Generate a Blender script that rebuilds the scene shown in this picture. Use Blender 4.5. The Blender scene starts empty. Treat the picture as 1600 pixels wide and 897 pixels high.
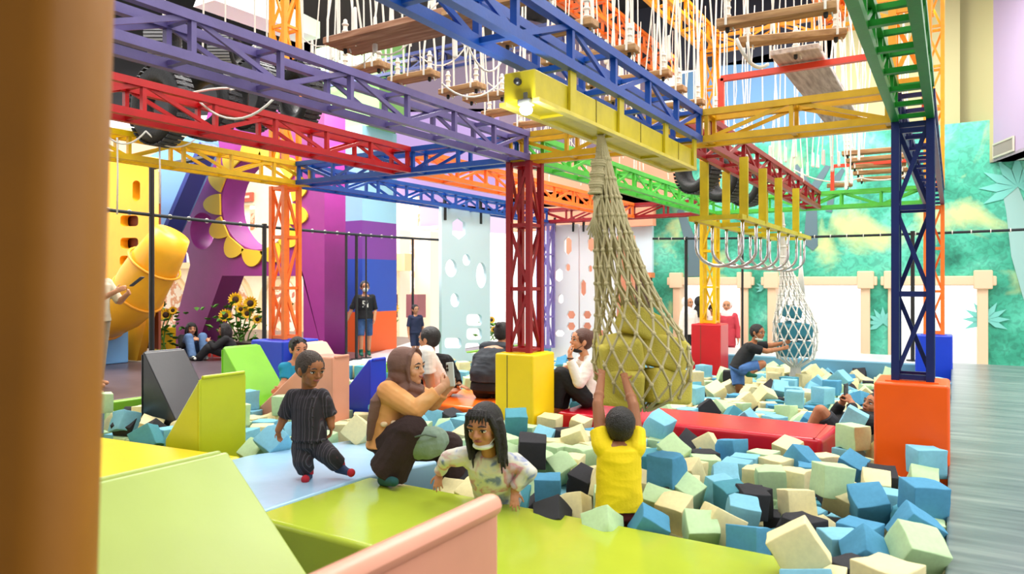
import bpy, bmesh, math, random
from mathutils import Vector, Matrix, Quaternion, noise, Euler
R = math.radians
random.seed(11)
sc = bpy.context.scene
col = sc.collection
# ------------------------------------------------------------------ camera geometry
FPX, CX, HY, EYE = 1120.0, 800.0, 443.0, 1.2
TH = math.atan(690 / 1120); SN, CS = math.sin(TH), math.cos(TH)
def P(px, py, d):
    """world point seen at photo pixel (px, py), d metres in front of the eye"""
    xc = (px - CX) / FPX * d
    return Vector((CS * xc - SN * d, SN * xc + CS * d, EYE + (HY - py) / FPX * d))
def PZ(px, py, z):
    return P(px, py, (z - EYE) * FPX / (HY - py))
def PX(px, py, x):
    return P(px, py, x / (CS * (px - CX) / FPX - SN))
def PY(px, py, y):
    return P(px, py, y / (SN * (px - CX) / FPX + CS))
RT = Vector((CS, SN, 0)); FW = Vector((-SN, CS, 0)); UP = Vector((0, 0, 1))   # right, away, up as seen from the entrance
cam = bpy.data.cameras.new('camera'); camo = bpy.data.objects.new('camera', cam); col.objects.link(camo)
camo.location = (0, 0, EYE); camo.rotation_euler = (R(90), 0, TH)
cam.sensor_width = 36; cam.lens = FPX / 1600 * 36; cam.shift_y = -(448.5 - HY) / 1600
cam.clip_start = .05; cam.clip_end = 200
cam.dof.use_dof = True; cam.dof.focus_distance = 5.6; cam.dof.aperture_fstop = 3.2
sc.camera = camo
# ------------------------------------------------------------------ materials
def lin(c):
    return tuple(((v / 255) / 12.92 if v / 255 <= .04045 else ((v / 255 + .055) / 1.055) ** 2.4) for v in c) + (1,)
MATS = {}
def mat(name, rgb, rough=.5, metal=0, bump=0, bscale=40, var=0, vscale=6, coat=0, spec=.5, emit=None, estr=1, sss=0, alpha=1):
    if name in MATS: return MATS[name]
    m = bpy.data.materials.new(name); m.use_nodes = True
    nt = m.node_tree; b = nt.nodes['Principled BSDF']
    b.inputs['Base Color'].default_value = lin(rgb); b.inputs['Roughness'].default_value = rough
    b.inputs['Metallic'].default_value = metal; b.inputs['Specular IOR Level'].default_value = spec
    if coat: b.inputs['Coat Weight'].default_value = coat; b.inputs['Coat Roughness'].default_value = .12
    if sss: b.inputs['Subsurface Weight'].default_value = sss; b.inputs['Subsurface Radius'].default_value = (.02, .008, .005)
    if alpha < 1: b.inputs['Alpha'].default_value = alpha
    if emit: b.inputs['Emission Color'].default_value = lin(emit); b.inputs['Emission Strength'].default_value = estr
    tc = None
    if bump or var:
        tc = nt.nodes.new('ShaderNodeTexCoord')
    if bump:
        n = nt.nodes.new('ShaderNodeTexNoise'); n.inputs['Scale'].default_value = bscale; n.inputs['Detail'].default_value = 4
        nt.links.new(tc.outputs['Object'], n.inputs['Vector'])
        bp = nt.nodes.new('ShaderNodeBump'); bp.inputs['Strength'].default_value = bump; bp.inputs['Distance'].default_value = .02
        nt.links.new(n.outputs['Fac'], bp.inputs['Height']); nt.links.new(bp.outputs['Normal'], b.inputs['Normal'])
    if var:
        n = nt.nodes.new('ShaderNodeTexNoise'); n.inputs['Scale'].default_value = vscale; n.inputs['Detail'].default_value = 6
        nt.links.new(tc.outputs['Object'], n.inputs['Vector'])
        r = nt.nodes.new('ShaderNodeValToRGB'); r.color_ramp.elements[0].position = .3; r.color_ramp.elements[1].position = .7
        c = lin(rgb); r.color_ramp.elements[0].color = tuple(v * (1 - var) for v in c[:3]) + (1,)
        r.color_ramp.elements[1].color = tuple(min(1, v * (1 + var)) for v in c[:3]) + (1,)
        nt.links.new(n.outputs['Fac'], r.inputs['Fac']); nt.links.new(r.outputs['Color'], b.inputs['Base Color'])
    MATS[name] = m
    return m
def ramp_mat(name, stops, scale=5, detail=3, kind='NOISE', rough=.6, dist=0, axis=None, bump=0, const=False):
    """colour patches (a print or a painting) from a noise or a band texture"""
    if name in MATS: return MATS[name]
    m = bpy.data.materials.new(name); m.use_nodes = True
    nt = m.node_tree; b = nt.nodes['Principled BSDF']; b.inputs['Roughness'].default_value = rough
    tc = nt.nodes.new('ShaderNodeTexCoord'); mp = nt.nodes.new('ShaderNodeMapping'); nt.links.new(tc.outputs['Object'], mp.inputs['Vector'])
    if axis: mp.inputs['Scale'].default_value = axis
    if kind == 'NOISE':
        n = nt.nodes.new('ShaderNodeTexNoise'); n.inputs['Detail'].default_value = detail; n.inputs['Distortion'].default_value = dist
    elif kind == 'VORONOI':
        n = nt.nodes.new('ShaderNodeTexVoronoi')
    else:
        n = nt.nodes.new('ShaderNodeTexWave'); n.inputs['Distortion'].default_value = dist; n.inputs['Detail'].default_value = detail
    n.inputs['Scale'].default_value = scale
    nt.links.new(mp.outputs['Vector'], n.inputs['Vector'])
    r = nt.nodes.new('ShaderNodeValToRGB')
    el = r.color_ramp.elements
    while len(el) < len(stops): el.new(.5)
    for e, (p, c) in zip(el, stops): e.position = p; e.color = lin(c)
    if const: r.color_ramp.interpolation = 'CONSTANT'
    nt.links.new(n.outputs['Color' if kind == 'VORONOI' else 'Fac'], r.inputs['Fac']); nt.links.new(r.outputs['Color'], b.inputs['Base Color'])
    if bump:
        bp = nt.nodes.new('ShaderNodeBump'); bp.inputs['Strength'].default_value = bump; bp.inputs['Distance'].default_value = .01
        nt.links.new(n.outputs['Fac'], bp.inputs['Height']); nt.links.new(bp.outputs['Normal'], b.inputs['Normal'])
    MATS[name] = m
    return m
def vinyl(name, rgb): return mat('vinyl_' + name, rgb, rough=.36, bump=.10, bscale=7, var=.06, vscale=2.5, spec=.5)
def paint(name, rgb): return mat('paint_' + name, rgb, rough=.38, bump=.04, bscale=60, var=.10, vscale=9)
# ------------------------------------------------------------------ mesh collector
class MB:
    def __init__(s): s.v = []; s.f = []
    def add(s, vs, fs):
        o = len(s.v); s.v += [Vector(v) for v in vs]; s.f += [tuple(i + o for i in f) for f in fs]; return s
    def box(s, c, sz, rot=None):
        c = Vector(c); x, y, z = [a / 2 for a in sz]
        vs = [Vector((i * x, j * y, k * z)) for i in (-1, 1) for j in (-1, 1) for k in (-1, 1)]
        if rot is not None: vs = [rot @ v for v in vs]
        return s.add([v + c for v in vs], [(0, 1, 3, 2), (4, 6, 7, 5), (0, 4, 5, 1), (2, 3, 7, 6), (0, 2, 6, 4), (1, 5, 7, 3)])
    def bb(s, x0, x1, y0, y1, z0, z1): return s.box(((x0 + x1) / 2, (y0 + y1) / 2, (z0 + z1) / 2), (x1 - x0, y1 - y0, z1 - z0))
    def bar(s, a, b, w, h=None, up=UP):
        a, b = Vector(a), Vector(b); h = h or w; d = b - a; L = d.length
        if L < 1e-6: return s
        d = d / L; u = Vector(up)
        if abs(d.dot(u)) > .99: u = Vector((1, 0, 0))
        x = d.cross(u).normalized(); z = x.cross(d)
        return s.box((a + b) / 2, (w, L, h), Matrix((x, d, z)).transposed())
    def tube(s, pts, r, n=8, cap=True):
        pts = [Vector(p) for p in pts]; rr = r if isinstance(r, (list, tuple)) else [r] * len(pts)
        o = len(s.v); m = len(pts); prev = None
        for i, p in enumerate(pts):
            t = (pts[min(i + 1, m - 1)] - pts[max(i - 1, 0)]).normalized()
            if prev is None:
                u = Vector((0, 0, 1)) if abs(t.z) < .9 else Vector((1, 0, 0)); x = t.cross(u).normalized()
            else:
                x = (prev - t * prev.dot(t)).normalized()
            prev = x; y = t.cross(x)
            for k in range(n):
                a = 2 * math.pi * k / n; s.v.append(p + (x * math.cos(a) + y * math.sin(a)) * rr[i])
        for i in range(m - 1):
            for k in range(n):
                k2 = (k + 1) % n; s.f.append((o + i * n + k, o + i * n + k2, o + (i + 1) * n + k2, o + (i + 1) * n + k))
        if cap:
            s.f.append(tuple(o + k for k in reversed(range(n)))); s.f.append(tuple(o + (m - 1) * n + k for k in range(n)))
        return s
    def ell(s, c, rad, rot=None, nu=14, nv=10):
        c = Vector(c); o = len(s.v); vs = []
        if not hasattr(rad, '__len__'): rad = (rad,) * 3
        vs.append(Vector((0, 0, rad[2])))
        for i in range(1, nv):
            t = math.pi * i / nv
            for k in range(nu):
                a = 2 * math.pi * k / nu; vs.append(Vector((rad[0] * math.sin(t) * math.cos(a), rad[1] * math.sin(t) * math.sin(a), rad[2] * math.cos(t))))
        vs.append(Vector((0, 0, -rad[2])))
        fs = []
        for k in range(nu): fs.append((0, 1 + k, 1 + (k + 1) % nu))
        for i in range(nv - 2):
            for k in range(nu):
                a = 1 + i * nu + k; b = 1 + i * nu + (k + 1) % nu; fs.append((a, a + nu, b + nu, b))
        l = len(vs) - 1
        for k in range(nu): fs.append((l, 1 + (nv - 2) * nu + (k + 1) % nu, 1 + (nv - 2) * nu + k))
        if rot is not None: vs = [rot @ v for v in vs]
        return s.add([v + c for v in vs], fs)
    def cap(s, a, b, ra, rb, n=14, flat=False):
        """tapered limb: round ends, or flat ends for a hem"""
        a, b = Vector(a), Vector(b); d = (b - a); L = d.length
        if L < 1e-6: return s.ell(a, ra)
        d /= L; pts = []; rr = []
        if flat is not True:
            for k in range(4): t = math.pi / 2 * (1 - k / 4); pts.append(a - d * ra * math.sin(t)); rr.append(max(ra * math.cos(t), ra * .02))
        pts.append(a); rr.append(ra); pts.append((a + b) / 2); rr.append((ra + rb) / 2); pts.append(b); rr.append(rb)
        if not flat:
            for k in range(1, 5): t = math.pi / 2 * k / 4; pts.append(b + d * rb * math.sin(t)); rr.append(max(rb * math.cos(t), rb * .02))
        return s.tube(pts, rr, n)
    def loft(s, rings, n=20):
        """rings: (centre, side vector, front vector, half width, half depth)"""
        o = len(s.v)
        for c, x, y, w, d in rings:
            for k in range(n):
                a = 2 * math.pi * k / n; s.v.append(Vector(c) + Vector(x) * (w * math.cos(a)) + Vector(y) * (d * math.sin(a)))
        for i in range(len(rings) - 1):
            for k in range(n):
                k2 = (k + 1) % n; s.f.append((o + i * n + k, o + i * n + k2, o + (i + 1) * n + k2, o + (i + 1) * n + k))
        s.f.append(tuple(o + k for k in reversed(range(n)))); s.f.append(tuple(o + (len(rings) - 1) * n + k for k in range(n)))
        return s
    def prism(s, poly, ext):
        """a planar outline (points) pushed along ext"""
        n = len(poly); ext = Vector(ext); poly = [Vector(p) for p in poly]
        return s.add(poly + [p + ext for p in poly], [tuple(range(n)), tuple(reversed(range(n, 2 * n)))] + [(i, i + n, (i + 1) % n + n, (i + 1) % n) for i in range(n)])
    def torus(s, c, R_, r, ax='z', n=28, m=10, rot=None, sq=1.0):
        c = Vector(c); o = len(s.v); vs = []
        for i in range(n):
            a = 2 * math.pi * i / n
            for k in range(m):
                b = 2 * math.pi * k / m
                rr = R_ + r * math.cos(b); h = r * sq * math.sin(b)
                v = Vector((rr * math.cos(a), rr * math.sin(a), h))
                if ax == 'x': v = Vector((v.z, v.x, v.y))
                if ax == 'y': v = Vector((v.x, v.z, v.y))
                if rot is not None: v = rot @ v
                vs.append(v + c)
        fs = [(i * m + k, ((i + 1) % n) * m + k, ((i + 1) % n) * m + (k + 1) % m, i * m + (k + 1) % m) for i in range(n) for k in range(m)]
        return s.add(vs, fs)
    def mesh(s, name, org=(0, 0, 0), smooth=False):
        me = bpy.data.meshes.new(name); org = Vector(org)
        me.from_pydata([v - org for v in s.v], [], s.f); me.validate(); me.update()
        bm = bmesh.new(); bm.from_mesh(me); bmesh.ops.recalc_face_normals(bm, faces=bm.faces); bm.to_mesh(me); bm.free()
        if smooth:
            for p in me.polygons: p.use_smooth = True
        return me
    def build(s, name, m=None, parent=None, smooth=False, bevel=0, seg=2, org=None, sub=0):
        if org is None: org = wloc(parent) if parent else (0, 0, 0)
        if parent is None and tuple(org) == (0, 0, 0):
            n = len(s.v); org = (sum((v.x for v in s.v)) / n, sum((v.y for v in s.v)) / n, min(v.z for v in s.v))
        o = bpy.data.objects.new(name, s.mesh(name, org, smooth)); col.objects.link(o)
        if parent: o.parent = parent; o.location = Vector(org) - wloc(parent)
        else: o.location = org
        if m: o.data.materials.append(m)
        if bevel:
            b = o.modifiers.new('bevel', 'BEVEL'); b.width = bevel; b.segments = seg; b.limit_method = 'ANGLE'; b.angle_limit = R(40)
            if seg > 1:
                for p in o.data.polygons: p.use_smooth = True
                w = o.modifiers.new('wn', 'WEIGHTED_NORMAL'); w.keep_sharp = False
        if sub:
            q = o.modifiers.new('sub', 'SUBSURF'); q.levels = sub; q.render_levels = sub
        return o
def wloc(o):
    v = Vector((0, 0, 0))
    while o is not None: v = v + o.location; o = o.parent
    return v
def tag(o, label, cat, group=None, kind=None):
    o['label'] = label; o['category'] = cat
    if group: o['group'] = group
    if kind: o['kind'] = kind
    return o
def struct(o): o['kind'] = 'structure'; return o
def thing(name, loc, label, cat, group=None):
    o = bpy.data.objects.new(name, None); col.objects.link(o); o.location = loc; o.empty_display_size = .1
    return tag(o, label, cat, group)
# ------------------------------------------------------------------ world, lamps
w = bpy.data.worlds.new('world'); sc.world = w; w.use_nodes = True
bg = w.node_tree.nodes['Background']; bg.inputs['Color'].default_value = (1.0, .985, .955, 1); bg.inputs['Strength'].default_value = 1.45
sc.view_settings.view_transform = 'Standard'; sc.view_settings.look = 'None'; sc.view_settings.exposure = 0.46; sc.view_settings.gamma = 1
sc.view_settings.use_curve_mapping = False
sc.cycles.use_denoising = True; sc.cycles.max_bounces = 5; sc.cycles.diffuse_bounces = 3; sc.cycles.glossy_bounces = 2
sc.cycles.transparent_max_bounces = 8; sc.cycles.sample_clamp_indirect = 4; sc.cycles.caustics_reflective = False; sc.cycles.caustics_refractive = False
def lamp(kind, loc, target, energy, size=1, sizey=None, color=(1, 1, 1), spread=None, name='ceiling_lamp'):
    l = bpy.data.lights.new(name, kind); l.energy = energy; l.color = color
    if kind == 'AREA':
        l.size = size
        if sizey: l.shape = 'RECTANGLE'; l.size_y = sizey
        if spread: l.spread = R(spread)
    else: l.shadow_soft_size = size
    o = bpy.data.objects.new(name, l); col.objects.link(o); o.location = loc
    o.rotation_euler = (Vector(target) - Vector(loc)).to_track_quat('-Z', 'Y').to_euler()
    return o
lamp('AREA', (-1.4, 8.6, 6.8), (-1.8, 7.2, 0), 400, 5, 4.0, (1, .985, .95), spread=130)
lamp('AREA', (-7.3, 7.5, 6.8), (-6, 6, 0), 380, 3.6, 3, (1, .975, .93), spread=130)
lamp('AREA', (-2.6, 1.8, 4.9), (-2.6, 3.4, 0), 70, 3, 2.0, (1, .975, .93))
lamp('AREA', (-1.0, 12.6, 5.6), (-.6, 15.2, .6), 230, 7, 1.2, (1, .99, .96))
lamp('AREA', (-10.5, 9.6, 5.8), (-11, 12.0, 0), 620, 4, 3, (1, .98, .95))
lamp('AREA', (-11.2, 5.2, 5.2), (-11.5, 8.2, 1.0), 230, 3, 2, (1, .97, .92))
lamp('AREA', (-13.5, 14.2, 4.6), (-13.5, 15, 0), 460, 4, 1.2, (1, .97, .92))
# ------------------------------------------------------------------ floors
M_deck = ramp_mat('platform_vinyl', [(.25, (74, 86, 90)), (.5, (104, 118, 118)), (.75, (134, 146, 142))], scale=3, axis=(.6, 5, 1), detail=6, rough=.28, bump=.05)
M_dark = mat('dark_floor', (88, 76, 82), rough=.32, bump=.05, bscale=6, var=.15, vscale=4)
M_mall = mat('mall_floor', (222, 214, 204), rough=.35, var=.06)
o = MB().bb(-40, 30, -20, 45, -1.0, -.9).build('floor', M_mall); struct(o)
o = MB().bb(-7.6, .2, 1.0, 12.6, -.72, -.62).build('floor_pit', mat('pit_bottom', (70, 84, 92), .7)); struct(o)
# raised walkways round the pit
o = MB().bb(-.03, 4.2, -2.2, 12.75, -.16, 0).build('platform', M_deck, bevel=.012); tag(o, 'grey glossy raised walkway with straight edge along the right of the foam pit', 'platform'); pl = o
MB().bb(-.034, .06, -2.2, 12.6, -.72, -.162).build('side_padding', vinyl('navy_side', (58, 84, 120)), pl)
o = MB().bb(-7.0, -.04, 12.42, 13.6, -.1, 0).build('platform', mat('white_deck', (222, 226, 226), .3, bump=.03), bevel=.012); tag(o, 'pale walkway behind the foam pit with blue padded front', 'platform'); pl = o
MB().bb(-7.0, -.04, 12.36, 12.46, -.72, -.012).build('front_padding', vinyl('pool_blue', (104, 160, 186)), pl, bevel=.02)
o = MB().bb(-15.5, -7.36, -1, 12.44, -.14, 0).build('platform', M_dark, bevel=.01); tag(o, 'dark purple grey floor deck on the left of the foam pit', 'platform'); pl = o
MB().bb(-7.42, -7.3, -1, 12.4, -.72, -.004).build('side_padding', vinyl('leaf_green', (118, 178, 44)), pl, bevel=.02)
a, b_ = Vector((-7.95, 7.6, .004)), Vector((-9.2, 13.2, .004))
MB().prism([(-7.5, 7.2, .002), (-7.36, 7.9, .002), (-7.8, 12.4, .002), (-9.9, 12.4, .002)], (0, 0, .006)).build('pale_mat', mat('pale_mat', (196, 202, 204), .3), pl)
# ------------------------------------------------------------------ jungle wall with door openings
def jungle():
    m = bpy.data.materials.new('jungle_mural'); m.use_nodes = True; nt = m.node_tree; b = nt.nodes['Principled BSDF']; b.inputs['Roughness'].default_value = .55
    tc = nt.nodes.new('ShaderNodeTexCoord')
    def noise_ramp(scale, stops, detail=4, dist=.4, axis=(1, 1, 1), off=(0, 0, 0)):
        mp = nt.nodes.new('ShaderNodeMapping'); mp.inputs['Scale'].default_value = axis; mp.inputs['Location'].default_value = off
        nt.links.new(tc.outputs['Object'], mp.inputs['Vector'])
        n = nt.nodes.new('ShaderNodeTexNoise'); n.inputs['Scale'].default_value = scale; n.inputs['Detail'].default_value = detail; n.inputs['Distortion'].default_value = dist
        nt.links.new(mp.outputs['Vector'], n.inputs['Vector'])
        r = nt.nodes.new('ShaderNodeValToRGB'); el = r.color_ramp.elements
        while len(el) < len(stops): el.new(.5)
        for e, (p, c) in zip(el, stops): e.position = p; e.color = lin(c)
        nt.links.new(n.outputs['Fac'], r.inputs['Fac']); return r.outputs['Color']
    base = noise_ramp(.9, [(.3, (30, 128, 104)), (.45, (62, 176, 146)), (.58, (92, 204, 176)), (.72, (142, 226, 200))], detail=8, dist=.8)
    leaves = noise_ramp(9, [(.40, (0, 0, 0)), (.56, (255, 255, 255))], detail=5, dist=1.2)
    yel = noise_ramp(.75, [(.56, (0, 0, 0)), (.68, (255, 255, 255))], detail=7, dist=.6, off=(3.1, 0, 1.4))
    mx = nt.nodes.new('ShaderNodeMix'); mx.data_type = 'RGBA'; mx.blend_type = 'MULTIPLY'; mx.inputs['Factor'].default_value = .28
    nt.links.new(base, mx.inputs[6]); nt.links.new(leaves, mx.inputs[7])
    m2 = nt.nodes.new('ShaderNodeMix'); m2.data_type = 'RGBA'; m2.inputs[7].default_value = lin((214, 224, 150))
    nt.links.new(yel, m2.inputs['Factor']); nt.links.new(mx.outputs[2], m2.inputs[6])
    nt.links.new(m2.outputs[2], b.inputs['Base Color'])
    return m
M_jungle = jungle()
YW = 15.0
def wx(px): return PY(px, HY, YW).x
def wz(px, py): return PY(px, py, YW).z
# openings: photo columns of the clear parts
opens = [(1063, 1158), (1212, 1346), (1402, 1528)]
top = wz(1250, 446)
xs = [wx(1018)]
for a, b_ in opens: xs += [wx(a), wx(b_)]
xs += [wx(1600) + 4.5]
mb = MB()
ztop = 4.05
for i in range(0, len(xs), 2): mb.bb(xs[i], xs[i + 1], YW, YW + .25, -.9, top)
mb.bb(xs[0], xs[-1], YW, YW + .25, top, ztop)
o = mb.build('wall_back', M_jungle, org=(0, YW, 0)); struct(o)
M_trim = mat('peach_trim', (238, 206, 172), .5)
for k, (a, b_) in enumerate(opens):
    t = MB(); x0, x1 = wx(a), wx(b_); tw = .15
    t.bb(x0 - tw, x0 + .012, YW - .06, YW + .3, -.9, top + .06).bb(x1 - .012, x1 + tw, YW - .06, YW + .3, -.9, top + .06)
    t.bb(x0 - tw - .12, x1 + tw + .12, YW - .09, YW + .3, top, top + .17)
    for x in (x0 - tw / 2, x1 + tw / 2): t.bb(x - .14, x + .14, YW - .11, YW + .32, top - .06, top + .27)
    o = t.build('trim_%d' % (k + 1), M_trim, bevel=.02); struct(o)
# painted trunks and fronds on the mural
M_trunk = mat('painted_trunk', (92, 118, 128), .6); M_frond = mat('painted_frond', (120, 206, 196), .6); M_palm = mat('painted_palm', (156, 200, 196), .6)
def flat(pts, name, m, y=YW - .012):
    o = MB().prism([(x, y, z) for x, z in pts], (0, .008, 0)).build(name, m); struct(o); return o
def W(px, py): q = PY(px, py, YW); return (q.x, q.z)
flat([W(1074, 432), W(1076, 400), W(1058, 330), W(1066, 322), W(1086, 372), W(1096, 330), W(1106, 330), W(1096, 400), W(1098, 432)], 'wall_back_trunk', M_trunk)
flat([W(1256, 380), W(1262, 300), W(1240, 260), W(1246, 256), W(1268, 288), W(1290, 258), W(1298, 260), W(1276, 300), W(1278, 384), W(1270, 392)], 'wall_back_trunk', M_trunk)
flat([W(1290, 330), W(1300, 280), W(1316, 262), W(1320, 266), W(1306, 296), W(1300, 332)], 'wall_back_trunk', M_trunk)
flat([W(1600, 470), W(1580, 400), W(1572, 330), W(1566, 300), W(1590, 290), W(1606, 330), W(1630, 470)], 'wall_back_trunk', M_palm)
for cx, cy, r in ((1590, 292, 48), (1195, 450, 16), (1380, 505, 26), (1540, 500, 30)):
    t = MB(); c = W(cx, cy); s = r / 1120 * 13.2
    for k in range(9):
        a = math.pi * (k / 8) * 1.3 - .45; d = Vector((math.cos(a), 0, math.sin(a))); n_ = Vector((-d.z, 0, d.x)); b0 = Vector((c[0], YW - .02, c[1]))
        t.prism([b0, b0 + d * s * .5 + n_ * s * .14, b0 + d * s, b0 + d * s * .5 - n_ * s * .14], (0, .006, 0))
    struct(t.build('wall_back_frond', M_frond))
# bulkheads above the mural
def panel(pts, name, m, d=(0, .2, 0)):
    o = MB().prism(pts, d).build(name, m); struct(o); return o
M_bblue = mat('bulkhead_blue', (100, 144, 186), .7); M_olive = mat('bulkhead_olive', (182, 176, 130), .7); M_lav = mat('bulkhead_lavender', (178, 160, 192), .7)
M_salm = mat('bulkhead_salmon', (240, 160, 128), .7); M_mauve = mat('bulkhead_mauve', (120, 104, 124), .8); M_navy = mat('bulkhead_navy', (40, 44, 60), .8)
M_black = mat('ceiling_black', (26, 26, 30), .85); M_white = mat('duct_white', (226, 226, 226), .6)
Y2 = YW + .3
def bx(px, py): return PY(px, py, Y2)
panel([bx(1054, 262), bx(1306, 262), bx(1306, 60), bx(1054, 118)], 'wall_back_upper', M_bblue)
panel([bx(1306, 262), bx(1500, 262), bx(1500, -200), bx(1306, -200)], 'wall_back_upper', M_olive)
panel([bx(940, 116), bx(1306, 90), bx(1306, -150), bx(940, -150)], 'wall_back_upper', M_navy, (0, .2, 0))
q1, q2, q3 = P(1482, 280, 13.6), P(1552, 264, 12.4), P(1640, 196, 10.6)
zb = 3.3
def bulk(a, b_, z, m, nm):
    a, b_ = Vector((a.x, a.y, z)), Vector((b_.x, b_.y, z)); n_ = (b_ - a).cross(UP).normalized() * .3
    o = MB().prism([a, b_, b_ + UP * 5, a + UP * 5], -n_).build(nm, m); struct(o); return a, b_
a1, b1 = bulk(q1, q2, zb, M_olive, 'wall_right_upper'); a2, b2 = bulk(q2, q3, zb, M_lav, 'wall_right_upper')
o = MB().prism([a1, b1, b2, b2 + Vector((3, 1, 0)), Vector((a1.x + 4, YW + .2, zb)), Vector((a1.x - .2, YW + .2, zb))], (0, 0, .05)).build('ceiling_soffit', mat('soffit_white', (245, 245, 242), .6)); struct(o)
def vent(a, b_, t0, t1, z0, z1, label):
    p, q = a.lerp(b_, t0), a.lerp(b_, t1); n_ = (b_ - a).cross(UP).normalized()
    th_ = thing('air_vent', (p + q) / 2 + UP * z0, label, 'vent', 'air vents in the bulkheads'); f = MB(); g = MB()
    p = p + n_ * .02; q = q + n_ * .02
    for za, zc in ((z0, z0 + .03), (z1 - .03, z1)): f.bar(p + UP * (za + .015), q + UP * (za + .015), .03)
    for e in (p, q): f.bar(e + UP * z0, e + UP * z1, .03)
    for k in range(26): e = p.lerp(q, (k + .5) / 26); g.bar(e + UP * (z0 + .02), e + UP * (z1 - .02), .012, .02)
    f.build('frame', mat('vent_frame', (190, 186, 170), .5), th_); g.build('grille', mat('vent_grille', (150, 150, 140), .5), th_)
    MB().bar(p.lerp(q, 0) - n_ * .012 + UP * ((z0 + z1) / 2), q - n_ * .012 + UP * ((z0 + z1) / 2), .012, z1 - z0 - .02).build('backing', mat('vent_back', (70, 70, 64), .8), th_)
vent(a1, b1, .2, .82, .06, .3, 'grey slatted air vent low on the olive bulkhead')
vent(a2, b2, .03, .42, .05, .3, 'grey slatted air vent low on the lavender bulkhead')
# left and centre upper walls
XL = -14.2
def lx(px, py): return PX(px, py, XL)
panel([lx(560, 300), lx(800, 330), lx(800, 365), lx(560, 352)], 'wall_left_upper', mat('fascia_lavender', (206, 188, 226), .7), (-.2, 0, 0))
panel([lx(640, 170), lx(800, 170), lx(800, 335), lx(560, 305), lx(560, 170)], 'wall_left_upper', mat('fascia_violet', (168, 142, 202), .7), (-.2, 0, 0))
panel([lx(630, 70), lx(830, 30), lx(830, 175), lx(560, 175), lx(560, 90)], 'wall_left_upper', M_mauve, (-.2, 0, 0))
panel([lx(505, 170), lx(560, 172), lx(560, 270), lx(505, 270)], 'wall_left_upper', mat('fascia_pale_green', (206, 232, 180), .7), (-.25, 0, 0))
panel([lx(528, 200), lx(618, 200), lx(618, 275), lx(528, 275)], 'wall_left_upper', mat('fascia_green', (120, 176, 84), .7), (-.1, 0, 0))
panel([lx(440, -60), lx(640, -60), lx(640, 100), lx(440, 130)], 'wall_left_upper', M_navy, (-.2, 0, 0))
Y3 = 14.6
def cx_(px, py): return PY(px, py, Y3)
panel([cx_(800, 240), cx_(1054, 236), cx_(1054, 318), cx_(800, 325)], 'wall_back_upper', M_salm)
panel([cx_(800, 362), cx_(1020, 352), cx_(1020, 300), cx_(800, 300)], 'wall_back_upper', M_salm)
panel([cx_(780, 20), cx_(945, 60), cx_(1010, 120), cx_(1054, 236), cx_(780, 246)], 'wall_back_upper', M_mauve)
panel([lx(-420, -260), lx(520, -260), lx(520, 172), lx(-420, 205)], 'wall_left_upper', M_black, (-.2, 0, 0))
q = [PX(x, y, -9.3) for x, y in ((335, 0), (500, 60), (500, 34), (350, -40))]
MB().prism(q, (-.5, 0, 0)).build('air_duct', M_white); tag(bpy.data.objects['air_duct'], 'pale boxed air duct in the dark ceiling beside the amber upper tower', 'duct')
# dark ceiling in strips, lamps hang between them
for x0, x1, y0, y1 in ((-18, -9.2, -1, 16), (-5.4, -4.0, 2.4, 16), (-9.2, 1.5, 11.6, 16.5)):
    o = MB().bb(x0, x1, y0, y1, 7.4, 7.6).build('ceiling', M_black); struct(o)
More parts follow.
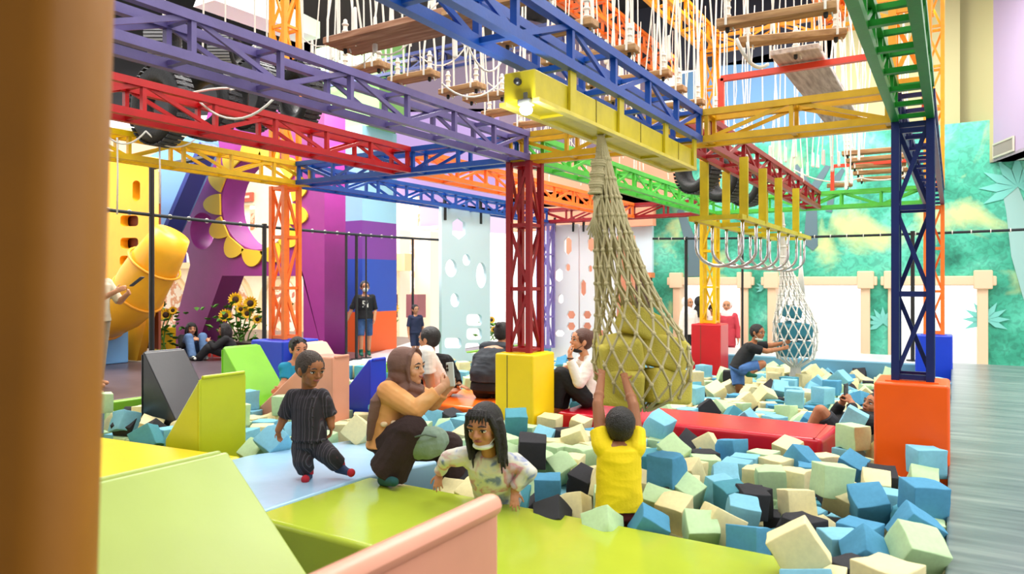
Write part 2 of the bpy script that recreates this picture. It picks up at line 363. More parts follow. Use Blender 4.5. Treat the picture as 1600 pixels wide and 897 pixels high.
# ------------------------------------------------------------------ steel lattice frame
ZB, TW = 2.32, .26
COLR = dict(red=(178, 10, 16), crimson=(146, 14, 26), blue=(8, 74, 162), navy=(10, 30, 92), purple=(100, 88, 146), yellow=(232, 188, 10), mustard=(204, 158, 10),
            orange=(246, 120, 40), green=(40, 150, 44), lime=(84, 190, 66), amber=(244, 160, 24), steel=(110, 130, 150), leaf=(10, 128, 28), violet=(134, 118, 186))
def truss(a, b, label, colr, pitch=.56, w=TW, ch=.05, name='lattice_beam', cat='beam', phase=0, group='steel lattice beams of the climbing frame'):
    """square lattice beam from a to b (centres of the lower face), four chords and zigzag bracing"""
    a, b = Vector(a), Vector(b); d = (b - a); L = d.length; d /= L
    vert = abs(d.z) > .9
    x = Vector((1, 0, 0)) if vert else d.cross(UP).normalized(); u = Vector((0, 1, 0)) if vert else UP
    root = thing(name, (a + b) / 2 if not vert else a, label, cat, group)
    m = paint(colr, COLR[colr]); h = w / 2 - ch / 2
    off = [x * -h + u * (0 if vert else ch / 2) + (u * -h if vert else Vector()), x * h + u * (0 if vert else ch / 2) + (u * -h if vert else Vector()),
           x * -h + (u * h if vert else u * (w - ch / 2)), x * h + (u * h if vert else u * (w - ch / 2))]
    for o_ in off: MB().bar(a + o_, b + o_, ch, ch, up=u if not vert else Vector((0, 1, 0))).build('upright' if vert else 'chord', m, root)
    br = MB(); n = max(1, round(L / pitch)); t = ch * .72
    for i in range(n + 1):
        p = a + d * (L * i / n); e = d * (ch / 2 if i == 0 else (-ch / 2 if i == n else 0)); p = p + e
        br.bar(p + off[0], p + off[1], t, t * .8, up=u); br.bar(p + off[2], p + off[3], t, t * .8, up=u)
        br.bar(p + off[0], p + off[2], t, t * .8, up=d); br.bar(p + off[1], p + off[3], t, t * .8, up=d)
        if i < n:
            q = a + d * (L * (i + 1) / n); s = (i + phase) % 2
            br.bar(p + off[0 if s else 2], q + off[2 if s else 0], t * .8, t * .5, up=x)
            br.bar(p + off[1 if s else 3], q + off[3 if s else 1], t * .8, t * .5, up=x)
            if vert:
                br.bar(p + off[0 if not s else 1], q + off[1 if not s else 0], t * .8, t * .5, up=u)
                br.bar(p + off[2 if s else 3], q + off[3 if s else 2], t * .8, t * .5, up=u)
    br.build('bracing', m, root)
    return root
def yb(x, y0, y1, label, c, **k): return truss((x, y0, ZB), (x, y1, ZB), label, c, **k)
def xb(y, x0, x1, label, c, **k): return truss((x0, y, ZB), (x1, y, ZB), label, c, **k)
r1, r2 = 5.75, 11.70
XA, XB_, XC, XD, XR = -3.40, -6.47, -1.82, -.24, -4.79
h_ = TW / 2
yb(XA, .0, r1 - h_, 'purple lattice beam running towards the red tower from the entrance', 'purple')
yb(XR, .6, r1 - h_, 'bright red lattice beam between the purple beam and the left yellow beam', 'red')
yb(XB_, 1.0, r1 + h_, 'yellow lattice beam on the left ending above the orange tower', 'yellow')
yb(XC, .0, r1 - h_, 'deep blue lattice beam that carries the yellow hoist rail', 'blue')
yb(XD, .6, r1 + h_ - .26, 'green lattice beam overhead, seen from below, ending at the navy tower', 'leaf', pitch=.42)
xb(r1, XB_ + h_, XA - h_, 'blue lattice crossbeam from the orange tower to the red tower', 'blue')
xb(r1, XA - h_ + .01, XC - h_ + .26, 'yellow lattice crossbeam on top of the red tower', 'mustard')
xb(r1, XC + h_, XD - h_, 'yellow lattice crossbeam between the blue hoist beam and the navy tower', 'mustard', phase=1)
yb(XA, r1 + h_, r2 - h_, 'light green lattice beam from the red tower back to the yellow tower', 'lime')
yb(XR, r1 + h_, r2 - h_, 'orange lattice beam behind the red tower under the pink wall', 'orange')
yb(XB_, r1 + h_, r2 - h_, 'blue lattice beam above the pale blue panel with hexagon holes', 'blue')
yb(XC, r1 + h_, r2 - h_, 'dark red lattice beam carrying the yellow hook rack', 'crimson')
yb(XD, r1 + h_, r2 + .2, 'navy lattice beam like a ladder behind the navy tower', 'navy')
xb(r2, XB_ - h_, XA - h_, 'red lattice crossbeam far back above the white panels', 'crimson')
xb(r2, XA - h_, XD - h_, 'green lattice crossbeam in front of the jungle wall', 'lime')
def tower(x, y, z0, z1, label, c, **k): return truss((x, y, z0), (x, y, z1), label, c, name='lattice_tower', cat='tower', group='lattice towers of the climbing frame', **k)
tower(XA, r1, .565, ZB, 'red lattice tower on the yellow padded block', 'crimson')
tower(XB_ - .13, r1 - .05, .56, ZB, 'orange lattice tower on the blue padded block at left', 'orange')
tower(XD, r1, .53, ZB, 'navy blue lattice tower on the orange padded block', 'navy')
tower(XA, r2, .55, ZB, 'yellow lattice tower on the red padded block at the back', 'yellow')
tower(XD, r2 + .3, .47, ZB, 'thin orange lattice tower on the far blue block beside the walkway', 'orange')
tower(XB_, r2, 0, ZB, 'pale violet lattice tower beside the white panels far back', 'violet')
for x, y, z1, lab, c in ((XA, r2, 5.0, 'amber lattice tower of the upper level above the far yellow tower', 'amber'), (XB_ - .13, r1 - .05, 5.2, 'amber lattice tower of the upper level above the orange tower', 'amber'),
                     (XD, r2 + .3, 6.6, 'amber lattice tower rising tall at right beside the olive wall', 'amber'), (XD - .02, r1 + .03, 5.2, 'orange lattice tower above the navy tower behind the green beam', 'amber')):
    tower(x, y, ZB + TW, z1, lab, c)
# upper level beams
ZU = 5.0
truss((XA, 3.5, ZU), (XA, r2, ZU), 'amber upper lattice beam running back over the rope steps', 'amber', w=.3)
truss((XA, r2 + .02, ZU), (XD, r2 + .02, ZU), 'amber upper lattice crossbeam in front of the dark ceiling', 'amber', w=.3)
truss((XR + .1, 4, ZU + .2), (XR + .1, 13.4, ZU + .2), 'orange upper lattice beam left of the amber one', 'orange', w=.34, ch=.06)
truss((XR, 9.2, ZU + .2), (XD - .2, 9.2, ZU + .2), 'orange upper lattice crossbeam above the hanging rope steps', 'orange', w=.34, ch=.06)
truss((XC + .3, 6, ZU + .1), (XC + .3, r2, ZU + .1), 'orange upper lattice beam behind the two plank steps', 'orange', w=.3, ch=.06)
truss((-10.5, 9.3, ZU - .3), (XR, 9.3, ZU - .3), 'blue upper lattice crossbeam in the dark of the ceiling', 'navy', w=.3)
# red goal frames standing on the beams
def goal(p0, p1, p2, label, m, w=.05):
    t = thing('square_tube_frame', p0, label, 'frame'); 
    MB().bar(p0, p1, w).build('post', m, t); MB().bar(p1, p2, w).build('crossbar', m, t); q = Vector(p2); MB().bar(q, (q.x, q.y, p0[2]), w).build('post', m, t)
    return t
m_or = paint('orange_red', (222, 66, 40))
goal((XC + .02, 6.55, ZB + TW), (XC + .02, 6.55, 3.06), (XD + .05, 6.55, 3.06), 'orange red square tube frame standing above the yellow crossbeam', m_or)
goal((-1.55, r2, ZB + TW), (-1.55, r2, 2.96), (XD + .05, r2, 2.96), 'small orange red tube frame on the far green crossbeam', m_or)
# padded blocks under the towers
def pad(x, y, s, z1, label, c, seam=True):
    t = thing('padded_block', (x, y, -.6), label, 'padded block', 'padded tower blocks'); m = vinyl(c, PADC[c])
    MB().bb(x - s, x + s, y - s, y + s, -.6, z1).build('cover', m, t, bevel=.022, seg=3)
    if seam: MB().bb(x - s * .35, x - s * .35 + .007, y - s - .003, y - s + .004, -.55, z1 - .015).build('seam', mat('seam_dark', (90, 80, 50), .8), t)
    MB().bb(x - .16, x + .16, y - .16, y + .16, z1 - .005, z1 + .006).build('top_flap', m, t)
PADC = dict(yellow=(246, 210, 8), orange=(250, 92, 0), blue=(20, 66, 196), red=(206, 26, 36), royal=(18, 60, 200))
pad(XA, r1, .205, .56, 'bright yellow padded block at the foot of the red tower', 'yellow')
pad(XD - .005, r1, .225, .525, 'orange padded block at the foot of the navy tower', 'orange', False)
pad(XB_ - .13, r1 - .05, .27, .555, 'blue padded block at the foot of the orange tower', 'royal', False)
pad(XA, r2, .24, .545, 'red padded block at the foot of the far yellow tower', 'red')
pad(XD, r2 + .3, .23, .465, 'blue padded block at the foot of the thin orange tower', 'royal', False)
# ------------------------------------------------------------------ soft mats and fins
def mat_slab(name, pts_top, z0, label, c, rgb, cat='mat', bevel=.03, group=None):
    """a padded mat: outline of its top with heights, straight sides to z0"""
    t = MB(); n = len(pts_top)
    t.add([Vector(p) for p in pts_top] + [Vector((p[0], p[1], z0)) for p in pts_top], [tuple(range(n)), tuple(reversed(range(n, 2 * n)))] + [(i, i + n, (i + 1) % n + n, (i + 1) % n) for i in range(n)])
    o = t.build(name, vinyl(c, rgb), bevel=bevel, seg=3); return tag(o, label, cat, group)
LIME = (172, 190, 58)
lime = vinyl('lime', LIME); lime.node_tree.nodes['Principled BSDF'].inputs['Roughness'].default_value = .16
mat_slab('deck_mat', [(-3.1, 2.44, 0), (-.56, 2.44, 0), (-.56, 3.32, 0), (-3.1, 3.34, 0)], -.6, 'glossy lime green padded deck along the front of the foam pit', 'lime', LIME)
mat_slab('deck_mat', [(-6.6, 2.3, 0), (-4.21, 2.3, 0), (-4.21, 3.26, 0), (-6.6, 3.0, .0)], -.6, 'yellow padded deck at the left front of the pit', 'yellow', (250, 208, 6))
vinyl('sky', (160, 200, 228)).node_tree.nodes['Principled BSDF'].inputs['Roughness'].default_value = .22
mat_slab('deck_mat', [(-4.2, 2.3, 0), (-3.11, 2.3, 0), (-3.11, 3.3, 0), (-3.11, 4.55, -.10), (-4.2, 4.55, -.10), (-4.2, 3.3, 0)], -.6, 'pale blue padded deck where the toddler stands', 'sky', (160, 200, 228), bevel=.02)
vinyl('cherry', (196, 22, 44)).node_tree.nodes['Principled BSDF'].inputs['Roughness'].default_value = .25
def z_at(px, py, x, y): pass
mat_slab('floor_mat', [(-3.18, 5.95, .0), (-.86, 5.95, .0), (-.82, 6.62, .0), (-3.18, 6.7, .0)], -.42, 'long cherry red mat lying across the foam pit', 'cherry', (196, 22, 44), bevel=.04)
MB().bb(-.93, -.915, 5.96, 6.6, -.004, .004).build('end_seam', vinyl('cherry', (196, 22, 44)), bpy.data.objects['floor_mat'])
vinyl('tangerine', (250, 108, 24)).node_tree.nodes['Principled BSDF'].inputs['Roughness'].default_value = .2
mat_slab('floor_mat', [(-5.0, 5.72, .0), (-3.63, 5.72, .0), (-3.63, 6.66, .0), (-5.0, 6.66, .0)], -.42, 'orange mat beside the yellow padded block where two people sit', 'tangerine', (250, 108, 24), bevel=.04)
def fin(xv, xt, xs, y0, y1, zt, label, c, rgb, zs=.0, zb=-.42, roll=False):
    """jump fin: vertical face at xv, flat top to xt, slope down to xs at height zs"""
    t = MB(); pr = [(xv, zb), (xv, zt), (xt, zt), (xs, zs), (xs, zb)]
    if abs(xt - xv) < .01: pr.pop(2)
    t.prism([(x, y0, z) for x, z in pr], (0, y1 - y0, 0))
    root = thing('jump_fin', ((xv + xs) / 2, (y0 + y1) / 2, zb), label, 'padded fin', 'padded jump fins')
    o = t.build('cover', vinyl(c, rgb), root, bevel=.022, seg=3)
    s = MB(); s.bar((xv, y0 + .02, zt - .004), (xv, y1 - .02, zt - .004), .028 if not roll else .07); s.build('top_edge', vinyl(c, rgb), root, bevel=.013 if not roll else .034, seg=3)
    q = MB(); q.bar((xv + (.004 if xv > xs else -.004), y0 - .001, zb), (xv + (.004 if xv > xs else -.004), y0 - .001, zt - .02), .01); q.build('welt', vinyl(c, rgb), root)
    return root
fin(-4.75, -4.75, -5.18, 3.3, 3.72, .505, 'lime yellow padded fin standing in front of the black one', 'limefin', (188, 198, 22))
fin(-4.75, -5.02, -5.75, 4.64, 4.86, .54, 'peach padded fin behind the toddler', 'peach', (232, 160, 132))
fin(-4.75, -4.78, -5.24, 5.13, 5.36, .47, 'royal blue padded fin beside the woman in the brown hijab', 'royal', (18, 60, 200))
fin(-6.3, -6.28, -5.8, 3.8, 4.21, .57, 'black padded fin at left behind the lime one', 'charcoal', (26, 28, 33))
fin(-6.3, -6.28, -5.8, 4.64, 5.09, .548, 'leaf green padded fin behind the lime one', 'fingreen', (128, 206, 34))
fin(-6.3, -6.25, -5.78, 5.56, 6.02, .52, 'pale peach padded fin standing in front of the blue block', 'palepeach', (240, 186, 164))
fin(-2.36, -2.34, -1.76, .3, 1.75, .56, 'pale lime padded fin with wide slope nearest the entrance', 'palelime', (158, 180, 80), zs=.06, zb=-.9)
fin(-1.17, -1.22, -1.78, .3, 1.83, .545, 'peach padded fin with rolled top edge in the foreground', 'peach', (232, 160, 132), zs=-.1, zb=-.9, roll=True)
# padded yellow post close to the entrance
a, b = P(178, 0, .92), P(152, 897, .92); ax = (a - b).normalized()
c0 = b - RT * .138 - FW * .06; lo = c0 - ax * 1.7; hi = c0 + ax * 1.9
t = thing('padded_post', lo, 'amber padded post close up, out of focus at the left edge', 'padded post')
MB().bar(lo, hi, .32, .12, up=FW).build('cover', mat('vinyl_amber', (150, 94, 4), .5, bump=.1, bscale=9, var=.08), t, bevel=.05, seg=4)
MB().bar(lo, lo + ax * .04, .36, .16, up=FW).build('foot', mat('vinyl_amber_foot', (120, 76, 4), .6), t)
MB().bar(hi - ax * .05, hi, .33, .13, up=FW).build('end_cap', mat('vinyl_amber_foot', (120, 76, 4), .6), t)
# the entrance side behind the visitors
struct(MB().bb(-9, 4.2, -2.6, -2.4, -.9, 5.2).build('wall_front', mat('entrance_wall', (150, 146, 140), .8)))
struct(MB().bb(-9, 4.2, -2.6, -.4, 5.0, 5.2).build('ceiling_entrance', mat('entrance_ceiling', (110, 108, 108), .8)))
struct(MB().bb(-9, 4.2, -2.4, 1.0, -.74, -.62).build('floor_entrance', M_dark))
# ------------------------------------------------------------------ ropes, planks, hooks, nets
M_rope = mat('rope_white', (238, 234, 224), .8, bump=.5, bscale=220)
M_rope2 = mat('rope_cream', (200, 188, 146), .85, bump=.6, bscale=200)
M_wood = ramp_mat('plank_wood', [(.2, (112, 78, 46)), (.45, (158, 116, 72)), (.6, (178, 138, 92)), (.8, (132, 92, 56))], scale=3, axis=(1, 9, 9), detail=6, rough=.7, bump=.15)
M_woodg = ramp_mat('plank_weathered', [(.25, (150, 134, 126)), (.5, (190, 176, 168)), (.62, (208, 196, 188)), (.8, (140, 118, 106))], scale=3, axis=(9, 1, 9), detail=6, rough=.75, bump=.15)
M_woodr = ramp_mat('plank_red_brown', [(.25, (116, 74, 50)), (.5, (150, 104, 76)), (.7, (176, 138, 112))], scale=3, axis=(1, 9, 9), detail=6, rough=.7, bump=.15)
M_bolt = mat('bolt_black', (24, 24, 26), .5)
def sag(a, b, s, n=10):
    a, b = Vector(a), Vector(b); return [a.lerp(b, i / n) - UP * (s * 4 * (i / n) * (1 - i / n)) for i in range(n + 1)]
def knot(mb, p, r=.02, h=.1):
    p = Vector(p); mb.cap(p, p + UP * h, r, r * .8, 8)
    for k in range(3): mb.torus(p + UP * (h * (k + .5) / 3), r * .9, r * .5, n=8, m=5)
    mb.cap(p + Vector((r, 0, 0)), p + Vector((r * 2, r, -h * .5)), r * .35, r * .3, 6)
def rope_step(c, along, L, w, th, label, ztop=5.0, m=None, nrope=2, group='rope steps hung over the pit', yaw=0, tilt=0, lean=.12):
    """a plank hung from pairs of ropes near each end; along = 'x' or 'y'"""
    c = Vector(c); rot = Matrix.Rotation(R(yaw) + (0 if along == 'x' else R(90)), 3, 'Z') @ Matrix.Rotation(R(tilt), 3, 'Y')
    t = thing('rope_step', c, label, 'hanging step', group)
    MB().box(c, (L, w, th), rot).build('plank', m or M_wood, t, bevel=.006, seg=1)
    for sx in (-1, 1):
        e = c + rot @ Vector((sx * (L / 2 - .07), 0, 0)); top = Vector((e.x + random.uniform(-.06, .06), e.y, ztop))
        for k in range(nrope):
            q = e + rot @ Vector((sx * .0, (w / 2 + .012) * (1 if k else -1), th / 2)); 
            MB().tube([q - UP * th, q + UP * .12, top + Vector((random.uniform(-lean, lean), random.uniform(-lean, lean), 0))], .0095, 6).build('rope', M_rope, t)
        kn = MB(); knot(kn, e + UP * (th / 2), .021, .17); kn.build('knot', M_rope, t, smooth=True)
        MB().cap(e - UP * (th / 2 + .025), e - UP * (th / 2 - .01), .016, .016, 8).build('bolt', M_bolt, t)
    return t
ORD = ['nearest', 'second', 'third', 'fourth', 'fifth', 'sixth', 'seventh', 'eighth', 'ninth']
for k, y in enumerate((3.45, 4.1, 4.77, 5.43, 6.24, 6.84, 7.42, 8.1)):
    rope_step((-2.62 + random.uniform(-.03, .03), y, 3.1), 'x', .84, .13, .055, 'wooden rope step above the blue hoist beam, %s of its row from the entrance' % ORD[k], yaw=random.uniform(-4, 4))
rope_step((-1.08, 5.32, 3.1), 'x', .80, .12, .06, 'long plank step overhead at right of the blue beam, nearest of its lane', yaw=5)
rope_step((-1.07, 5.85, 3.1), 'x', .78, .12, .055, 'long plank step overhead, next behind the nearest one of the right lane', yaw=16)
rope_step((-1.12, 7.8, 3.13), 'y', 3.1, .38, .05, 'long weathered board hanging lengthwise beyond the yellow crossbeam', m=M_woodg)
for k, (y, z) in enumerate(((10.9, 3.0), (11.35, 2.97), (11.75, 2.93), (12.2, 2.9), (12.7, 2.86))):
    rope_step((-.95, y, z), 'x', .74, .14, .06, 'short wooden rung of the far rope bridge, %s of five from the navy tower' % ORD[k], yaw=random.uniform(-6, 6), ztop=5.0)
rope_step((-2.25, 11.9, 2.72), 'x', .34, .12, .06, 'short plank step hanging alone in front of the blue bulkhead', yaw=-20)
rope_step((-1.5, 12.1, 2.72), 'x', .36, .12, .06, 'short plank step hanging left of the far rope bridge', yaw=12)
rope_step((-3.45, 4.22, 3.12), 'x', 1.6, .36, .055, 'wide red brown board hanging above the purple beam', m=M_woodr, yaw=0)
rope_step((-3.0, 2.2, 3.3), 'x', 1.0, .3, .05, 'brown board overhead at the upper left beyond the amber post', m=M_woodr)
for k, (x0, x1, y) in enumerate(((-4.75, -4.2, 4.72), (-4.5, -3.98, 5.15), (-4.35, -3.85, 5.72), (-4.3, -3.8, 6.08), (-4.5, -3.95, 6.7), (-4.5, -3.95, 7.4))):
    rope_step(((x0 + x1) / 2, y, 3.1), 'x', x1 - x0, .15, .055, 'wooden rope step seen behind the purple beam, %s of its lane from the entrance' % ORD[k], yaw=random.uniform(-5, 5))
# loose ropes
def loose(pts, label, r=.009, m=None, name='rope', smooth=True):
    o = MB().tube(pts, r, 6).build(name, m or M_rope, smooth=True); return tag(o, label, 'rope', 'loose white ropes on the frame')
loose(sag(P(285, 150, 5.4), P(367, 138, 5.4), -.02, 4) + [P(360, 140, 5.3)], 'short white rope end tied over the red beam')
loose(sag(P(305, 152, 5.35), P(430, 152, 5.2), .16), 'white rope sagging in front of the black tyres')
loose([P(183, 215, 6.2), P(184, 270, 6.2), P(183, 335, 6.2)], 'thin white rope hanging down at far left from the yellow beam', .008)
loose([P(249, 205, 6.3), P(250, 270, 6.3), P(249, 318, 6.3)], 'thin white rope hanging left of the blue panel', .008)
loose(sag(P(170, 215, 6.1), P(228, 205, 6.2), .08) + sag(P(228, 205, 6.2), P(305, 218, 6.4), .1), 'white rope looped along the yellow beam on the left', .008)
loose(sag(P(690, 130, 6.6), P(790, 120, 7.0), .16), 'white rope sagging between the steps and the blue beam')
loose(sag(P(725, 55, 6), P(800, 60, 6.4), .3), 'white rope sagging under the wide red brown board', .009)
loose(sag(P(1150, 60, 5.5), P(1200, 100, 5.6), .1) , 'thick white rope drooping below the plank step at right', .014)
loose(sag(P(1168, 66, 5.5), P(1172, 100, 5.5), .0, 3), 'white rope end dangling below the plank step', .012)
loose(sag(P(1240, 265, 11.2), P(1345, 278, 11.2), .12), 'white rope sagging left of the far rope bridge', .011)
loose(sag(P(1345, 278, 11.2), P(1440, 262, 11), .1), 'white rope sagging below the far rope bridge', .011)
# curtain of thin ropes in front of the salmon wall (many strands)
cur = MB()
for k in range(46):
    x = -5.9 + k * .07 + random.uniform(-.02, .02); y = 10.2 + random.uniform(-.5, .5); z0 = 2.75 + random.uniform(0, .5)
    cur.tube([(x, y, 5.0), (x + random.uniform(-.05, .05), y, (z0 + 5) / 2), (x + random.uniform(-.06, .06), y, z0)], .0068, 5)
    if k % 3 == 0: cur.tube(sag((x, y, z0 + .5), (x + .3, y, z0 + random.uniform(.3, .7)), .12, 5), .0068, 5)
tag(cur.build('rope_curtain', M_rope), 'curtain of thin white ropes in front of the salmon bulkhead', 'ropes', kind='stuff')
cur = MB()
for k in range(22):
    p = P(1130 + k * 10 + random.uniform(-3, 3), 240, 8.6 + random.uniform(-.6, 1.4)); z0 = 2.45 + random.uniform(0, .4)
    cur.tube([(p.x, p.y, 5.0), (p.x + random.uniform(-.08, .08), p.y, 3.7), (p.x + random.uniform(-.03, .03), p.y, z0)], .0075, 5); cur.cap((p.x, p.y, z0), (p.x, p.y, z0 + .16), .018, .014, 6)
tag(cur.build('rope_curtain', M_rope), 'long thin white ropes hanging in front of the blue bulkhead', 'ropes', kind='stuff')
cur = MB()
for k in range(17):
    p = P(885 + k * 12.5 + random.uniform(-3, 3), 100, 7.6 + random.uniform(-1.2, 1.2)); z0 = 2.95 + random.uniform(0, .3)
    cur.tube([(p.x, p.y, 5.2), (p.x + random.uniform(-.1, .1), p.y, 4), (p.x + random.uniform(-.03, .03), p.y, z0)], .0068, 5)
    if k % 2: cur.cap((p.x, p.y, z0 + .1), (p.x, p.y, z0 + .3), .02, .014, 6)
tag(cur.build('rope_curtain', M_rope), 'white ropes hanging behind the blue hoist beam near the amber tower', 'ropes', kind='stuff')
cur = MB()
for k in range(19):
    p = P(470 + k * 16 + random.uniform(-5, 5), 40, 6.6 + random.uniform(-1.0, .8)); z0 = 3.1 + random.uniform(-.15, .3)
    cur.tube([(p.x, p.y, 5.2), (p.x + random.uniform(-.15, .15), p.y, 4), (p.x + random.uniform(-.03, .03), p.y, z0)], .0068, 5)
    if k % 2: cur.cap((p.x, p.y, z0 + .05), (p.x, p.y, z0 + .3), .022, .014, 6)
    if k % 3 == 0: cur.tube(sag((p.x, p.y, z0 + .2), (p.x + .5, p.y + .1, z0 + .25), .14, 6), .0068, 5)
tag(cur.build('rope_curtain', M_rope), 'white ropes hanging over the purple beam around the wooden steps', 'ropes', kind='stuff')
# ------------------------------------------------------------------ hoist rail with work light
M_hoist = paint('hoist_yellow', (206, 188, 36)); M_hoist2 = paint('hoist_edge', (224, 206, 84))
hr = thing('hoist_rail', (XC, 4.27, 2.08), 'yellow steel hoist rail hanging under the deep blue lattice beam', 'hoist rail')
MB().bb(XC - .09, XC + .09, 3.02, 5.52, 2.10, 2.245).build('body', M_hoist, hr, bevel=.006, seg=1)
for sx in (-1, 1): MB().bb(XC + sx * .095 - .02, XC + sx * .095 + .02, 3.02, 5.52, 2.082, 2.102).build('flange', M_hoist2, hr)
for y in (3.4, 4.05, 4.85, 5.5):
    q = MB()
    for sx in (-1, 1): q.bb(XC + sx * .1 - .008, XC + sx * .1 + .008, y - .035, y + .035, 2.10, 2.36)
    q.bb(XC - .108, XC + .108, y - .035, y + .035, 2.085, 2.10); q.build('hanger', M_hoist, hr)
for y in (3.45, 3.72, 4.4, 5.15): MB().bb(XC - .0925, XC + .0925, y - .004, y + .004, 2.102, 2.246).build('seam', mat('seam_olive', (120, 104, 20), .6), hr)
MB().cap((XC, 3.015, 2.19), (XC, 3.0, 2.19), .018, .018, 10).build('bolt', M_bolt, hr)
lp = PX(822, 172, XC + .04)
fl = thing('work_light', lp, 'small bright work light under the near end of the yellow hoist rail', 'lamp')
MB().box(lp + UP * .035 , (.07, .06, .03)).build('housing', mat('lamp_grey', (120, 120, 110), .5), fl, bevel=.008)
MB().bar(lp + UP * .05, lp + UP * .085, .02).build('bracket', mat('lamp_grey', (120, 120, 110), .5), fl)
MB().ell(lp, (.032, .032, .024)).build('lens', mat('lamp_lens', (255, 255, 255), .3, emit=(235, 245, 255), estr=14), fl, smooth=True)
lamp('POINT', lp - UP * .06 - FW * .06, lp, 6, .03, color=(.9, .95, 1), name='work_lamp')
# ------------------------------------------------------------------ hook rack
M_chrome = mat('brushed_steel', (200, 200, 202), .22, metal=1)
rk = thing('hook_rack', (XC, 8.2, 1.78), 'yellow rack hung below the dark red beam with steel U bars', 'hook rack', None)
xl, xr = XC - .21, XC + .21
for x in (xl, xr): MB().bar((x, 6.42, 1.79), (x, 10.0, 1.79), .06, .045).build('rail', M_hoist, rk)
for y in (6.42, 7.3, 8.2, 9.1, 9.98): MB().bar((xl, y, 1.79), (xr, y, 1.79), .06, .04).build('crosspiece', M_hoist, rk)
for y in (6.6, 7.35, 8.1, 9.1): 
    for x in (xl + .06, xr): MB().bar((x, y, 1.79), (x, y, ZB + .02), .075, .03, up=Vector((0, 1, 0))).build('drop_post', M_hoist, rk)
for k in range(7):
    y = 6.55 + k * .52; pts = [(xl, y, 1.79), (xl, y, 1.53)]
    for j in range(1, 12):
        a_ = math.pi * j / 12; pts.append((XC - .21 * math.cos(a_), y + .03 * math.sin(a_), 1.53 - .17 * math.sin(a_)))
    pts += [(xr, y, 1.53), (xr, y, 1.79)]
    MB().tube(pts, .016, 10).build('u_bar', M_chrome, rk, smooth=True)
# ------------------------------------------------------------------ tyres
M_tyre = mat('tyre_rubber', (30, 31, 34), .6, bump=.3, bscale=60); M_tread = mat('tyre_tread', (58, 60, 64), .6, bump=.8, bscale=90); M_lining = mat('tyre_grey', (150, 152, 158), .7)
def tyre(c, r, wd, yaw, pitch, label, grey=False):
    c = Vector(c); rot = Matrix.Rotation(R(yaw), 3, 'Z') @ Matrix.Rotation(R(pitch), 3, 'X')
    t = thing('tyre', c, label, 'tyre', 'hanging tyres'); MB().torus(c, r * .74, r * .26, 'x', 36, 12, rot, wd / (r * .52)).build('carcass', M_tyre, t, smooth=True)
    tr = MB(); n = 40
    for k in range(n):
        a_ = 2 * math.pi * k / n; p = c + rot @ Vector((0, math.cos(a_) * r * .985, math.sin(a_) * r * .985)); tr.box(p, (wd * .8, r * .10, r * .03), rot @ Matrix.Rotation(a_ - math.pi / 2, 3, 'X'))
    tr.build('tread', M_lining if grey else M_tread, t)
    MB().torus(c, r * .56, r * .05, 'x', 32, 8, rot, 3.2).build('bead', M_lining, t, smooth=True)
    MB().tube([c + rot @ Vector((0, 0, r * .9)), (c.x, c.y, 5.0)], .009, 6).build('rope', M_rope, t)
TY = [((252, 165, 6.3), .36, .2, 92, 12, 'large black tyre behind the red beam at left'), ((322, 160, 6.6), .35, .2, 100, -8, 'black tyre turned edge on between the large one and the middle of the red beam'),
      ((395, 150, 6.8), .34, .2, 84, 8, 'black tyre above the middle of the red beam beside the amber tower'), ((470, 150, 7.0), .34, .2, 75, 10, 'black tyre just right of the amber upper tower'),
      ((352, 78, 7.4), .2, .26, 32, 0, 'grey tyre hanging higher above the purple beam'), ((417, 106, 7.2), .22, .26, 32, 0, 'grey tyre hanging beside the amber upper tower'),
      ((255, 62, 7.4), .22, .24, 32, 0, 'dark tyre hanging high at the left behind the purple beam')]
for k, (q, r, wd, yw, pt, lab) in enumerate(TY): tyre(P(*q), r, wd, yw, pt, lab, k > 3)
for q, lab in (((1090, 262, 8.0), 'black tyre hanging under the near end of the dark red beam'), ((1132, 278, 8.7), 'black tyre between the first two yellow drop posts of the rack'), ((1168, 288, 9.6), 'black tyre farther back beside the yellow drop posts')):
    tyre(P(*q), .30, .22, 62, 0, lab)
# ------------------------------------------------------------------ rope nets full of foam
def net(rings, K, r, label, dtop, dense=5, m=None, name='rope_net'):
    """rings: (px, py, half width px, depth)"""
    m = m or M_rope2; t = thing(name, P(*[rings[0][i] for i in (0, 1)], dtop), label, 'rope net', None)
    # resample
    pts = []
    n = 17
    cum = [0]
    for a_, b_ in zip(rings, rings[1:]): cum.append(cum[-1] + math.hypot(b_[0] - a_[0], b_[1] - a_[1]))
    def at(s):
        for i in range(len(rings) - 1):
            if s <= cum[i + 1] + 1e-6:
                f = (s - cum[i]) / max(1e-6, cum[i + 1] - cum[i]); f2 = f
                return [rings[i][j] * (1 - f2) + rings[i + 1][j] * f2 for j in range(4)]
        return list(rings[-1])
    nodes = []
    for i in range(n):
        px, py, hw, d = at(cum[-1] * (i / (n - 1)) ** .9); c = P(px, py, d); rr = hw / FPX * d
        nodes.append([c + RT * (rr * math.cos(2 * math.pi * (k + .5 * (i % 2)) / K)) + FW * (rr * math.sin(2 * math.pi * (k + .5 * (i % 2)) / K)) for k in range(K)])
    s = MB(); kn = s
    for i in range(n - 1):
        for k in range(K):
            a_ = nodes[i][k]
            for k2 in ((k, k - 1) if i % 2 == 0 else (k, k + 1)):
                b_ = nodes[i + 1][k2 % K]; s.tube([a_, b_], r, 6, cap=False)
            if i > 0: kn.ell(a_, r * 2.0, nu=7, nv=5)
    s.build('netting', m, t, smooth=True)
    return t, nodes
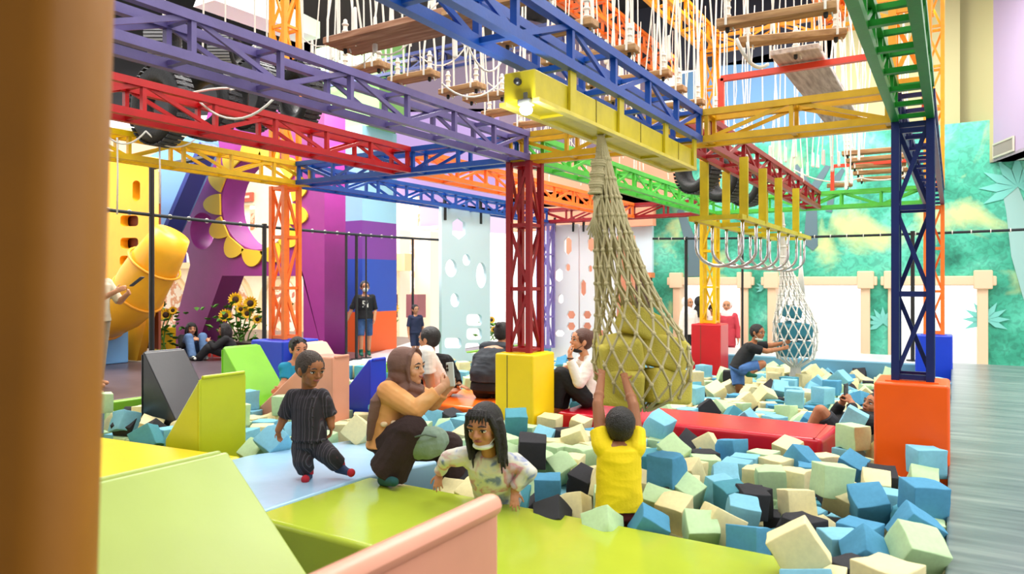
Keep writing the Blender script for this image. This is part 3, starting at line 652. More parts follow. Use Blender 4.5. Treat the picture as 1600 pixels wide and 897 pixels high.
rings = [(939, 214, 4, 4.33), (941, 240, 9, 4.33), (946, 290, 17, 4.34), (955, 350, 26, 4.35), (968, 420, 38, 4.37), (984, 480, 52, 4.39), (1000, 530, 71, 4.4), (1003, 562, 77, 4.4), (1004, 600, 72, 4.4), (1004, 626, 52, 4.4), (1004, 640, 14, 4.4)]
nt_, nodes = net(rings, 16, .0075, 'big cream rope net bag bulging with yellow foam, held up by the boy in yellow', 4.33)
st = MB()
for k in range(16):
    pts = []
    for i, (px, py, hw, d) in enumerate(rings[1:6]):
        a_ = 2 * math.pi * (k + .3 * i) / 16; c = P(px, py, d); rr = hw / FPX * d * .9; pts.append(c + RT * rr * math.cos(a_) + FW * rr * math.sin(a_))
    st.tube(pts, .0085, 6)
st.build('lift_strands', M_rope2, nt_, smooth=True)
cw = MB()
for k in range(16): 
    c = P(935 - k * .35, 252 + k * 3.3, 4.28); cw.torus(c, .034 + .006 * math.sin(k * 1.3), .0085, n=14, m=6)
cw.build('rope_wrap', M_rope2, nt_, smooth=True)
tl = MB()
for k in range(12): tl.tube([P(931 + k * .8, 305, 4.27 + .006 * (k % 3)), P(929 - k * .2, 335, 4.27), P(924 - 7 + k * 2.2, 360 + (k * 7) % 17, 4.26)], .005, 5)
tl.build('frayed_end', M_rope2, nt_, smooth=True)
hk = MB(); c = P(939, 214, 4.33); hk.torus(c + UP * .03, .03, .008, 'y', 16, 6).tube([c - UP * .1, c + UP * .01], .022, 8); hk.build('hanging_loop', M_rope2, nt_, smooth=True)
def soft_block(c, s, rot, m, label, group, bev=.03, name='foam_block'):
    o = MB().box((0, 0, 0), s).build(name, m, org=(0, 0, 1e-9), bevel=bev, seg=3); o.location = c; o.rotation_euler = rot; return tag(o, label, 'foam block', group)
M_fy = mat('foam_olive_yellow', (206, 192, 84), .9, bump=.35, bscale=120, var=.08, vscale=8)
for q, s, e, lab in (((972, 602, 4.36), (.27, .26, .22), (5, 4, 20), 'low left'), ((1035, 603, 4.40), (.27, .28, .21), (-6, 6, 50), 'low right'), ((966, 552, 4.38), (.26, .28, .2), (8, -10, 35), 'upper left'),
                     ((1038, 551, 4.42), (.27, .28, .2), (-10, 12, 10), 'upper right'), ((1003, 507, 4.4), (.26, .22, .17), (4, 22, 60), 'topmost')):
    soft_block(P(*q), s, [R(v) for v in e], M_fy, 'olive yellow foam block packed in the big rope net, %s' % lab, 'foam blocks in the big net')
rings2 = [(1222, 332, 2, 9.5), (1224, 400, 5, 9.5), (1232, 440, 12, 9.45), (1238, 475, 22, 9.4), (1242, 505, 32, 9.4), (1243, 535, 33, 9.4), (1243, 560, 27, 9.4), (1243, 573, 8, 9.4)]
nt2, _ = net(rings2, 14, .0085, 'smaller white rope net with teal foam that a boy in black pushes', 9.5, m=M_rope)
tl = MB()
for k in range(12): tl.tube([P(1236 + k * 1.3, 570, 9.4), P(1234 + k * 1.6, 588, 9.4), P(1233 + k * 1.8, 592 + (k * 5) % 13, 9.4)], .0065, 5)
tl.build('tassel', M_rope, nt2, smooth=True)
tl = MB()
tl.tube([P(1251, 362, 9.8), P(1251, 400, 9.8)], .012, 6)
for k in range(10): tl.tube([P(1251, 400, 9.8), P(1249 + k * .6, 430, 9.8), P(1244 + k * 1.5, 470, 9.8)], .012, 5)
o = tl.build('rope_bundle', M_rope, smooth=True); tag(o, 'bundle of white rope hanging beside the smaller net', 'rope')
M_ft = mat('foam_teal', (58, 132, 150), .9, bump=.35, bscale=120, var=.08, vscale=8)
for q, s, e, lab in (((1232, 545, 9.38), (.24, .22, .2), (5, 6, 30), 'low left'), ((1256, 545, 9.42), (.2, .24, .2), (-8, 6, 10), 'low right'), ((1233, 516, 9.4), (.24, .22, .2), (8, -10, 55), 'middle left'), ((1256, 518, 9.42), (.2, .22, .2), (-8, 12, 20), 'middle right'), ((1238, 488, 9.4), (.2, .18, .16), (4, 12, 40), 'topmost')):
    soft_block(P(*q), s, [R(v) for v in e], M_ft, 'teal foam block packed in the smaller rope net, %s' % lab, 'foam blocks in the smaller net')
# ------------------------------------------------------------------ cut-out walls with holes
def cutout(name, outline, holes, ext, m, parent=None, org=None, bevel=0):
    """planar outline (3D points) with holes, pushed along ext"""
    o0 = Vector(outline[0]); n_ = Vector(ext).normalized(); ex = (Vector(outline[1]) - o0).normalized(); ey = n_.cross(ex).normalized(); ex = ey.cross(n_)
    cu = bpy.data.curves.new(name, 'CURVE'); cu.dimensions = '2D'; cu.fill_mode = 'BOTH'; cu.extrude = Vector(ext).length / 2; cu.bevel_depth = bevel
    for ring in [outline] + holes:
        sp = cu.splines.new('POLY'); sp.points.add(len(ring) - 1); sp.use_cyclic_u = True
        for p, q in zip(sp.points, ring): v = Vector(q) - o0; p.co = (v.dot(ex), v.dot(ey), 0, 1)
    t = bpy.data.objects.new('tmp', cu); col.objects.link(t); dg = bpy.context.evaluated_depsgraph_get()
    me = bpy.data.meshes.new_from_object(t.evaluated_get(dg)); bpy.data.objects.remove(t); bpy.data.curves.remove(cu)
    M = Matrix((ex, ey, n_)).transposed().to_4x4(); base = Vector(org) if org is not None else (wloc(parent) if parent else o0)
    me.transform(Matrix.Translation(o0 + Vector(ext) / 2 - base) @ M); me.name = name
    o = bpy.data.objects.new(name, me); col.objects.link(o)
    if parent: o.parent = parent
    else: o.location = base
    o.data.materials.clear(); o.data.materials.append(m); return o
def el(px, py, rx, ry, f, n=28, a0=0): return [f(px + rx * math.cos(2 * math.pi * k / n + a0), py + ry * math.sin(2 * math.pi * k / n + a0)) for k in range(n)]
def hexa(px, py, rx, ry, f): return [f(px + x * rx, py + y * ry) for x, y in ((0, -1), (1, -.55), (1, .55), (0, 1), (-1, .55), (-1, -.55))]
def hexf(px, py, rx, ry, f): return [f(px + x * rx, py + y * ry) for x, y in ((-.55, -1), (.55, -1), (1, 0), (.55, 1), (-.55, 1), (-1, 0))]
def rr(px, py, rx, ry, f):
    pts = []
    for cx, cy, a0 in ((rx - ry * .6, -ry * .4, -90), (rx - ry * .6, ry * .4, 0), (-rx + ry * .6, ry * .4, 90), (-rx + ry * .6, -ry * .4, 180)):
        for k in range(5): a = R(a0 + k * 22.5); pts.append(f(px + cx + ry * .6 * math.cos(a), py + cy + ry * .6 * math.sin(a)))
    return pts
YP = 7.9
fp = lambda x, y: PY(x, y, YP)
M_pur = mat('panel_purple', (150, 44, 134), .5, var=.05); M_pet = mat('petal_yellow', (242, 204, 50), .5)
pp = thing('play_arch', PY(390, 556, YP), 'big purple play arch with a round flower ringed hole', 'play structure')
hole = el(402, 318, 55, 72, fp, 40)
cutout('panel', [fp(*q) for q in ((327, 170), (270, 362), (294, 397), (297, 414), (264, 544), (306, 547), (347, 431), (474, 431), (474, 561), (507, 563), (507, 170))], [hole, el(316, 361, 19, 29, fp)], (0, .45, 0), M_pur, pp)
for k in range(13):
    a = 2 * math.pi * k / 13 + .22; cx, cy = 402 + 56 * math.cos(a), 318 + 73 * math.sin(a)
    tx, ty = -math.sin(a) * 55, math.cos(a) * 72; l_ = math.hypot(tx, ty); tx, ty = tx / l_, ty / l_; nx, ny = math.cos(a), math.sin(a)
    pts = [fp(cx + tx * math.cos(q) * 16.5 + nx * math.sin(q) * 26, cy + ty * math.cos(q) * 16.5 + ny * math.sin(q) * 26) for q in [math.pi * j / 12 for j in range(13)]]
    t = MB(); t.prism([v + Vector((0, -.035, 0)) for v in pts], (0, .03, 0)); t.build('petal', M_pet, pp)
M_pb = mat('panel_blue', (110, 158, 214), .5); M_pbd = mat('panel_blue_edge', (40, 60, 140), .5)
YB = 7.2
fb = lambda x, y: PY(x, y, YB)
bp_ = thing('slanted_slab', fb(252, 368), 'light blue slanted play panel with a dark blue edge left of the purple arch', 'play structure')
cutout('panel', [fb(*q) for q in ((222, 250), (318, 200), (322, 232), (262, 366), (236, 372), (222, 372))], [], (0, .25, 0), M_pb, bp_)
MB().bar(fb(327, 226), fb(268, 362), .09, .30, up=Vector((0, 1, 0))).build('edge', M_pbd, bp_)
# yellow slide house
YS = 6.3
fs = lambda x, y: PY(x, y, YS)
M_sl = mat('slide_yellow', (246, 178, 30), .4, var=.05); M_slb = mat('slide_brown', (120, 58, 32), .6)
sh = thing('slide_wall', fs(205, 560), 'amber yellow play wall with brown oval holes at far left', 'play structure')
ov = [rr(213, 298, 6, 17, fs), rr(202, 345, 14, 8.5, fs), rr(202, 380, 14, 8.5, fs), rr(199, 408, 12, 8.5, fs)]
ov[0] = [fs(213 + 6 * math.cos(a), 298 + (10 if math.sin(a) > 0 else -10) + 6 * math.sin(a)) for a in [2 * math.pi * k / 24 for k in range(24)]]
cutout('panel', [fs(*q) for q in ((120, 245), (236, 245), (236, 470), (214, 564), (120, 555))], ov, (0, .12, 0), M_sl, sh)
MB().bb(fs(120, 300).x, fs(232, 300).x, YS + .16, YS + .2, .2, 2.9).build('backing', M_slb, sh)
tb = thing('tube_slide', fs(225, 520), 'yellow curved slide sweeping down behind the black netting post', 'slide')
c0 = PY(170, 420, 6.9); t = MB(); 
pts = [PY(x, y, 6.05 - .04 * k) for k, (x, y) in enumerate(((270, 366), (257, 388), (242, 412), (226, 437), (216, 458), (192, 478), (164, 492), (134, 500), (104, 503)))]
t.tube(pts, [.24, .29, .33, .35, .36, .36, .36, .36, .36], 20); t.build('chute', M_sl, tb, smooth=True)
t = MB()
for k in (2, 4, 6): t.torus(pts[k], .365, .02, 'x', 24, 6, (pts[k + 1] - pts[k - 1]).to_track_quat('X', 'Z').to_matrix())
t.build('joint_ring', mat('slide_amber', (236, 160, 30), .4), tb, smooth=True)
MB().box(PY(203, 542, 6.4) + Vector((0, -.5, 0)), (.62, .6, .62)).build('soft_cube', mat('vinyl_cubeblue', (110, 168, 222), .4, bump=.06), bevel=.02, seg=3)
bpy.data.objects['soft_cube'].location.z = .0
tag(bpy.data.objects['soft_cube'], 'light blue padded cube below the yellow slide', 'padded block')
MB().box(PY(254, 530, 7.6), (.36, .3, .42)).build('soft_cube', mat('vinyl_cubeyellow', (236, 196, 20), .4, bump=.06), bevel=.02, seg=3)
o = [x for x in col.objects if x.name.startswith('soft_cube')][-1]; o.location.z = 0; tag(o, 'small yellow padded cube at the foot of the purple arch', 'padded block')
# striped column
sc_ = thing('striped_column', PY(536, 560, 9.2), 'square column with cyan, purple, blue and orange bands', 'column')
x0, x1 = PY(506, 500, 9.2).x, PY(566, 500, 9.2).x
for (ya, yb_, c, n_) in ((200, 346, (160, 214, 236), 'cyan'), (346, 405, (128, 66, 158), 'violet'), (405, 487, (44, 84, 186), 'blue'), (487, 566, (246, 104, 40), 'orange')):
    MB().bb(x0 + .25, x1, 9.2, 9.2 + .9, max(0, PY(536, yb_, 9.2).z), PY(536, ya, 9.2).z).build('band', mat('band_' + n_, c, .45), sc_)
MB().bb(x0 - .3, x1 + .3, 9.3, 10.0, PY(536, 200, 9.2).z, 5.5).build('cap', mat('band_green', (132, 190, 110), .6), sc_)
# pale shop fronts with arches
YG = 12.5
fg = lambda x, y: PY(x, y, YG)
M_cream = mat('shop_cream', (244, 226, 194), .7, var=.05); M_cream2 = mat('shop_trim', (226, 196, 150), .7)
def arch(cx, y0, rx, ry, yb_): return [fg(cx - rx, yb_)] + [fg(cx - rx * math.cos(math.pi * k / 14), y0 - ry * math.sin(math.pi * k / 14)) for k in range(15)] + [fg(cx + rx, yb_)]
o = cutout('wall_left', [fg(*q) for q in ((-60, 200), (-60, 556), (560, 556), (560, 200))], [arch(150, 480, 36, 50, 550), arch(262, 480, 30, 44, 550), arch(358, 480, 32, 46, 550), arch(440, 480, 28, 44, 550), [fg(*q) for q in ((376, 320), (398, 320), (398, 360), (376, 360))]], (0, .3, 0), M_cream); struct(o)
for cx, rx, ry in ((262, 34, 50), (358, 36, 52), (440, 32, 50)):
    t = MB().tube([fg(cx - rx, 540)] + [fg(cx - rx * math.cos(math.pi * k / 14), 480 - ry * math.sin(math.pi * k / 14)) for k in range(15)] + [fg(cx + rx, 540)], .09, 8); struct(t.build('trim_arch', M_cream2))
struct(MB().bb(fg(-60, 0).x, fg(470, 0).x, YG - .35, YG, fg(300, 420).z, fg(300, 411).z).build('trim_ledge', M_cream2))
M_shop = ramp_mat('shop_goods', [(.2, (244, 232, 220)), (.4, (226, 170, 140)), (.5, (250, 244, 236)), (.62, (196, 120, 110)), (.75, (240, 220, 190))], scale=2.2, detail=8, const=True, rough=.6)
struct(MB().bb(fg(-60, 0).x - 2, fg(560, 0).x, YG + 2.2, YG + 2.3, -.9, 3.5).build('wall_left_shop', M_shop))
for k, (px, c, s) in enumerate(((262, (214, 30, 50), .42), (282, (232, 60, 90), .34), (298, (110, 84, 170), .26), (312, (236, 226, 220), .34))):
    p = fg(px, 411); q = MB().box((p.x, YG - .17, p.z + s / 2), (s, .26, s)); q2 = q.build('gift_box', mat('box_%d' % k, c, .5), bevel=.02)
    tag(q2, ['bright red gift box on the cream shop ledge', 'pink red gift box second on the cream shop ledge', 'small violet box on the cream shop ledge', 'white box nearest the purple arch on the shop ledge'][k], 'box')
    MB().bb(p.x - s * .06, p.x + s * .06, YG - .31, YG - .295, p.z, p.z + s).build('ribbon', mat('ribbon_pale', (250, 230, 220), .5), q2)
sg = thing('shop_sign', fg(386, 310), 'small red brown shop sign seen through the flower hole', 'sign')
MB().box(fg(386, 309) - Vector((0, .06, 0)), (.62, .06, .24)).build('board', mat('sign_red', (190, 84, 60), .6), sg); MB().bar(fg(380, 309) - Vector((0, .1, 0)), fg(394, 308) - Vector((0, .1, 0)), .02, .06).build('emblem', mat('sign_cream', (250, 226, 190), .6), sg)
# centre: over-lit hall with pale pillars
M_pw = mat('pale_wall', (246, 232, 212), .7)
for k, (px, d, wd) in enumerate(((575, 16.5, .7), (612, 17.5, .5), (660, 18, .5))):
    p = P(px, 560, d); struct(MB().bb(p.x - wd / 2, p.x + wd / 2, p.y, p.y + .4, -.9, 2.5).build('wall_pillar', M_pw))
pq = P(612, 400, 17.0); 
struct(MB().bb(P(570, 400, 16.6).x, P(622, 400, 17.2).x + .4, pq.y, pq.y + .3, 1.5, 1.9).build('trim_lintel', mat('lintel_amber', (250, 214, 160), .6)))
for k, (px, py, c) in enumerate(((606, 508, (150, 92, 96)), (650, 505, (196, 120, 124)))):
    s = thing('display_stand', P(px, 545, 15.5), ['tall grey red display stand in the bright hall', 'pale red display stand in the bright hall near the netting post'][k], 'stand'); p = P(px, 545, 15.5); p.z = -.9
    MB().box(P(px, 478, 15.5), (.3, .3, .5)).build('head', mat('stand_head%d' % k, tuple(int(v * .8) for v in c), .6), s); MB().cap(P(px, 490, 15.5), (p.x, p.y, -.88), .1, .1, 10).build('pole', mat('stand_%d' % k, c, .6), s)
    MB().cap((p.x, p.y, -.9), (p.x, p.y, -.84), .3, .3, 14, True).build('base', mat('stand_%d' % k, c, .6), s)
# ------------------------------------------------------------------ sunflowers
M_leaf = mat('leaf_green', (84, 140, 44), .6, var=.2); M_sun = mat('sun_petal', (250, 196, 20), .5); M_sunc = mat('sun_centre', (60, 36, 20), .8); M_red = mat('pot_red', (200, 44, 30), .5)
def sunflower(base, flowers, spread, label, nleaf=60, pot=True, zt=None):
    t = thing('sunflower_plant', base, label, 'plant', 'sunflower plants'); base = Vector(base)
    lf = MB(); st = MB(); rnd = random.Random(len(label))
    H_ = max((Vector(f[0]).z for f in flowers)) - base.z
    for k in range(nleaf):
        p = base + RT * rnd.gauss(0, spread * .5) + FW * rnd.gauss(0, spread * .25) + UP * rnd.uniform(.12, H_ * .9)
        a = rnd.uniform(0, 6.28); d = (RT * math.cos(a) + FW * math.sin(a) + UP * rnd.uniform(-.5, .6)).normalized(); s = rnd.uniform(.09, .18); n_ = d.cross(UP).normalized()
        lf.add([p, p + d * s * .5 + n_ * s * .3 + UP * .02, p + d * s, p + d * s * .5 - n_ * s * .3 + UP * .02, p + d * s * .5 - UP * .03], [(0, 1, 2, 4), (0, 4, 2, 3)])
    for f, r in flowers:
        f = Vector(f); st.tube([base + RT * rnd.uniform(-.1, .1) + UP * .05, base.lerp(f, .6) + RT * rnd.uniform(-.05, .05), f], .012, 6)
        fc = (Vector((0, 0, EYE)) - f).normalized(); x = fc.cross(UP).normalized(); y = x.cross(fc); fl_ = MB()
        for ring, ro, n in ((0, 1, 16), (1, .82, 14)):
            for k in range(n):
                a = 2 * math.pi * (k + .5 * ring) / n; d = x * math.cos(a) + y * math.sin(a); q = fc.cross(d)
                fl_.add([f + d * r * .35 + q * r * .12, f + d * r * .75 * ro + q * r * .14 + fc * r * .14, f + d * r * ro + fc * r * (.05 + .1 * ring), f + d * r * .75 * ro - q * r * .14 + fc * r * .14, f + d * r * .35 - q * r * .12, f - fc * .01], [(0, 1, 2, 3, 4), (4, 5, 0)])
        o = fl_.build('flower', M_sun, t); MB().ell(f + fc * r * .06, (r * .42, r * .42, r * .16), Matrix((x, y, fc)).transposed()).build('flower_centre', M_sunc, o, smooth=True)
    lf.build('leaves', M_leaf, t); st.build('stems', M_leaf, t)
    if pot:
        q = MB()
        for k in range(7): c = base + RT * (k - 3) * spread * .28 - FW * spread * .5; q.box(c + UP * .12, (spread * .22, .03, .24), Matrix.Rotation(TH, 3, 'Z'))
        q.build('picket_pot', M_red, t)
    return t
D = 12.0
def ff(l, d): return [(P(x, y, d), r / FPX * d) for x, y, r in l]
b0 = P(378, 556, D); b0.z = 0
sunflower(b0, ff(((368, 468, 12), (391, 474, 12), (352, 493, 11), (376, 483, 8), (402, 499, 8), (386, 490, 9)), D), .55, 'potted sunflowers in a red picket planter right of the purple leg', 110)
b1 = P(252, 556, 12.4); b1.z = 0
sunflower(b1, ff(((246, 480, 9), (259, 492, 11), (270, 485, 7), (245, 466, 7)), 12.4), .5, 'sunflowers behind the black netting post left of the purple arch', 70, False)
b2 = P(600, 556, 14.0); b2.z = 0
sunflower(b2, ff(((612, 482, 12), (605, 505, 10), (592, 523, 11)), 14.0), .3, 'sunflowers standing beside the boy in the bright hall', 34, False)
b3 = P(766, 556, 14.5); b3.z = 0
sunflower(b3, ff(((768, 500, 6), (772, 515, 6)), 14.5), .25, 'small sunflower plant behind the pale blue panel', 26, False)
tbl = thing('low_table', P(394, 556, 11.8), 'small dark low table below the sunflowers', 'table'); c = P(394, 536, 11.8)
MB().box((c.x, c.y, c.z), (.62, .4, .04)).build('table_top', mat('table_dark', (50, 40, 40), .5), tbl)
for sx in (-1, 1):
    for sy in (-1, 1): MB().bar((c.x + sx * .27, c.y + sy * .16, c.z), (c.x + sx * .27, c.y + sy * .16, 0), .03).build('leg', mat('table_dark', (50, 40, 40), .5), tbl)
# ------------------------------------------------------------------ netting posts and top ropes
M_post = mat('post_black', (26, 28, 30), .45); M_net = mat('net_rope_black', (32, 40, 44), .8)
def npost(px, py, label, X=None, Y=None, w=.03, extra=None):
    q = PX(px, py, X) if X is not None else PY(px, py, Y)
    t = thing('netting_post', (q.x, q.y, 0), label, 'post', 'black netting posts')
    MB().cap((q.x, q.y, 0), q, w, w, 10, True).build('pole', M_post, t); MB().cap((q.x, q.y, 0), (q.x, q.y, .02), .09, .09, 12, True).build('foot_plate', M_post, t)
    MB().cap(q, q + UP * .02, w * 1.2, w * 1.1, 10, True).build('cap', M_post, t)
    if extra: MB().tube([q, extra], .03, 8).build('top_bar', M_post, t)
npost(237, 262, 'tall black netting post at left in front of the yellow slide', X=-8, extra=PX(322, 246, -8))
npost(413, 352, 'black netting post just left of the orange tower', X=-8)
npost(541, 366, 'black netting post in front of the striped column, left of the pair', X=-8, w=.02)
npost(557, 368, 'black netting post just left of the standing boy', X=-8, w=.024)
npost(572, 369, 'thin black netting post right behind the standing boy', X=-8, w=.014)
npost(645, 374, 'thin black netting post in the bright hall left of the pale blue panel', X=-8, w=.022)
npost(1072, 372, 'black netting post at the left edge of the first jungle wall opening', Y=12.7, w=.03)
npost(1426, 363, 'black netting post seen behind the navy tower', Y=12.7, w=.03)
npost(1160, 370, 'thin black netting post behind the far hook rack', Y=12.7, w=.02)
def nrope(a, b, label):
    t = thing('netting_rope', a, label, 'rope', None); a, b = Vector(a), Vector(b); pts = sag(a, b, .04, 16); q = MB().tube(pts, .02, 8); nf = len(q.f); n = int((b - a).length / .24)
    for k in range(n): p = a.lerp(b, (k + .5) / n) - UP * (.16 * (k + .5) / n * (1 - (k + .5) / n)); q.torus(p, .026, .007, 'x', 8, 4)
    o = q.build('head_rope', M_net, t); o.data.materials.append(M_rope)
    for i, pl_ in enumerate(o.data.polygons): pl_.material_index = 0 if i < nf else 1
nrope(PX(150, 326, -8), PX(690, 375, -8), 'black netting head rope with white lashings along the left side')
nrope(PY(1020, 373, 12.65), PY(1660, 356, 12.75), 'black netting head rope along the jungle wall side')
# ------------------------------------------------------------------ climbing panels with hexagon holes
XH = -6.5
fh = lambda x, y: PX(x, y, XH)
cp = thing('climbing_panel', fh(728, 570), 'pale blue climbing panel with hexagon and rounded holes', 'climbing panel')
hs = [hexa(717, 357, 10, 17, fh), el(705, 419, 9, 14, fh, 16), el(729, 406, 6, 9, fh, 16), el(711, 469, 7, 11, fh, 16), el(752, 430, 8, 20, fh, 18)] + [rr(x, y, rx, ry, fh) for x, y, rx, ry in ((741, 500, 12, 9), (741, 522, 12, 9), (740, 544, 13, 8), (708, 536, 13, 8))]
cutout('panel', [fh(690, 322), fh(690, 566), fh(766, 563), fh(766, 330)], hs, (-.05, 0, 0), mat('panel_pale_blue', (196, 224, 234), .5), cp)
for px, py in ((695, 326), (751, 332)): MB().bar(fh(px, py - 18), fh(px, py + 18), .05, .03).build('strap', M_post, cp)
YH = 11.9
fw_ = lambda x, y: PY(x, y, YH)
M_wp = mat('panel_white', (246, 244, 250), .5)
for k, (xa, xb_, lst) in enumerate(((861, 904, [('h', 887, 384, 6, 15), ('h', 873, 430, 6, 11), ('h', 887, 418, 3.5, 6.5), ('h', 876, 467, 4, 8), ('f', 892, 492, 7, 6), ('f', 892, 510, 7, 6), ('f', 874, 521, 8, 5), ('f', 897, 524, 5, 5)]),
                             (906, 962, [('h', 923, 382, 5.5, 12), ('h', 922, 420, 3, 6), ('h', 934, 432, 4, 10), ('h', 932, 467, 4, 7), ('f', 917, 492, 7, 6), ('f', 917, 510, 7, 6), ('h', 911, 450, 4.5, 14), ('f', 939, 522, 6, 6)]))):
    t = thing('climbing_panel', fw_(xa, 575), ['white climbing panel with hexagon holes right behind the red tower', 'white climbing panel with hexagon holes behind the big rope net'][k], 'climbing panel')
    cutout('panel', [fw_(xa, 352), fw_(xa, 568), fw_(xb_, 572), fw_(xb_, 350)], [(hexa if a == 'h' else hexf)(x, y, rx, ry, fw_) for a, x, y, rx, ry in lst], (0, .05, 0), M_wp, t)
    for px in (xa + 6, xb_ - 8): MB().bar(fw_(px, 340), fw_(px, 362), .05, .03).build('strap', M_post, t)
struct(MB().bb(fw_(858, 0).x, fw_(966, 0).x, YH + .7, YH + .8, -.05, 2.1).build('wall_back_salmon', M_salm))
# bright booth between the white panels and the jungle wall
struct(MB().bb(PY(956, 0, 14.9).x, PY(1019, 0, 14.9).x, 14.9, 15.1, PY(990, 428, 14.9).z, PY(990, 345, 14.9).z).build('wall_back_booth', mat('booth_blue', (206, 228, 240), .6)))
bt = thing('ticket_booth', PY(1000, 560, 14.5), 'dark brown booth front with an orange lintel behind the big net', 'booth')
MB().bb(PY(984, 0, 14.5).x, PY(1014, 0, 14.5).x, 14.5, 14.7, PY(1000, 505, 14.5).z, PY(1000, 434, 14.5).z).build('shutter', mat('booth_brown', (70, 48, 44), .6), bt)
MB().bb(PY(960, 0, 14.5).x, PY(1018, 0, 14.5).x, 14.44, 14.7, PY(1000, 434, 14.5).z, PY(1000, 426, 14.5).z).build('lintel', mat('booth_orange', (220, 130, 80), .6), bt)
MB().bb(PY(956, 0, 14.5).x, PY(964, 0, 14.5).x, 14.46, 14.7, -.9, PY(1000, 426, 14.5).z).build('post', mat('booth_orange', (220, 130, 80), .6), bt)
MB().bb(PY(964, 0, 14.5).x, PY(1014, 0, 14.5).x, 14.5, 14.7, -.9, PY(1000, 505, 14.5).z).build('counter', mat('booth_cream', (236, 220, 200), .6), bt)
ls_ = thing('light_strip', PX(660, 357, -14.1), 'slim warm light fixture on the lavender fascia', 'light fixture')
MB().bar(PX(638, 358, -14.1), PX(684, 356, -14.1), .05, .14).build('housing', mat('light_housing', (236, 220, 190), .5), ls_); MB().bar(PX(640, 358, -14.05), PX(682, 356, -14.05), .04, .07).build('diffuser', mat('light_diff', (255, 244, 220), .4, emit=(255, 240, 210), estr=1.2), ls_)
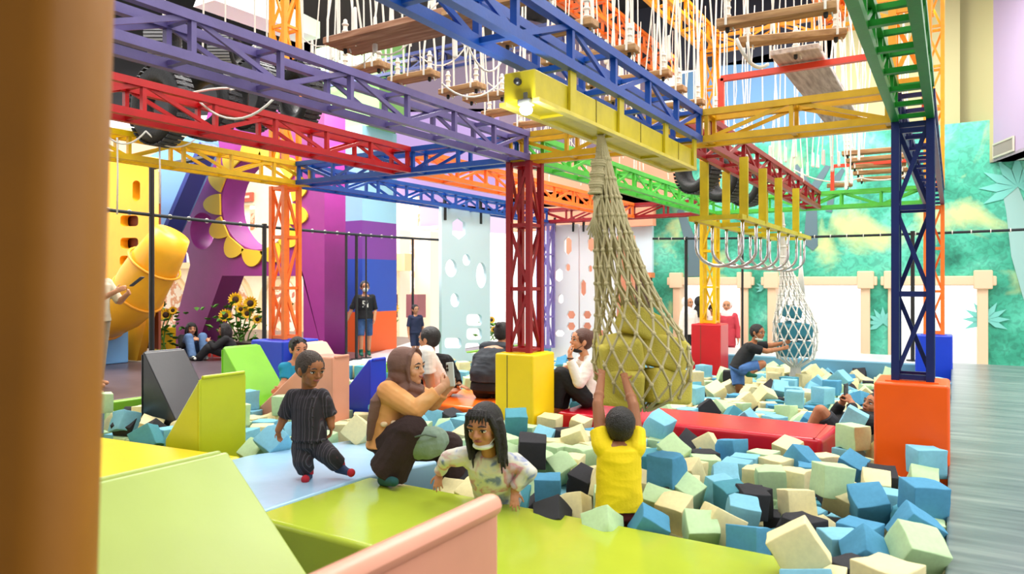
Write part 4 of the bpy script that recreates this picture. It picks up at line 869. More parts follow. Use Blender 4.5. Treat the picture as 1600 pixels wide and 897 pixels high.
CUBES = """c -541 3107 119 139 -271 685 662 180
g -142 3605 23 184 227 -938 -187 180
B -136 4366 58 696 -671 -156 201 180
B -401 4434 -36 50 -202 942 262 177
g -607 4553 49 632 -713 -182 242 180
B -1459 4139 89 440 -453 540 -556 178
c -195 2842 125 603 367 -595 385 178
g -1060 3492 -23 72 238 -935 -252 155
B -334 3586 -18 350 171 -905 -173 155
B -819 3440 -18 51 118 980 -152 155
c -1284 3756 -32 67 -44 -981 -177 155
b -149 5318 56 159 155 -699 -680 178
g -650 5997 37 680 195 674 -214 178
B -1296 3406 -24 251 -430 480 722 155
c -749 4265 -37 177 226 -756 -588 155
k -2432 4208 68 46 263 -962 -62 184
b -958 3885 -31 77 175 -978 -79 155
g -1485 3276 -24 217 35 918 -329 155
g -987 4726 -51 427 -584 376 579 168
B -162 4073 -23 672 -674 107 288 177
b -2036 5570 42 206 -76 -971 -98 183
k -1787 3306 -29 222 6 893 -393 155
b -4259 3573 32 255 -42 -894 -366 180
B -2101 3822 -46 381 -584 349 626 155
k -1973 4060 -50 122 -72 -978 -155 155
k -972 4158 -37 710 -653 -144 220 155
t -5412 3297 -30 412 -774 193 441 180
g -1345 4147 -43 191 -122 -958 -176 155
g -2277 4339 -61 210 -241 -909 -266 155
t -3129 5142 33 49 305 -942 -130 180
b -452 3734 -77 622 337 612 -354 178
c -1002 3593 -24 533 -762 -56 363 177
c -1769 3513 -34 105 -53 970 -212 155
c -4067 4260 11 491 -808 79 316 180
c -893 5001 -113 537 522 475 462 178
B -1441 5530 -77 74 194 977 -48 179
b -6357 3671 -51 108 19 977 -181 180
c -554 4557 -41 149 -81 -936 -308 159
B -592 5420 -62 174 -155 -954 -189 155
t -1088 4190 -40 720 -586 -278 246 155
B -913 5383 -66 431 -195 743 473 176
g -1706 4946 -13 776 364 -23 514 178
k -661 3893 -82 892 -13 6 451 178
B -396 3949 -83 443 431 -564 -548 178
c -406 4913 -47 40 73 -976 -199 155
c -2540 5069 -40 7 233 -606 -760 180
b -1228 8532 -34 625 332 -614 349 178
g -166 5178 -50 94 58 -955 -275 155
b -715 6651 50 396 338 609 -598 178
c -1071 5739 -76 62 -213 -956 -191 164
g -2365 4819 -108 552 442 -539 458 178
b -1179 4289 -43 100 -269 -958 -5 155
b -1240 4590 -52 67 174 -957 -221 155
g -1416 3812 -36 155 75 -972 -159 155
c -3093 5670 -76 47 59 -996 -44 180
b -1428 8020 -20 53 -2 -19 -998 178
c -2378 8441 -79 862 283 -139 397 178
g -4453 3553 -74 140 -8 -924 -355 155
b -448 2789 44 724 -232 618 -199 178
k -358 3342 -66 624 332 -614 351 178
c -1656 5622 -82 170 -229 747 600 163
c -1486 4631 -56 108 42 972 206 155
k -385 5078 -51 22 76 -988 -133 162
c -1854 8590 -107 833 332 -420 137 178
c -1062 5279 -121 3 204 979 -14 178
b -5801 4539 78 537 520 476 463 178
k -2183 7434 -120 498 -743 162 417 180
g -1456 7713 -129 38 136 988 -55 169
c -2540 3463 -95 680 202 -675 -204 178
c -2368 3418 -40 153 -27 -957 -244 159
b -2441 7759 -16 41 -169 -985 -22 183
c -2873 5840 -92 82 -35 -993 -76 157
b -1277 5038 -114 697 -717 -7 8 178
b -1250 10150 -56 675 -623 359 167 200
c -1099 4899 -110 487 -513 -501 -499 178
g -6669 3625 104 582 401 -571 417 178
g -1488 5029 -114 611 -356 -621 -338 178
b -1758 8938 -79 174 33 -436 -882 178
B -1254 9395 -58 456 -540 -477 -522 178
c -1715 10950 -82 473 -752 171 426 200
k -1813 5581 -84 289 -54 -909 -296 155
c -2017 8362 -153 451 -739 136 482 172
g -1195 5472 -126 98 -1 8 995 178
t -2129 3491 -38 151 155 -882 -418 155
c -4493 4536 -100 3 234 -972 14 178
b -1269 5237 -119 697 -717 -4 4 178
c -796 5603 -130 651 -668 251 -259 178
g -5240 4533 78 57 -704 -77 -704 178
b -4280 5501 -118 208 133 -826 -506 169
b -2894 5180 -90 160 96 -958 -218 155
B -927 9199 -157 156 219 945 -185 167
b -3135 10472 -88 135 -139 -684 703 178
b -330 4733 -105 432 -444 547 -563 178
k -6363 3691 -105 106 240 -939 -222 179
g -2559 4777 -107 450 544 436 -557 178
k -4117 5573 -117 105 -123 -985 -65 176
k -1020 4349 -95 605 588 385 374 178
c -1811 4018 -39 827 507 220 104 178
k -1554 5209 -119 329 -4 -14 -944 178
c -1707 10012 -78 583 -357 645 342 178
c -2931 9420 -59 324 -333 -617 635 178
c -5983 3670 -78 352 214 110 904 178
t -1855 7175 -122 433 -821 -10 372 159
c -461 3156 -61 492 -507 -492 508 178
b -4914 3827 -82 667 74 -740 42 178
c -2294 4501 -99 536 -462 -548 -446 178
c -6138 8580 -35 8 504 -864 11 178
g -2094 7600 -148 814 150 247 505 178
g -2004 8029 -198 564 -427 576 411 178
g -5139 3919 96 579 563 423 411 178
b -3826 5359 -123 490 510 475 -524 178
b -1480 7264 -176 658 -678 228 -235 178
b -682 5991 -141 706 687 -123 -119 178
t -1828 4822 -66 79 183 -642 -741 155
b -3723 4966 -97 1 -364 777 513 155
c -2505 9447 -186 65 -272 602 748 179
c -2030 9957 -74 471 -527 486 514 178
g -1999 5509 -127 61 704 41 -706 178
b -1682 7012 -122 625 270 -224 -697 178
b -5477 3525 -71 469 -529 -484 -516 178
k -975 4506 -277 79 -703 -99 -700 178
B -5363 10263 -103 305 -616 191 -701 178
g -3007 4804 -107 176 170 695 676 178
c -2200 10828 -98 344 -619 -360 -607 178
b -5146 4224 -91 683 183 -677 202 178
g -1267 7366 -173 295 -311 -177 886 178
c -3428 4858 -85 708 171 684 36 178
g -2572 4177 -35 239 -799 112 -541 178
b -1709 9175 -52 495 -509 491 -505 178
g -4323 4104 -91 482 500 530 -487 178
k -2589 9857 -71 433 -559 449 546 178
g -2745 10175 -99 531 -657 479 -239 178
c -4976 4049 -86 13 924 382 -5 178
c -471 6121 -90 164 -312 -545 -761 178
k -5734 3553 -79 788 -233 488 -294 178
b -1450 9638 -67 916 -15 -401 21 178
c -1263 11927 -232 518 282 -314 -744 178
B -1145 7170 -122 648 -94 316 -686 178
c -2165 9151 -195 84 -545 463 694 178
c -1602 4157 -47 44 6 -988 -148 155
c -1484 9176 -164 51 77 -994 -57 164
k -2842 5406 -124 394 -587 -411 -576 178
b -4926 4327 -131 299 755 540 221 178
c -4737 5018 -113 367 -6 -14 -930 178
g -4822 6914 11 287 646 267 -655 178
c -6753 3800 -152 852 -359 192 330 178
b -1496 8305 -27 451 545 -434 559 178
b -2336 7232 -175 488 -501 498 -512 178
c -1753 8242 -204 423 567 -407 578 178
c -2677 4962 -112 511 -8 12 859 178
c -610 4119 -173 333 -888 113 -296 178
t -6763 7153 5 392 -405 -576 592 178
b -5728 4511 -99 581 -9 11 814 178
c -5374 4274 -92 39 706 19 -707 178
c -1540 4821 -108 14 993 -115 1 178
c -6762 4106 -88 100 700 81 -702 178
B -817 5209 -119 74 703 55 -705 178
t -1715 8464 -210 202 -677 -221 -672 178
g -2516 4458 -100 238 -825 -89 -505 178
g -1677 11681 -223 243 856 188 417 178
g -3157 5348 -122 426 -438 -552 567 178
b -763 4739 -283 59 58 714 695 178
b -5335 7438 -3 701 -92 703 71 178
g -830 12296 -198 641 -117 299 697 178
c -2123 11548 -155 192 -699 -289 625 178
b -1481 9400 -138 94 495 777 -377 178
g -1006 11003 -281 630 613 -341 -332 178
b -1614 7452 -181 697 -717 19 -19 178
c -2457 10028 -76 629 -324 637 307 178
g -4039 5391 -185 741 317 547 226 178
g -2485 12081 -192 279 -850 447 14 178
g -2384 4027 -173 687 360 -5 -631 178
k -1237 12295 -231 435 -899 -24 -50 178
c -913 9636 -169 386 96 -917 0 178
g -6286 3659 -253 1000 -14 0 12 178
c -5437 4460 -134 352 -84 929 77 178
B -2207 8724 -217 705 52 703 -72 178
B -6946 6979 10 81 703 61 -704 178
k -2188 3851 -222 809 325 -195 -450 178
B -1639 8091 -199 580 404 569 -420 178
t -1757 9469 -61 3 145 989 -16 178
g -129 4229 -94 443 -518 531 503 178
g -1651 7652 -187 23 -24 697 -717 178
b -6465 3672 -254 500 -500 -514 -486 178
t -182 4430 -97 78 702 -57 705 178
k -1923 9248 -133 500 718 476 -85 178
c -1251 11460 -292 395 -476 -680 -394 178
k -650 4543 -278 470 528 -455 541 178
B -1292 8213 -203 140 -2 14 990 178
B -6687 3551 -72 120 -697 139 693 178
c -1089 11868 -318 174 -788 -586 69 178
c -2125 8245 -204 611 -356 -621 -339 178
g -1045 4747 -284 709 -10 10 705 178
t -3478 7062 -171 1 79 -997 14 178
c -2346 5016 -113 9 538 -843 13 178
b -2503 11530 -296 995 -14 -2 -95 178
t -1261 8487 -210 60 -705 80 703 178
k -623 5026 -205 230 343 194 890 178
k -2605 3716 -67 338 624 -334 -620 178
g -2540 7043 -95 681 208 496 498 178
b -551 4733 -283 704 -69 -705 -49 178
g -4006 4952 -112 136 -141 683 -704 178
b -3926 5587 -129 417 -572 -432 -559 178
c -957 8668 -225 576 -573 -583 -23 178
g -5035 5010 -113 706 35 -705 55 178
c -7019 7204 3 502 -498 516 484 178
g -1700 3838 -80 8 541 841 -12 178
g -2940 9992 -253 264 656 -245 663 178
c -2491 7413 -180 15 707 6 707 178
g -7038 3823 -80 629 -647 301 -309 178
c -2568 5343 -122 92 89 711 691 178
c -2326 9915 -251 686 -706 -122 127 178
g -824 11098 -183 452 12 759 -467 178
b -2228 4222 -269 443 432 563 548 178
c -1284 3721 -255 7 496 868 -12 178
b -2373 8220 -203 37 -706 -57 -705 178
g -2467 11270 -352 395 -244 -866 185 178
k -6983 4106 -151 594 -223 -698 333 178
g -3194 4611 -102 497 483 517 503 178
t -2565 8187 -64 767 -193 -317 -524 178
k -1025 11484 -294 705 57 -703 78 178
B -2585 5562 -129 589 572 409 398 178
c -1036 4306 -271 442 552 -425 564 178
c -5645 3762 -86 679 445 211 -545 178
t -828 4957 -290 561 430 548 -446 178
c -4643 4725 -114 86 702 703 75 178
g -2515 7235 -175 702 -10 -11 -712 178
c -2271 10706 -273 2 -737 -675 32 178
c -1879 3987 -220 458 574 -166 658 178
k -1280 11204 -329 342 193 875 -284 178
B -1337 11715 -268 450 -344 -804 -181 178
g -1252 9895 -151 323 -263 -679 -604 178
c -660 7581 -185 931 79 307 -182 178
c -1695 7266 -176 704 685 -135 -131 178
g -5274 4036 -86 517 -532 467 -480 178
b -4184 5158 -139 560 686 -450 118 178
c -3112 10401 -264 487 513 472 -526 178
c -2076 4325 -142 399 -902 -154 -54 178
c -1418 4340 -94 149 -3 -14 -989 178
c -2263 9706 -245 212 206 685 666 178
c -2507 7654 -185 101 697 -70 706 178
g -6705 3593 -251 9 661 -750 10 178
c -2109 7810 -191 696 -126 -699 -106 178
k -1751 8735 -218 663 244 658 -261 178
c -1402 7942 -195 151 -691 -176 -684 178
b -1703 12329 -260 8 -371 1 -928 178
b -1328 8820 -234 481 -315 -809 -124 178
c -2371 10124 -256 554 439 -542 454 178
c -5202 4530 -100 15 993 -117 2 178
b -1118 9664 -240 3 812 37 -583 178
b -2273 4394 -274 9 619 785 -11 178
t -7182 7941 -195 697 -717 0 0 178
k -1923 8593 -287 543 -669 507 -28 178
g -1070 8306 -234 689 108 422 -579 178
b -1068 10087 -255 14 999 -46 2 178
g -2611 11947 -307 605 -365 -616 -349 178
g -7004 7445 -3 706 685 -126 -125 178
b -1269 10539 -269 811 482 328 -40 178
c -369 4725 -283 705 47 704 -66 178
b -3575 6776 -29 970 240 39 10 178
c -2656 11733 -301 149 -691 168 687 178
g -848 10851 -277 14 999 -40 1 178
g -5522 5773 44 360 -370 597 -615 178
c -4746 9286 -56 586 -601 378 -390 178
B -2904 10420 -265 699 104 -696 124 178
b -2606 12294 -261 161 839 -445 -269 178
c -2222 10305 -261 878 -12 7 479 178
b -2128 5289 -121 813 -11 -9 -582 178
b -1188 6978 -168 62 704 -43 706 178
b -3940 10304 -91 685 164 -659 265 178
b -1125 9084 -227 102 -105 689 -709 178
b -125 4643 -281 717 697 1 1 178
g -2695 11526 -296 701 -9 -10 -713 178
c -1245 7749 -190 5 -5 698 -717 178
c -1098 8845 -220 432 557 -417 574 178
b -1189 10845 -359 889 411 149 -137 178
c -368 5421 -158 467 316 531 -633 178
g -6100 3665 -253 10 725 -688 9 178
k -4506 4232 -91 663 240 659 -261 178
c -2218 8012 -197 282 -4 14 959 178
B -5788 11119 -180 468 -410 0 782 178
g -565 5708 -137 381 -579 489 -529 178
B -797 5229 -297 452 -6 12 892 178
c -3641 6953 -168 715 694 58 57 178
c -2950 10622 -270 707 -5 707 -15 178
k -2647 8865 -221 549 -8 -12 -836 178
g -1950 5009 -113 580 406 -567 421 178
t -4569 5078 27 877 125 -299 355 178
g -4922 7144 5 420 -569 435 557 178
g -4334 3779 -78 305 -485 -781 -248 155
b -1503 4766 -284 332 -625 -349 -614 178
g -1022 4952 -289 704 684 138 134 178
k -4801 4519 -99 389 591 -371 602 178
c -2177 5494 -127 997 -14 1 71 178
g -1582 8835 -220 315 -633 -333 -624 178
c -1021 7994 -197 60 -1 14 998 178
c -940 12095 -312 493 -507 494 -506 178
k -854 10145 -253 520 -355 -604 -488 178
k -1643 12098 -326 65 -735 532 -414 178
b -149 10601 -104 618 98 6 780 178"""
REST = """c -681 733 0 98 -1 0 19 18
k -353 709 1 32 63 30 -64 18
b -256 1057 -24 16 46 64 -60 18
c -671 696 -17 9 70 7 -70 18
b -589 1090 -28 76 -1 -1 -65 18
g -339 537 -12 70 8 70 -10 18
t -334 1227 -32 68 18 -68 20 18
g -316 489 -11 60 -37 61 36 18
b -250 1091 -35 41 5 85 -33 18
k -207 1140 -29 42 63 -43 50 18
g -108 928 -23 4 71 2 -71 18
t -82 411 -27 53 -1 -1 -85 18
c -625 1170 -32 68 40 -32 -52 18
c -480 874 -4 69 15 69 -17 18
b -235 784 -19 72 70 -4 -4 18
c -232 758 -20 13 -82 6 55 18
g -128 933 -23 70 -11 -70 -9 18
g -113 987 -28 34 24 -76 50 18
b -695 977 -25 60 -1 1 80 18
B -637 854 -3 56 43 -55 45 18
c -603 1115 -28 0 -1 -72 -70 18
B -622 1148 -29 1 95 32 0 18
g -278 476 -12 98 -3 -14 -11 18
b -268 684 1 50 -50 51 49 18
g -228 1213 -19 42 -73 37 39 18
B -162 540 -18 55 11 32 77 18
k -698 718 -17 70 -8 -70 -6 18
b -697 1018 -26 16 0 2 99 18
g -501 454 -10 47 -53 -49 -51 18
c -214 1008 -26 14 0 -1 -99 18
b -113 1168 -37 29 -71 -58 26 18
g -61 589 -32 0 18 98 -1 18
B -87 886 -31 65 -47 10 59 18
c -691 365 10 71 -4 -71 -1 18
c -697 1018 -8 47 -53 48 52 18
t -509 719 -17 46 -54 -48 -52 18
c -339 1089 -24 76 31 -23 -52 18
b -268 1130 -36 87 -47 -10 -13 18
g -149 826 -20 7 0 -2 -100 18
c -653 876 -4 41 54 -45 59 18
b -514 388 -8 19 18 -69 -67 18
b -452 851 -3 3 71 0 -71 18
g -387 1163 -30 61 -21 -70 -32 18
b -317 1078 -28 63 -33 64 31 18
g -130 470 -28 48 46 -54 -52 18
c -613 433 8 72 70 3 3 18
B -414 469 7 49 51 -48 52 18
B -706 472 7 47 -1 -1 -88 18
c -594 523 6 69 -71 -10 10 18
b -719 524 6 71 3 -70 5 18
g -613 538 5 14 69 -12 70 18
c -455 679 5 20 4 -24 -95 18
k -545 402 3 66 -63 -30 -27 18
k -670 633 3 1 90 44 -1 18
c -18 646 2 1 100 9 0 18
B -576 616 2 10 -27 95 15 18
t -716 657 2 71 -3 -71 -1 18
c -21 664 2 47 53 -45 54 18
c -570 516 2 34 62 28 65 18
B -709 575 2 77 48 -34 23 18
c -674 459 2 36 55 73 -19 18
B -287 681 1 46 45 55 53 18
t -434 683 1 47 -49 -51 53 18
B -413 686 1 45 -46 -53 55 18
b -308 690 1 0 0 -72 -70 18
c -549 500 1 68 30 -17 -65 18
b -572 702 1 1 100 -2 0 18
c -702 675 1 33 11 62 70 18
g -306 711 1 70 6 -70 8 18
t -692 489 0 83 38 18 -37 18
b -373 756 -1 57 42 -56 44 18
g -674 659 -1 67 -32 29 61 18
t -478 785 -2 0 71 2 71 18
g -638 801 -2 46 -47 52 -54 18
B -472 433 -2 90 -23 37 4 18
b -387 798 -2 2 100 -3 0 18
k -566 597 -2 22 -10 93 28 18
b -372 812 -2 91 -1 -1 -42 18
g -290 812 -2 70 -1 -1 -72 18
b -562 865 -2 67 -62 -31 25 18
g -545 547 -2 55 -24 23 77 18
B -464 702 -2 4 56 32 76 18
g -642 823 -2 34 62 -32 63 18
b -397 772 -2 41 0 -15 -90 18
k -538 827 -3 9 70 -7 70 18
b -472 825 -3 71 5 -70 7 18
B -286 432 -3 20 19 -89 37 18
g -26 826 -3 2 -71 4 71 18
B -448 829 -3 72 70 -3 -3 18
g -305 838 -3 14 -69 -16 -69 18
c -285 840 -3 66 -1 1 75 18
t -424 848 -3 1 39 -92 1 18
g -548 851 -3 40 -1 -1 -91 18
g -284 717 -3 21 -68 68 15 18
c -706 768 -4 51 -64 -53 23 18
c -527 607 -4 6 -57 71 42 18
c -13 609 -4 12 -71 67 18 18
b -16 243 -4 1 96 -27 0 18
c -41 244 -4 36 35 62 60 18
c -417 880 -4 70 -72 0 0 18
b -343 881 -4 22 -67 24 67 18
g -318 883 -4 6 -70 8 70 18
t -364 883 -4 63 -31 64 29 18
B -14 886 -4 2 99 13 0 18
b -499 893 -4 41 58 -39 59 18
B -302 898 -5 1 93 37 -1 18
g -62 898 -5 1 79 61 -1 18
k -14 913 -5 54 -46 -56 -44 18
c -13 283 -5 71 -4 70 2 18
B -716 916 -5 56 43 -55 45 18
c -471 722 -5 74 -42 21 -49 18
g -35 636 -5 27 61 40 63 18
g -580 929 -6 71 4 70 -6 18
b -46 298 -6 51 49 49 -51 18
c -658 426 -6 37 7 70 -61 18
b -561 933 -6 70 5 70 -7 18
g -314 940 -6 87 -2 -1 -49 18
B -313 732 -6 66 23 60 40 18
g -32 904 -6 72 -66 4 20 18
b -525 950 -6 54 -55 45 -46 18
t -13 303 -6 3 -75 3 -66 18
c -298 452 -6 27 25 65 -67 18
c -397 959 -6 54 45 53 -47 18
B -379 678 -6 12 72 -61 -31 18
g -424 964 -6 34 -62 36 61 18
c -15 971 -7 1 83 -55 1 18
g -637 442 -7 53 15 34 -76 18
g -404 979 -7 1 56 -83 1 18
k -475 990 -7 66 26 65 -28 18
g -556 989 -7 23 -67 -25 -66 18
k -603 993 -7 70 7 70 -9 18
b -529 359 -7 71 -1 -1 -71 18
k -572 846 -7 22 44 82 -30 18
b -692 363 -8 13 0 2 99 18
g -16 323 -8 12 99 1 -11 18
c -534 379 -8 57 55 44 42 18
B -12 1012 -8 52 50 -49 -48 18
g -544 526 -8 14 -79 -26 54 18
g -15 385 -8 48 -50 -50 52 18
t -598 716 -8 44 -15 34 82 18
c -261 396 -8 1 71 -1 -71 18
g -260 1034 -8 35 -36 -60 62 18
g -291 409 -9 1 100 0 0 18
b -692 1046 -9 52 48 -51 49 18
g -558 420 -9 65 -67 -26 26 18
g -686 586 -9 44 -59 14 -66 18
k -617 431 -9 49 -51 -49 51 18
B -51 1066 -9 44 -55 45 54 18
g -666 1068 -9 65 -1 1 76 18
g -592 432 -9 1 76 -66 1 18
g -647 1067 -9 54 -46 -55 -45 18
c -668 441 -10 0 22 -98 1 18
c -500 1081 -10 54 -56 -43 45 18
g -475 1085 -10 40 58 38 -59 18
k -615 454 -10 48 -50 50 -52 18
c -14 464 -10 8 70 -6 70 18
c -431 464 -10 99 -1 0 15 18
g -703 467 -10 10 70 8 -70 18
g -188 426 -10 22 64 -59 44 18
g -395 472 -10 50 -51 49 -50 18
b -415 474 -10 56 -58 41 -42 18
c -672 480 -11 60 38 59 -39 18
c -206 483 -11 71 1 -71 4 18
g -642 487 -11 71 -4 71 2 18
c -556 396 -11 92 -8 35 -16 18
g -14 490 -11 7 70 5 -71 18
B -420 492 -11 45 -55 46 54 18
B -411 781 -11 57 1 59 -57 18
B -444 492 -11 31 0 -1 -95 18
g -566 499 -11 51 49 49 -51 18
k -42 664 -11 67 -6 -22 70 18
t -702 507 -12 0 71 2 71 18
g -531 507 -12 81 -1 -1 -58 18
g -640 463 -12 29 -65 -67 -20 18
b -661 511 -12 51 49 50 -50 18
g -693 646 -12 29 54 -40 -68 18
b -175 516 -12 96 -1 0 27 18
b -32 268 -12 70 24 -31 59 18
b -613 522 -12 82 -1 -1 -58 18
B -236 526 -12 72 70 3 3 18
c -689 525 -12 2 -2 -70 72 18
b -591 529 -12 13 70 10 -70 18
b -466 528 -12 71 -1 71 -1 18
g -362 531 -12 63 33 -62 35 18
c -655 533 -12 5 -5 -70 72 18
k -565 532 -12 5 -5 -69 72 18
B -184 532 -12 49 -1 1 87 18
b -635 539 -12 69 -16 69 14 18
t -676 542 -12 64 -29 65 28 18
c -237 544 -12 47 -52 49 51 18
t -699 546 -13 65 -67 25 -26 18
b -268 434 -13 22 18 -89 -35 18
k -616 550 -13 2 2 72 70 18
B -570 553 -13 60 58 -40 -39 18
g -374 556 -13 60 38 -59 40 18
c -549 566 -13 40 -59 41 57 18
c -527 563 -13 70 10 -70 12 18
t -682 506 -13 40 40 -57 60 18
c -570 968 -13 73 -34 -56 18 18
b -653 702 -13 55 -50 30 60 18
t -560 581 -14 1 98 18 0 18
g -517 584 -14 47 46 -54 -52 18
b -514 860 -14 57 48 -66 -7 18
g -542 593 -14 89 -1 1 45 18
c -757 441 -14 7 -12 -99 -6 16
g -643 682 -14 8 -15 -70 -69 18
k -640 406 -14 94 35 -2 2 18
c -706 602 -14 33 62 32 -63 18
g -412 1018 -14 37 -35 30 80 18
B -666 607 -14 46 -54 48 52 18
c -551 610 -14 68 67 -21 -21 18
t -196 461 -14 84 -26 -46 12 18
c -641 613 -14 1 100 -7 0 18
c -641 510 -14 72 -25 -59 27 18
g -568 1012 -15 9 -33 27 90 18
g -702 626 -15 68 -70 14 -14 18
b -467 400 -15 32 6 -40 85 18
g -661 626 -15 4 0 -1 -100 18
b -534 624 -15 37 60 -35 62 18
c -13 360 -15 71 -27 -24 -60 18
t -613 635 -15 46 -47 52 -54 18
B -554 637 -15 99 -1 0 13 18
k -572 619 -15 16 -97 -17 -8 18
g -673 643 -15 1 71 -71 1 18
c -518 649 -15 48 -52 50 50 18
B -19 647 -15 71 70 6 6 18
c -655 648 -15 52 -53 -47 48 18
k -166 436 -15 16 -86 13 -46 18
c -68 648 -15 1 -71 -3 -71 18
g -596 651 -16 1 99 15 0 18
b -716 650 -16 20 68 -18 68 18
g -614 669 -16 59 26 -69 33 18
b -626 879 -16 82 -35 37 -27 18
b -641 664 -16 47 -48 52 -53 18
t -594 627 -16 61 -3 -79 -6 18
c -69 665 -16 52 51 -49 -48 18
c -514 1102 -16 32 59 -70 -25 18
c -22 665 -16 70 -72 -3 3 18
g -453 511 -16 85 -11 42 32 18
k -240 381 -16 72 -58 -24 -30 18
b -431 676 -16 49 -51 51 49 18
g -670 675 -16 52 -54 -46 47 18
b -412 678 -16 45 55 -43 56 18
t -280 458 -16 22 -61 69 -33 18
c -586 680 -16 36 61 34 -62 18
c -287 681 -16 54 -46 -55 -44 18
g -210 682 -16 38 -60 40 58 18
b -324 709 -16 1 -74 -8 67 18
c -458 684 -16 40 -1 1 92 18
B -269 684 -16 52 48 50 -50 18
c -482 690 -17 46 53 45 -55 18
c -308 690 -17 12 0 -1 -99 18
B -691 694 -17 99 -1 0 12 18
t -717 693 -17 50 -51 -49 50 18
b -14 624 -17 84 -54 10 0 18
b -314 747 -17 68 -18 -68 21 18
t -421 700 -17 73 -1 1 68 18
c -292 698 -17 9 -9 69 -71 18
g -574 704 -17 44 42 57 55 18
g -698 670 -17 47 34 -66 47 18
g -625 1077 -17 12 62 -47 -61 18
b -616 613 -17 12 -68 12 -72 18
B -530 713 -17 70 12 -69 14 18
t -448 871 -17 4 55 56 -62 18
k -674 715 -17 72 70 2 3 18
c -488 713 -17 65 28 64 -30 18
B -304 714 -17 40 58 -38 60 18
g -581 722 -18 68 -70 -16 16 18
c -15 794 -18 95 26 19 5 18
b -430 725 -18 51 49 -51 -49 18
k -369 726 -18 38 0 1 92 18
g -612 729 -18 93 -1 0 36 18
k -332 730 -18 50 -52 -48 50 18
b -564 729 -18 36 -60 38 60 18
g -65 838 -18 10 -84 38 -38 18
c -626 708 -18 26 4 49 83 18
b -98 732 -18 67 22 -66 24 18
t -675 733 -18 3 3 -72 -70 18
g -719 736 -18 72 70 5 5 18
g -574 759 -18 42 -65 4 -63 18
k -507 739 -18 8 8 -71 -69 18
c -490 763 -18 20 65 72 -14 18
c -472 740 -18 17 -69 -19 -68 18
g -695 744 -18 42 -57 44 56 18
c -528 743 -18 36 -61 38 60 18
b -432 745 -18 70 -11 -70 -9 18
c -392 743 -18 59 -61 37 -38 18
c -294 743 -18 58 -41 -59 -39 18
c -453 749 -18 32 63 -31 64 18
c -332 748 -18 71 -1 71 -1 18
b -684 602 -18 22 64 69 -27 18
b -678 566 -18 65 -27 65 -27 18
g -566 343 -18 42 70 57 -9 18
g -269 752 -18 1 91 -40 1 18
t -375 756 -18 50 -50 -52 -48 18
g -12 756 -18 51 49 49 -51 18
g -635 758 -18 44 -56 45 54 18
g -43 927 -18 18 -1 -39 90 18
g -428 763 -19 42 41 -58 -57 18
g -398 762 -19 70 -26 66 6 18
b -237 566 -19 66 22 66 28 18
t -655 769 -19 65 -1 1 76 18
c -554 770 -19 1 50 -86 1 18
k -346 769 -19 70 13 69 -15 18
b -699 571 -19 54 41 72 14 18
b -449 771 -19 54 52 -47 -46 18
k -32 606 -19 24 -24 -67 -66 18
k -616 777 -19 47 -48 -51 53 18
g -38 774 -19 69 -71 -8 8 18
g -639 428 -19 22 50 -37 -75 18
g -635 778 -19 46 -53 48 52 18
k -586 781 -19 20 68 -18 68 18
k -473 778 -19 56 43 55 -45 18
k -103 778 -19 96 -1 0 27 18
c -58 778 -19 47 -49 -51 53 18
c -544 786 -19 69 -70 13 -14 18
k -266 779 -19 10 70 -8 70 18
c -571 653 -19 93 14 -35 5 18
b -496 786 -19 11 -12 69 -71 18
c -104 753 -19 43 -13 86 22 18
b -427 791 -19 67 65 27 26 18
b -304 789 -20 6 -74 -66 13 18
c -80 794 -20 88 -1 1 47 18
b -391 691 -20 55 -70 46 5 18
c -635 798 -20 49 51 -47 53 18
c -391 795 -20 100 -2 0 -4 18
c -347 506 -20 28 -57 28 -72 18
c -58 798 -20 15 -69 -16 -69 18
g -466 1171 -20 24 30 -66 65 18
c -265 799 -20 71 69 -11 -10 18
c -584 800 -20 18 18 69 68 18
c -243 803 -20 4 71 -2 71 18
t -352 802 -20 59 40 -57 41 18
g -642 1021 -20 35 53 -77 -8 18
B -509 804 -20 29 28 66 64 18
c -412 806 -20 37 0 -1 -93 18
c -530 806 -20 9 70 -7 70 18
k -296 807 -20 1 67 -74 1 18
c -367 813 -20 69 -71 12 -12 18
b -674 812 -20 29 -64 31 64 18
B -258 180 -20 71 -1 71 -1 18
k -43 644 -20 27 -95 8 11 18
B -469 820 -20 37 -38 -59 61 18
B -461 721 -20 34 -2 55 76 18
k -388 814 -20 40 53 54 -52 18
b -46 823 -20 27 65 25 -66 18
B -644 825 -20 41 40 -59 -57 18
c -451 826 -20 13 -70 -15 -69 18
t -292 825 -20 45 55 43 -56 18
B -18 825 -20 65 28 -64 30 18
g -713 830 -20 37 60 35 -61 18
c -600 703 -20 67 -15 62 -37 18
c -623 828 -20 44 -55 46 54 18
c -533 829 -20 64 62 -33 -32 18
B -156 960 -20 65 64 -26 30 18
t -556 831 -21 99 -1 0 11 18
k -540 540 -21 12 3 91 39 18
g -268 832 -21 58 -1 2 81 18
c -663 834 -21 50 48 52 50 18
g -380 836 -21 48 46 -54 -52 18
c -509 836 -21 92 -1 0 38 18
k -341 836 -21 69 -71 -8 9 18
b -315 838 -21 71 -3 -71 -1 18
t -390 1191 -21 16 23 -60 75 18
b -444 846 -21 49 -51 50 50 18
B -641 852 -21 62 -64 -32 33 18
g -551 851 -21 48 47 53 52 18
c -533 850 -21 48 52 -47 53 18
B -423 849 -21 1 88 -48 1 18
c -151 849 -21 59 -1 1 81 18
B -282 852 -21 0 26 96 -1 18
g -285 1198 -21 36 -15 34 85 18
k -616 853 -21 6 70 4 -71 18
c -46 853 -21 1 54 -84 1 18
b -363 854 -21 0 2 100 -1 18
g -591 856 -21 7 7 71 69 18
g -345 856 -21 48 -52 -50 -50 18
g -326 856 -21 70 -72 -3 4 18
g -666 859 -21 30 64 -28 65 18
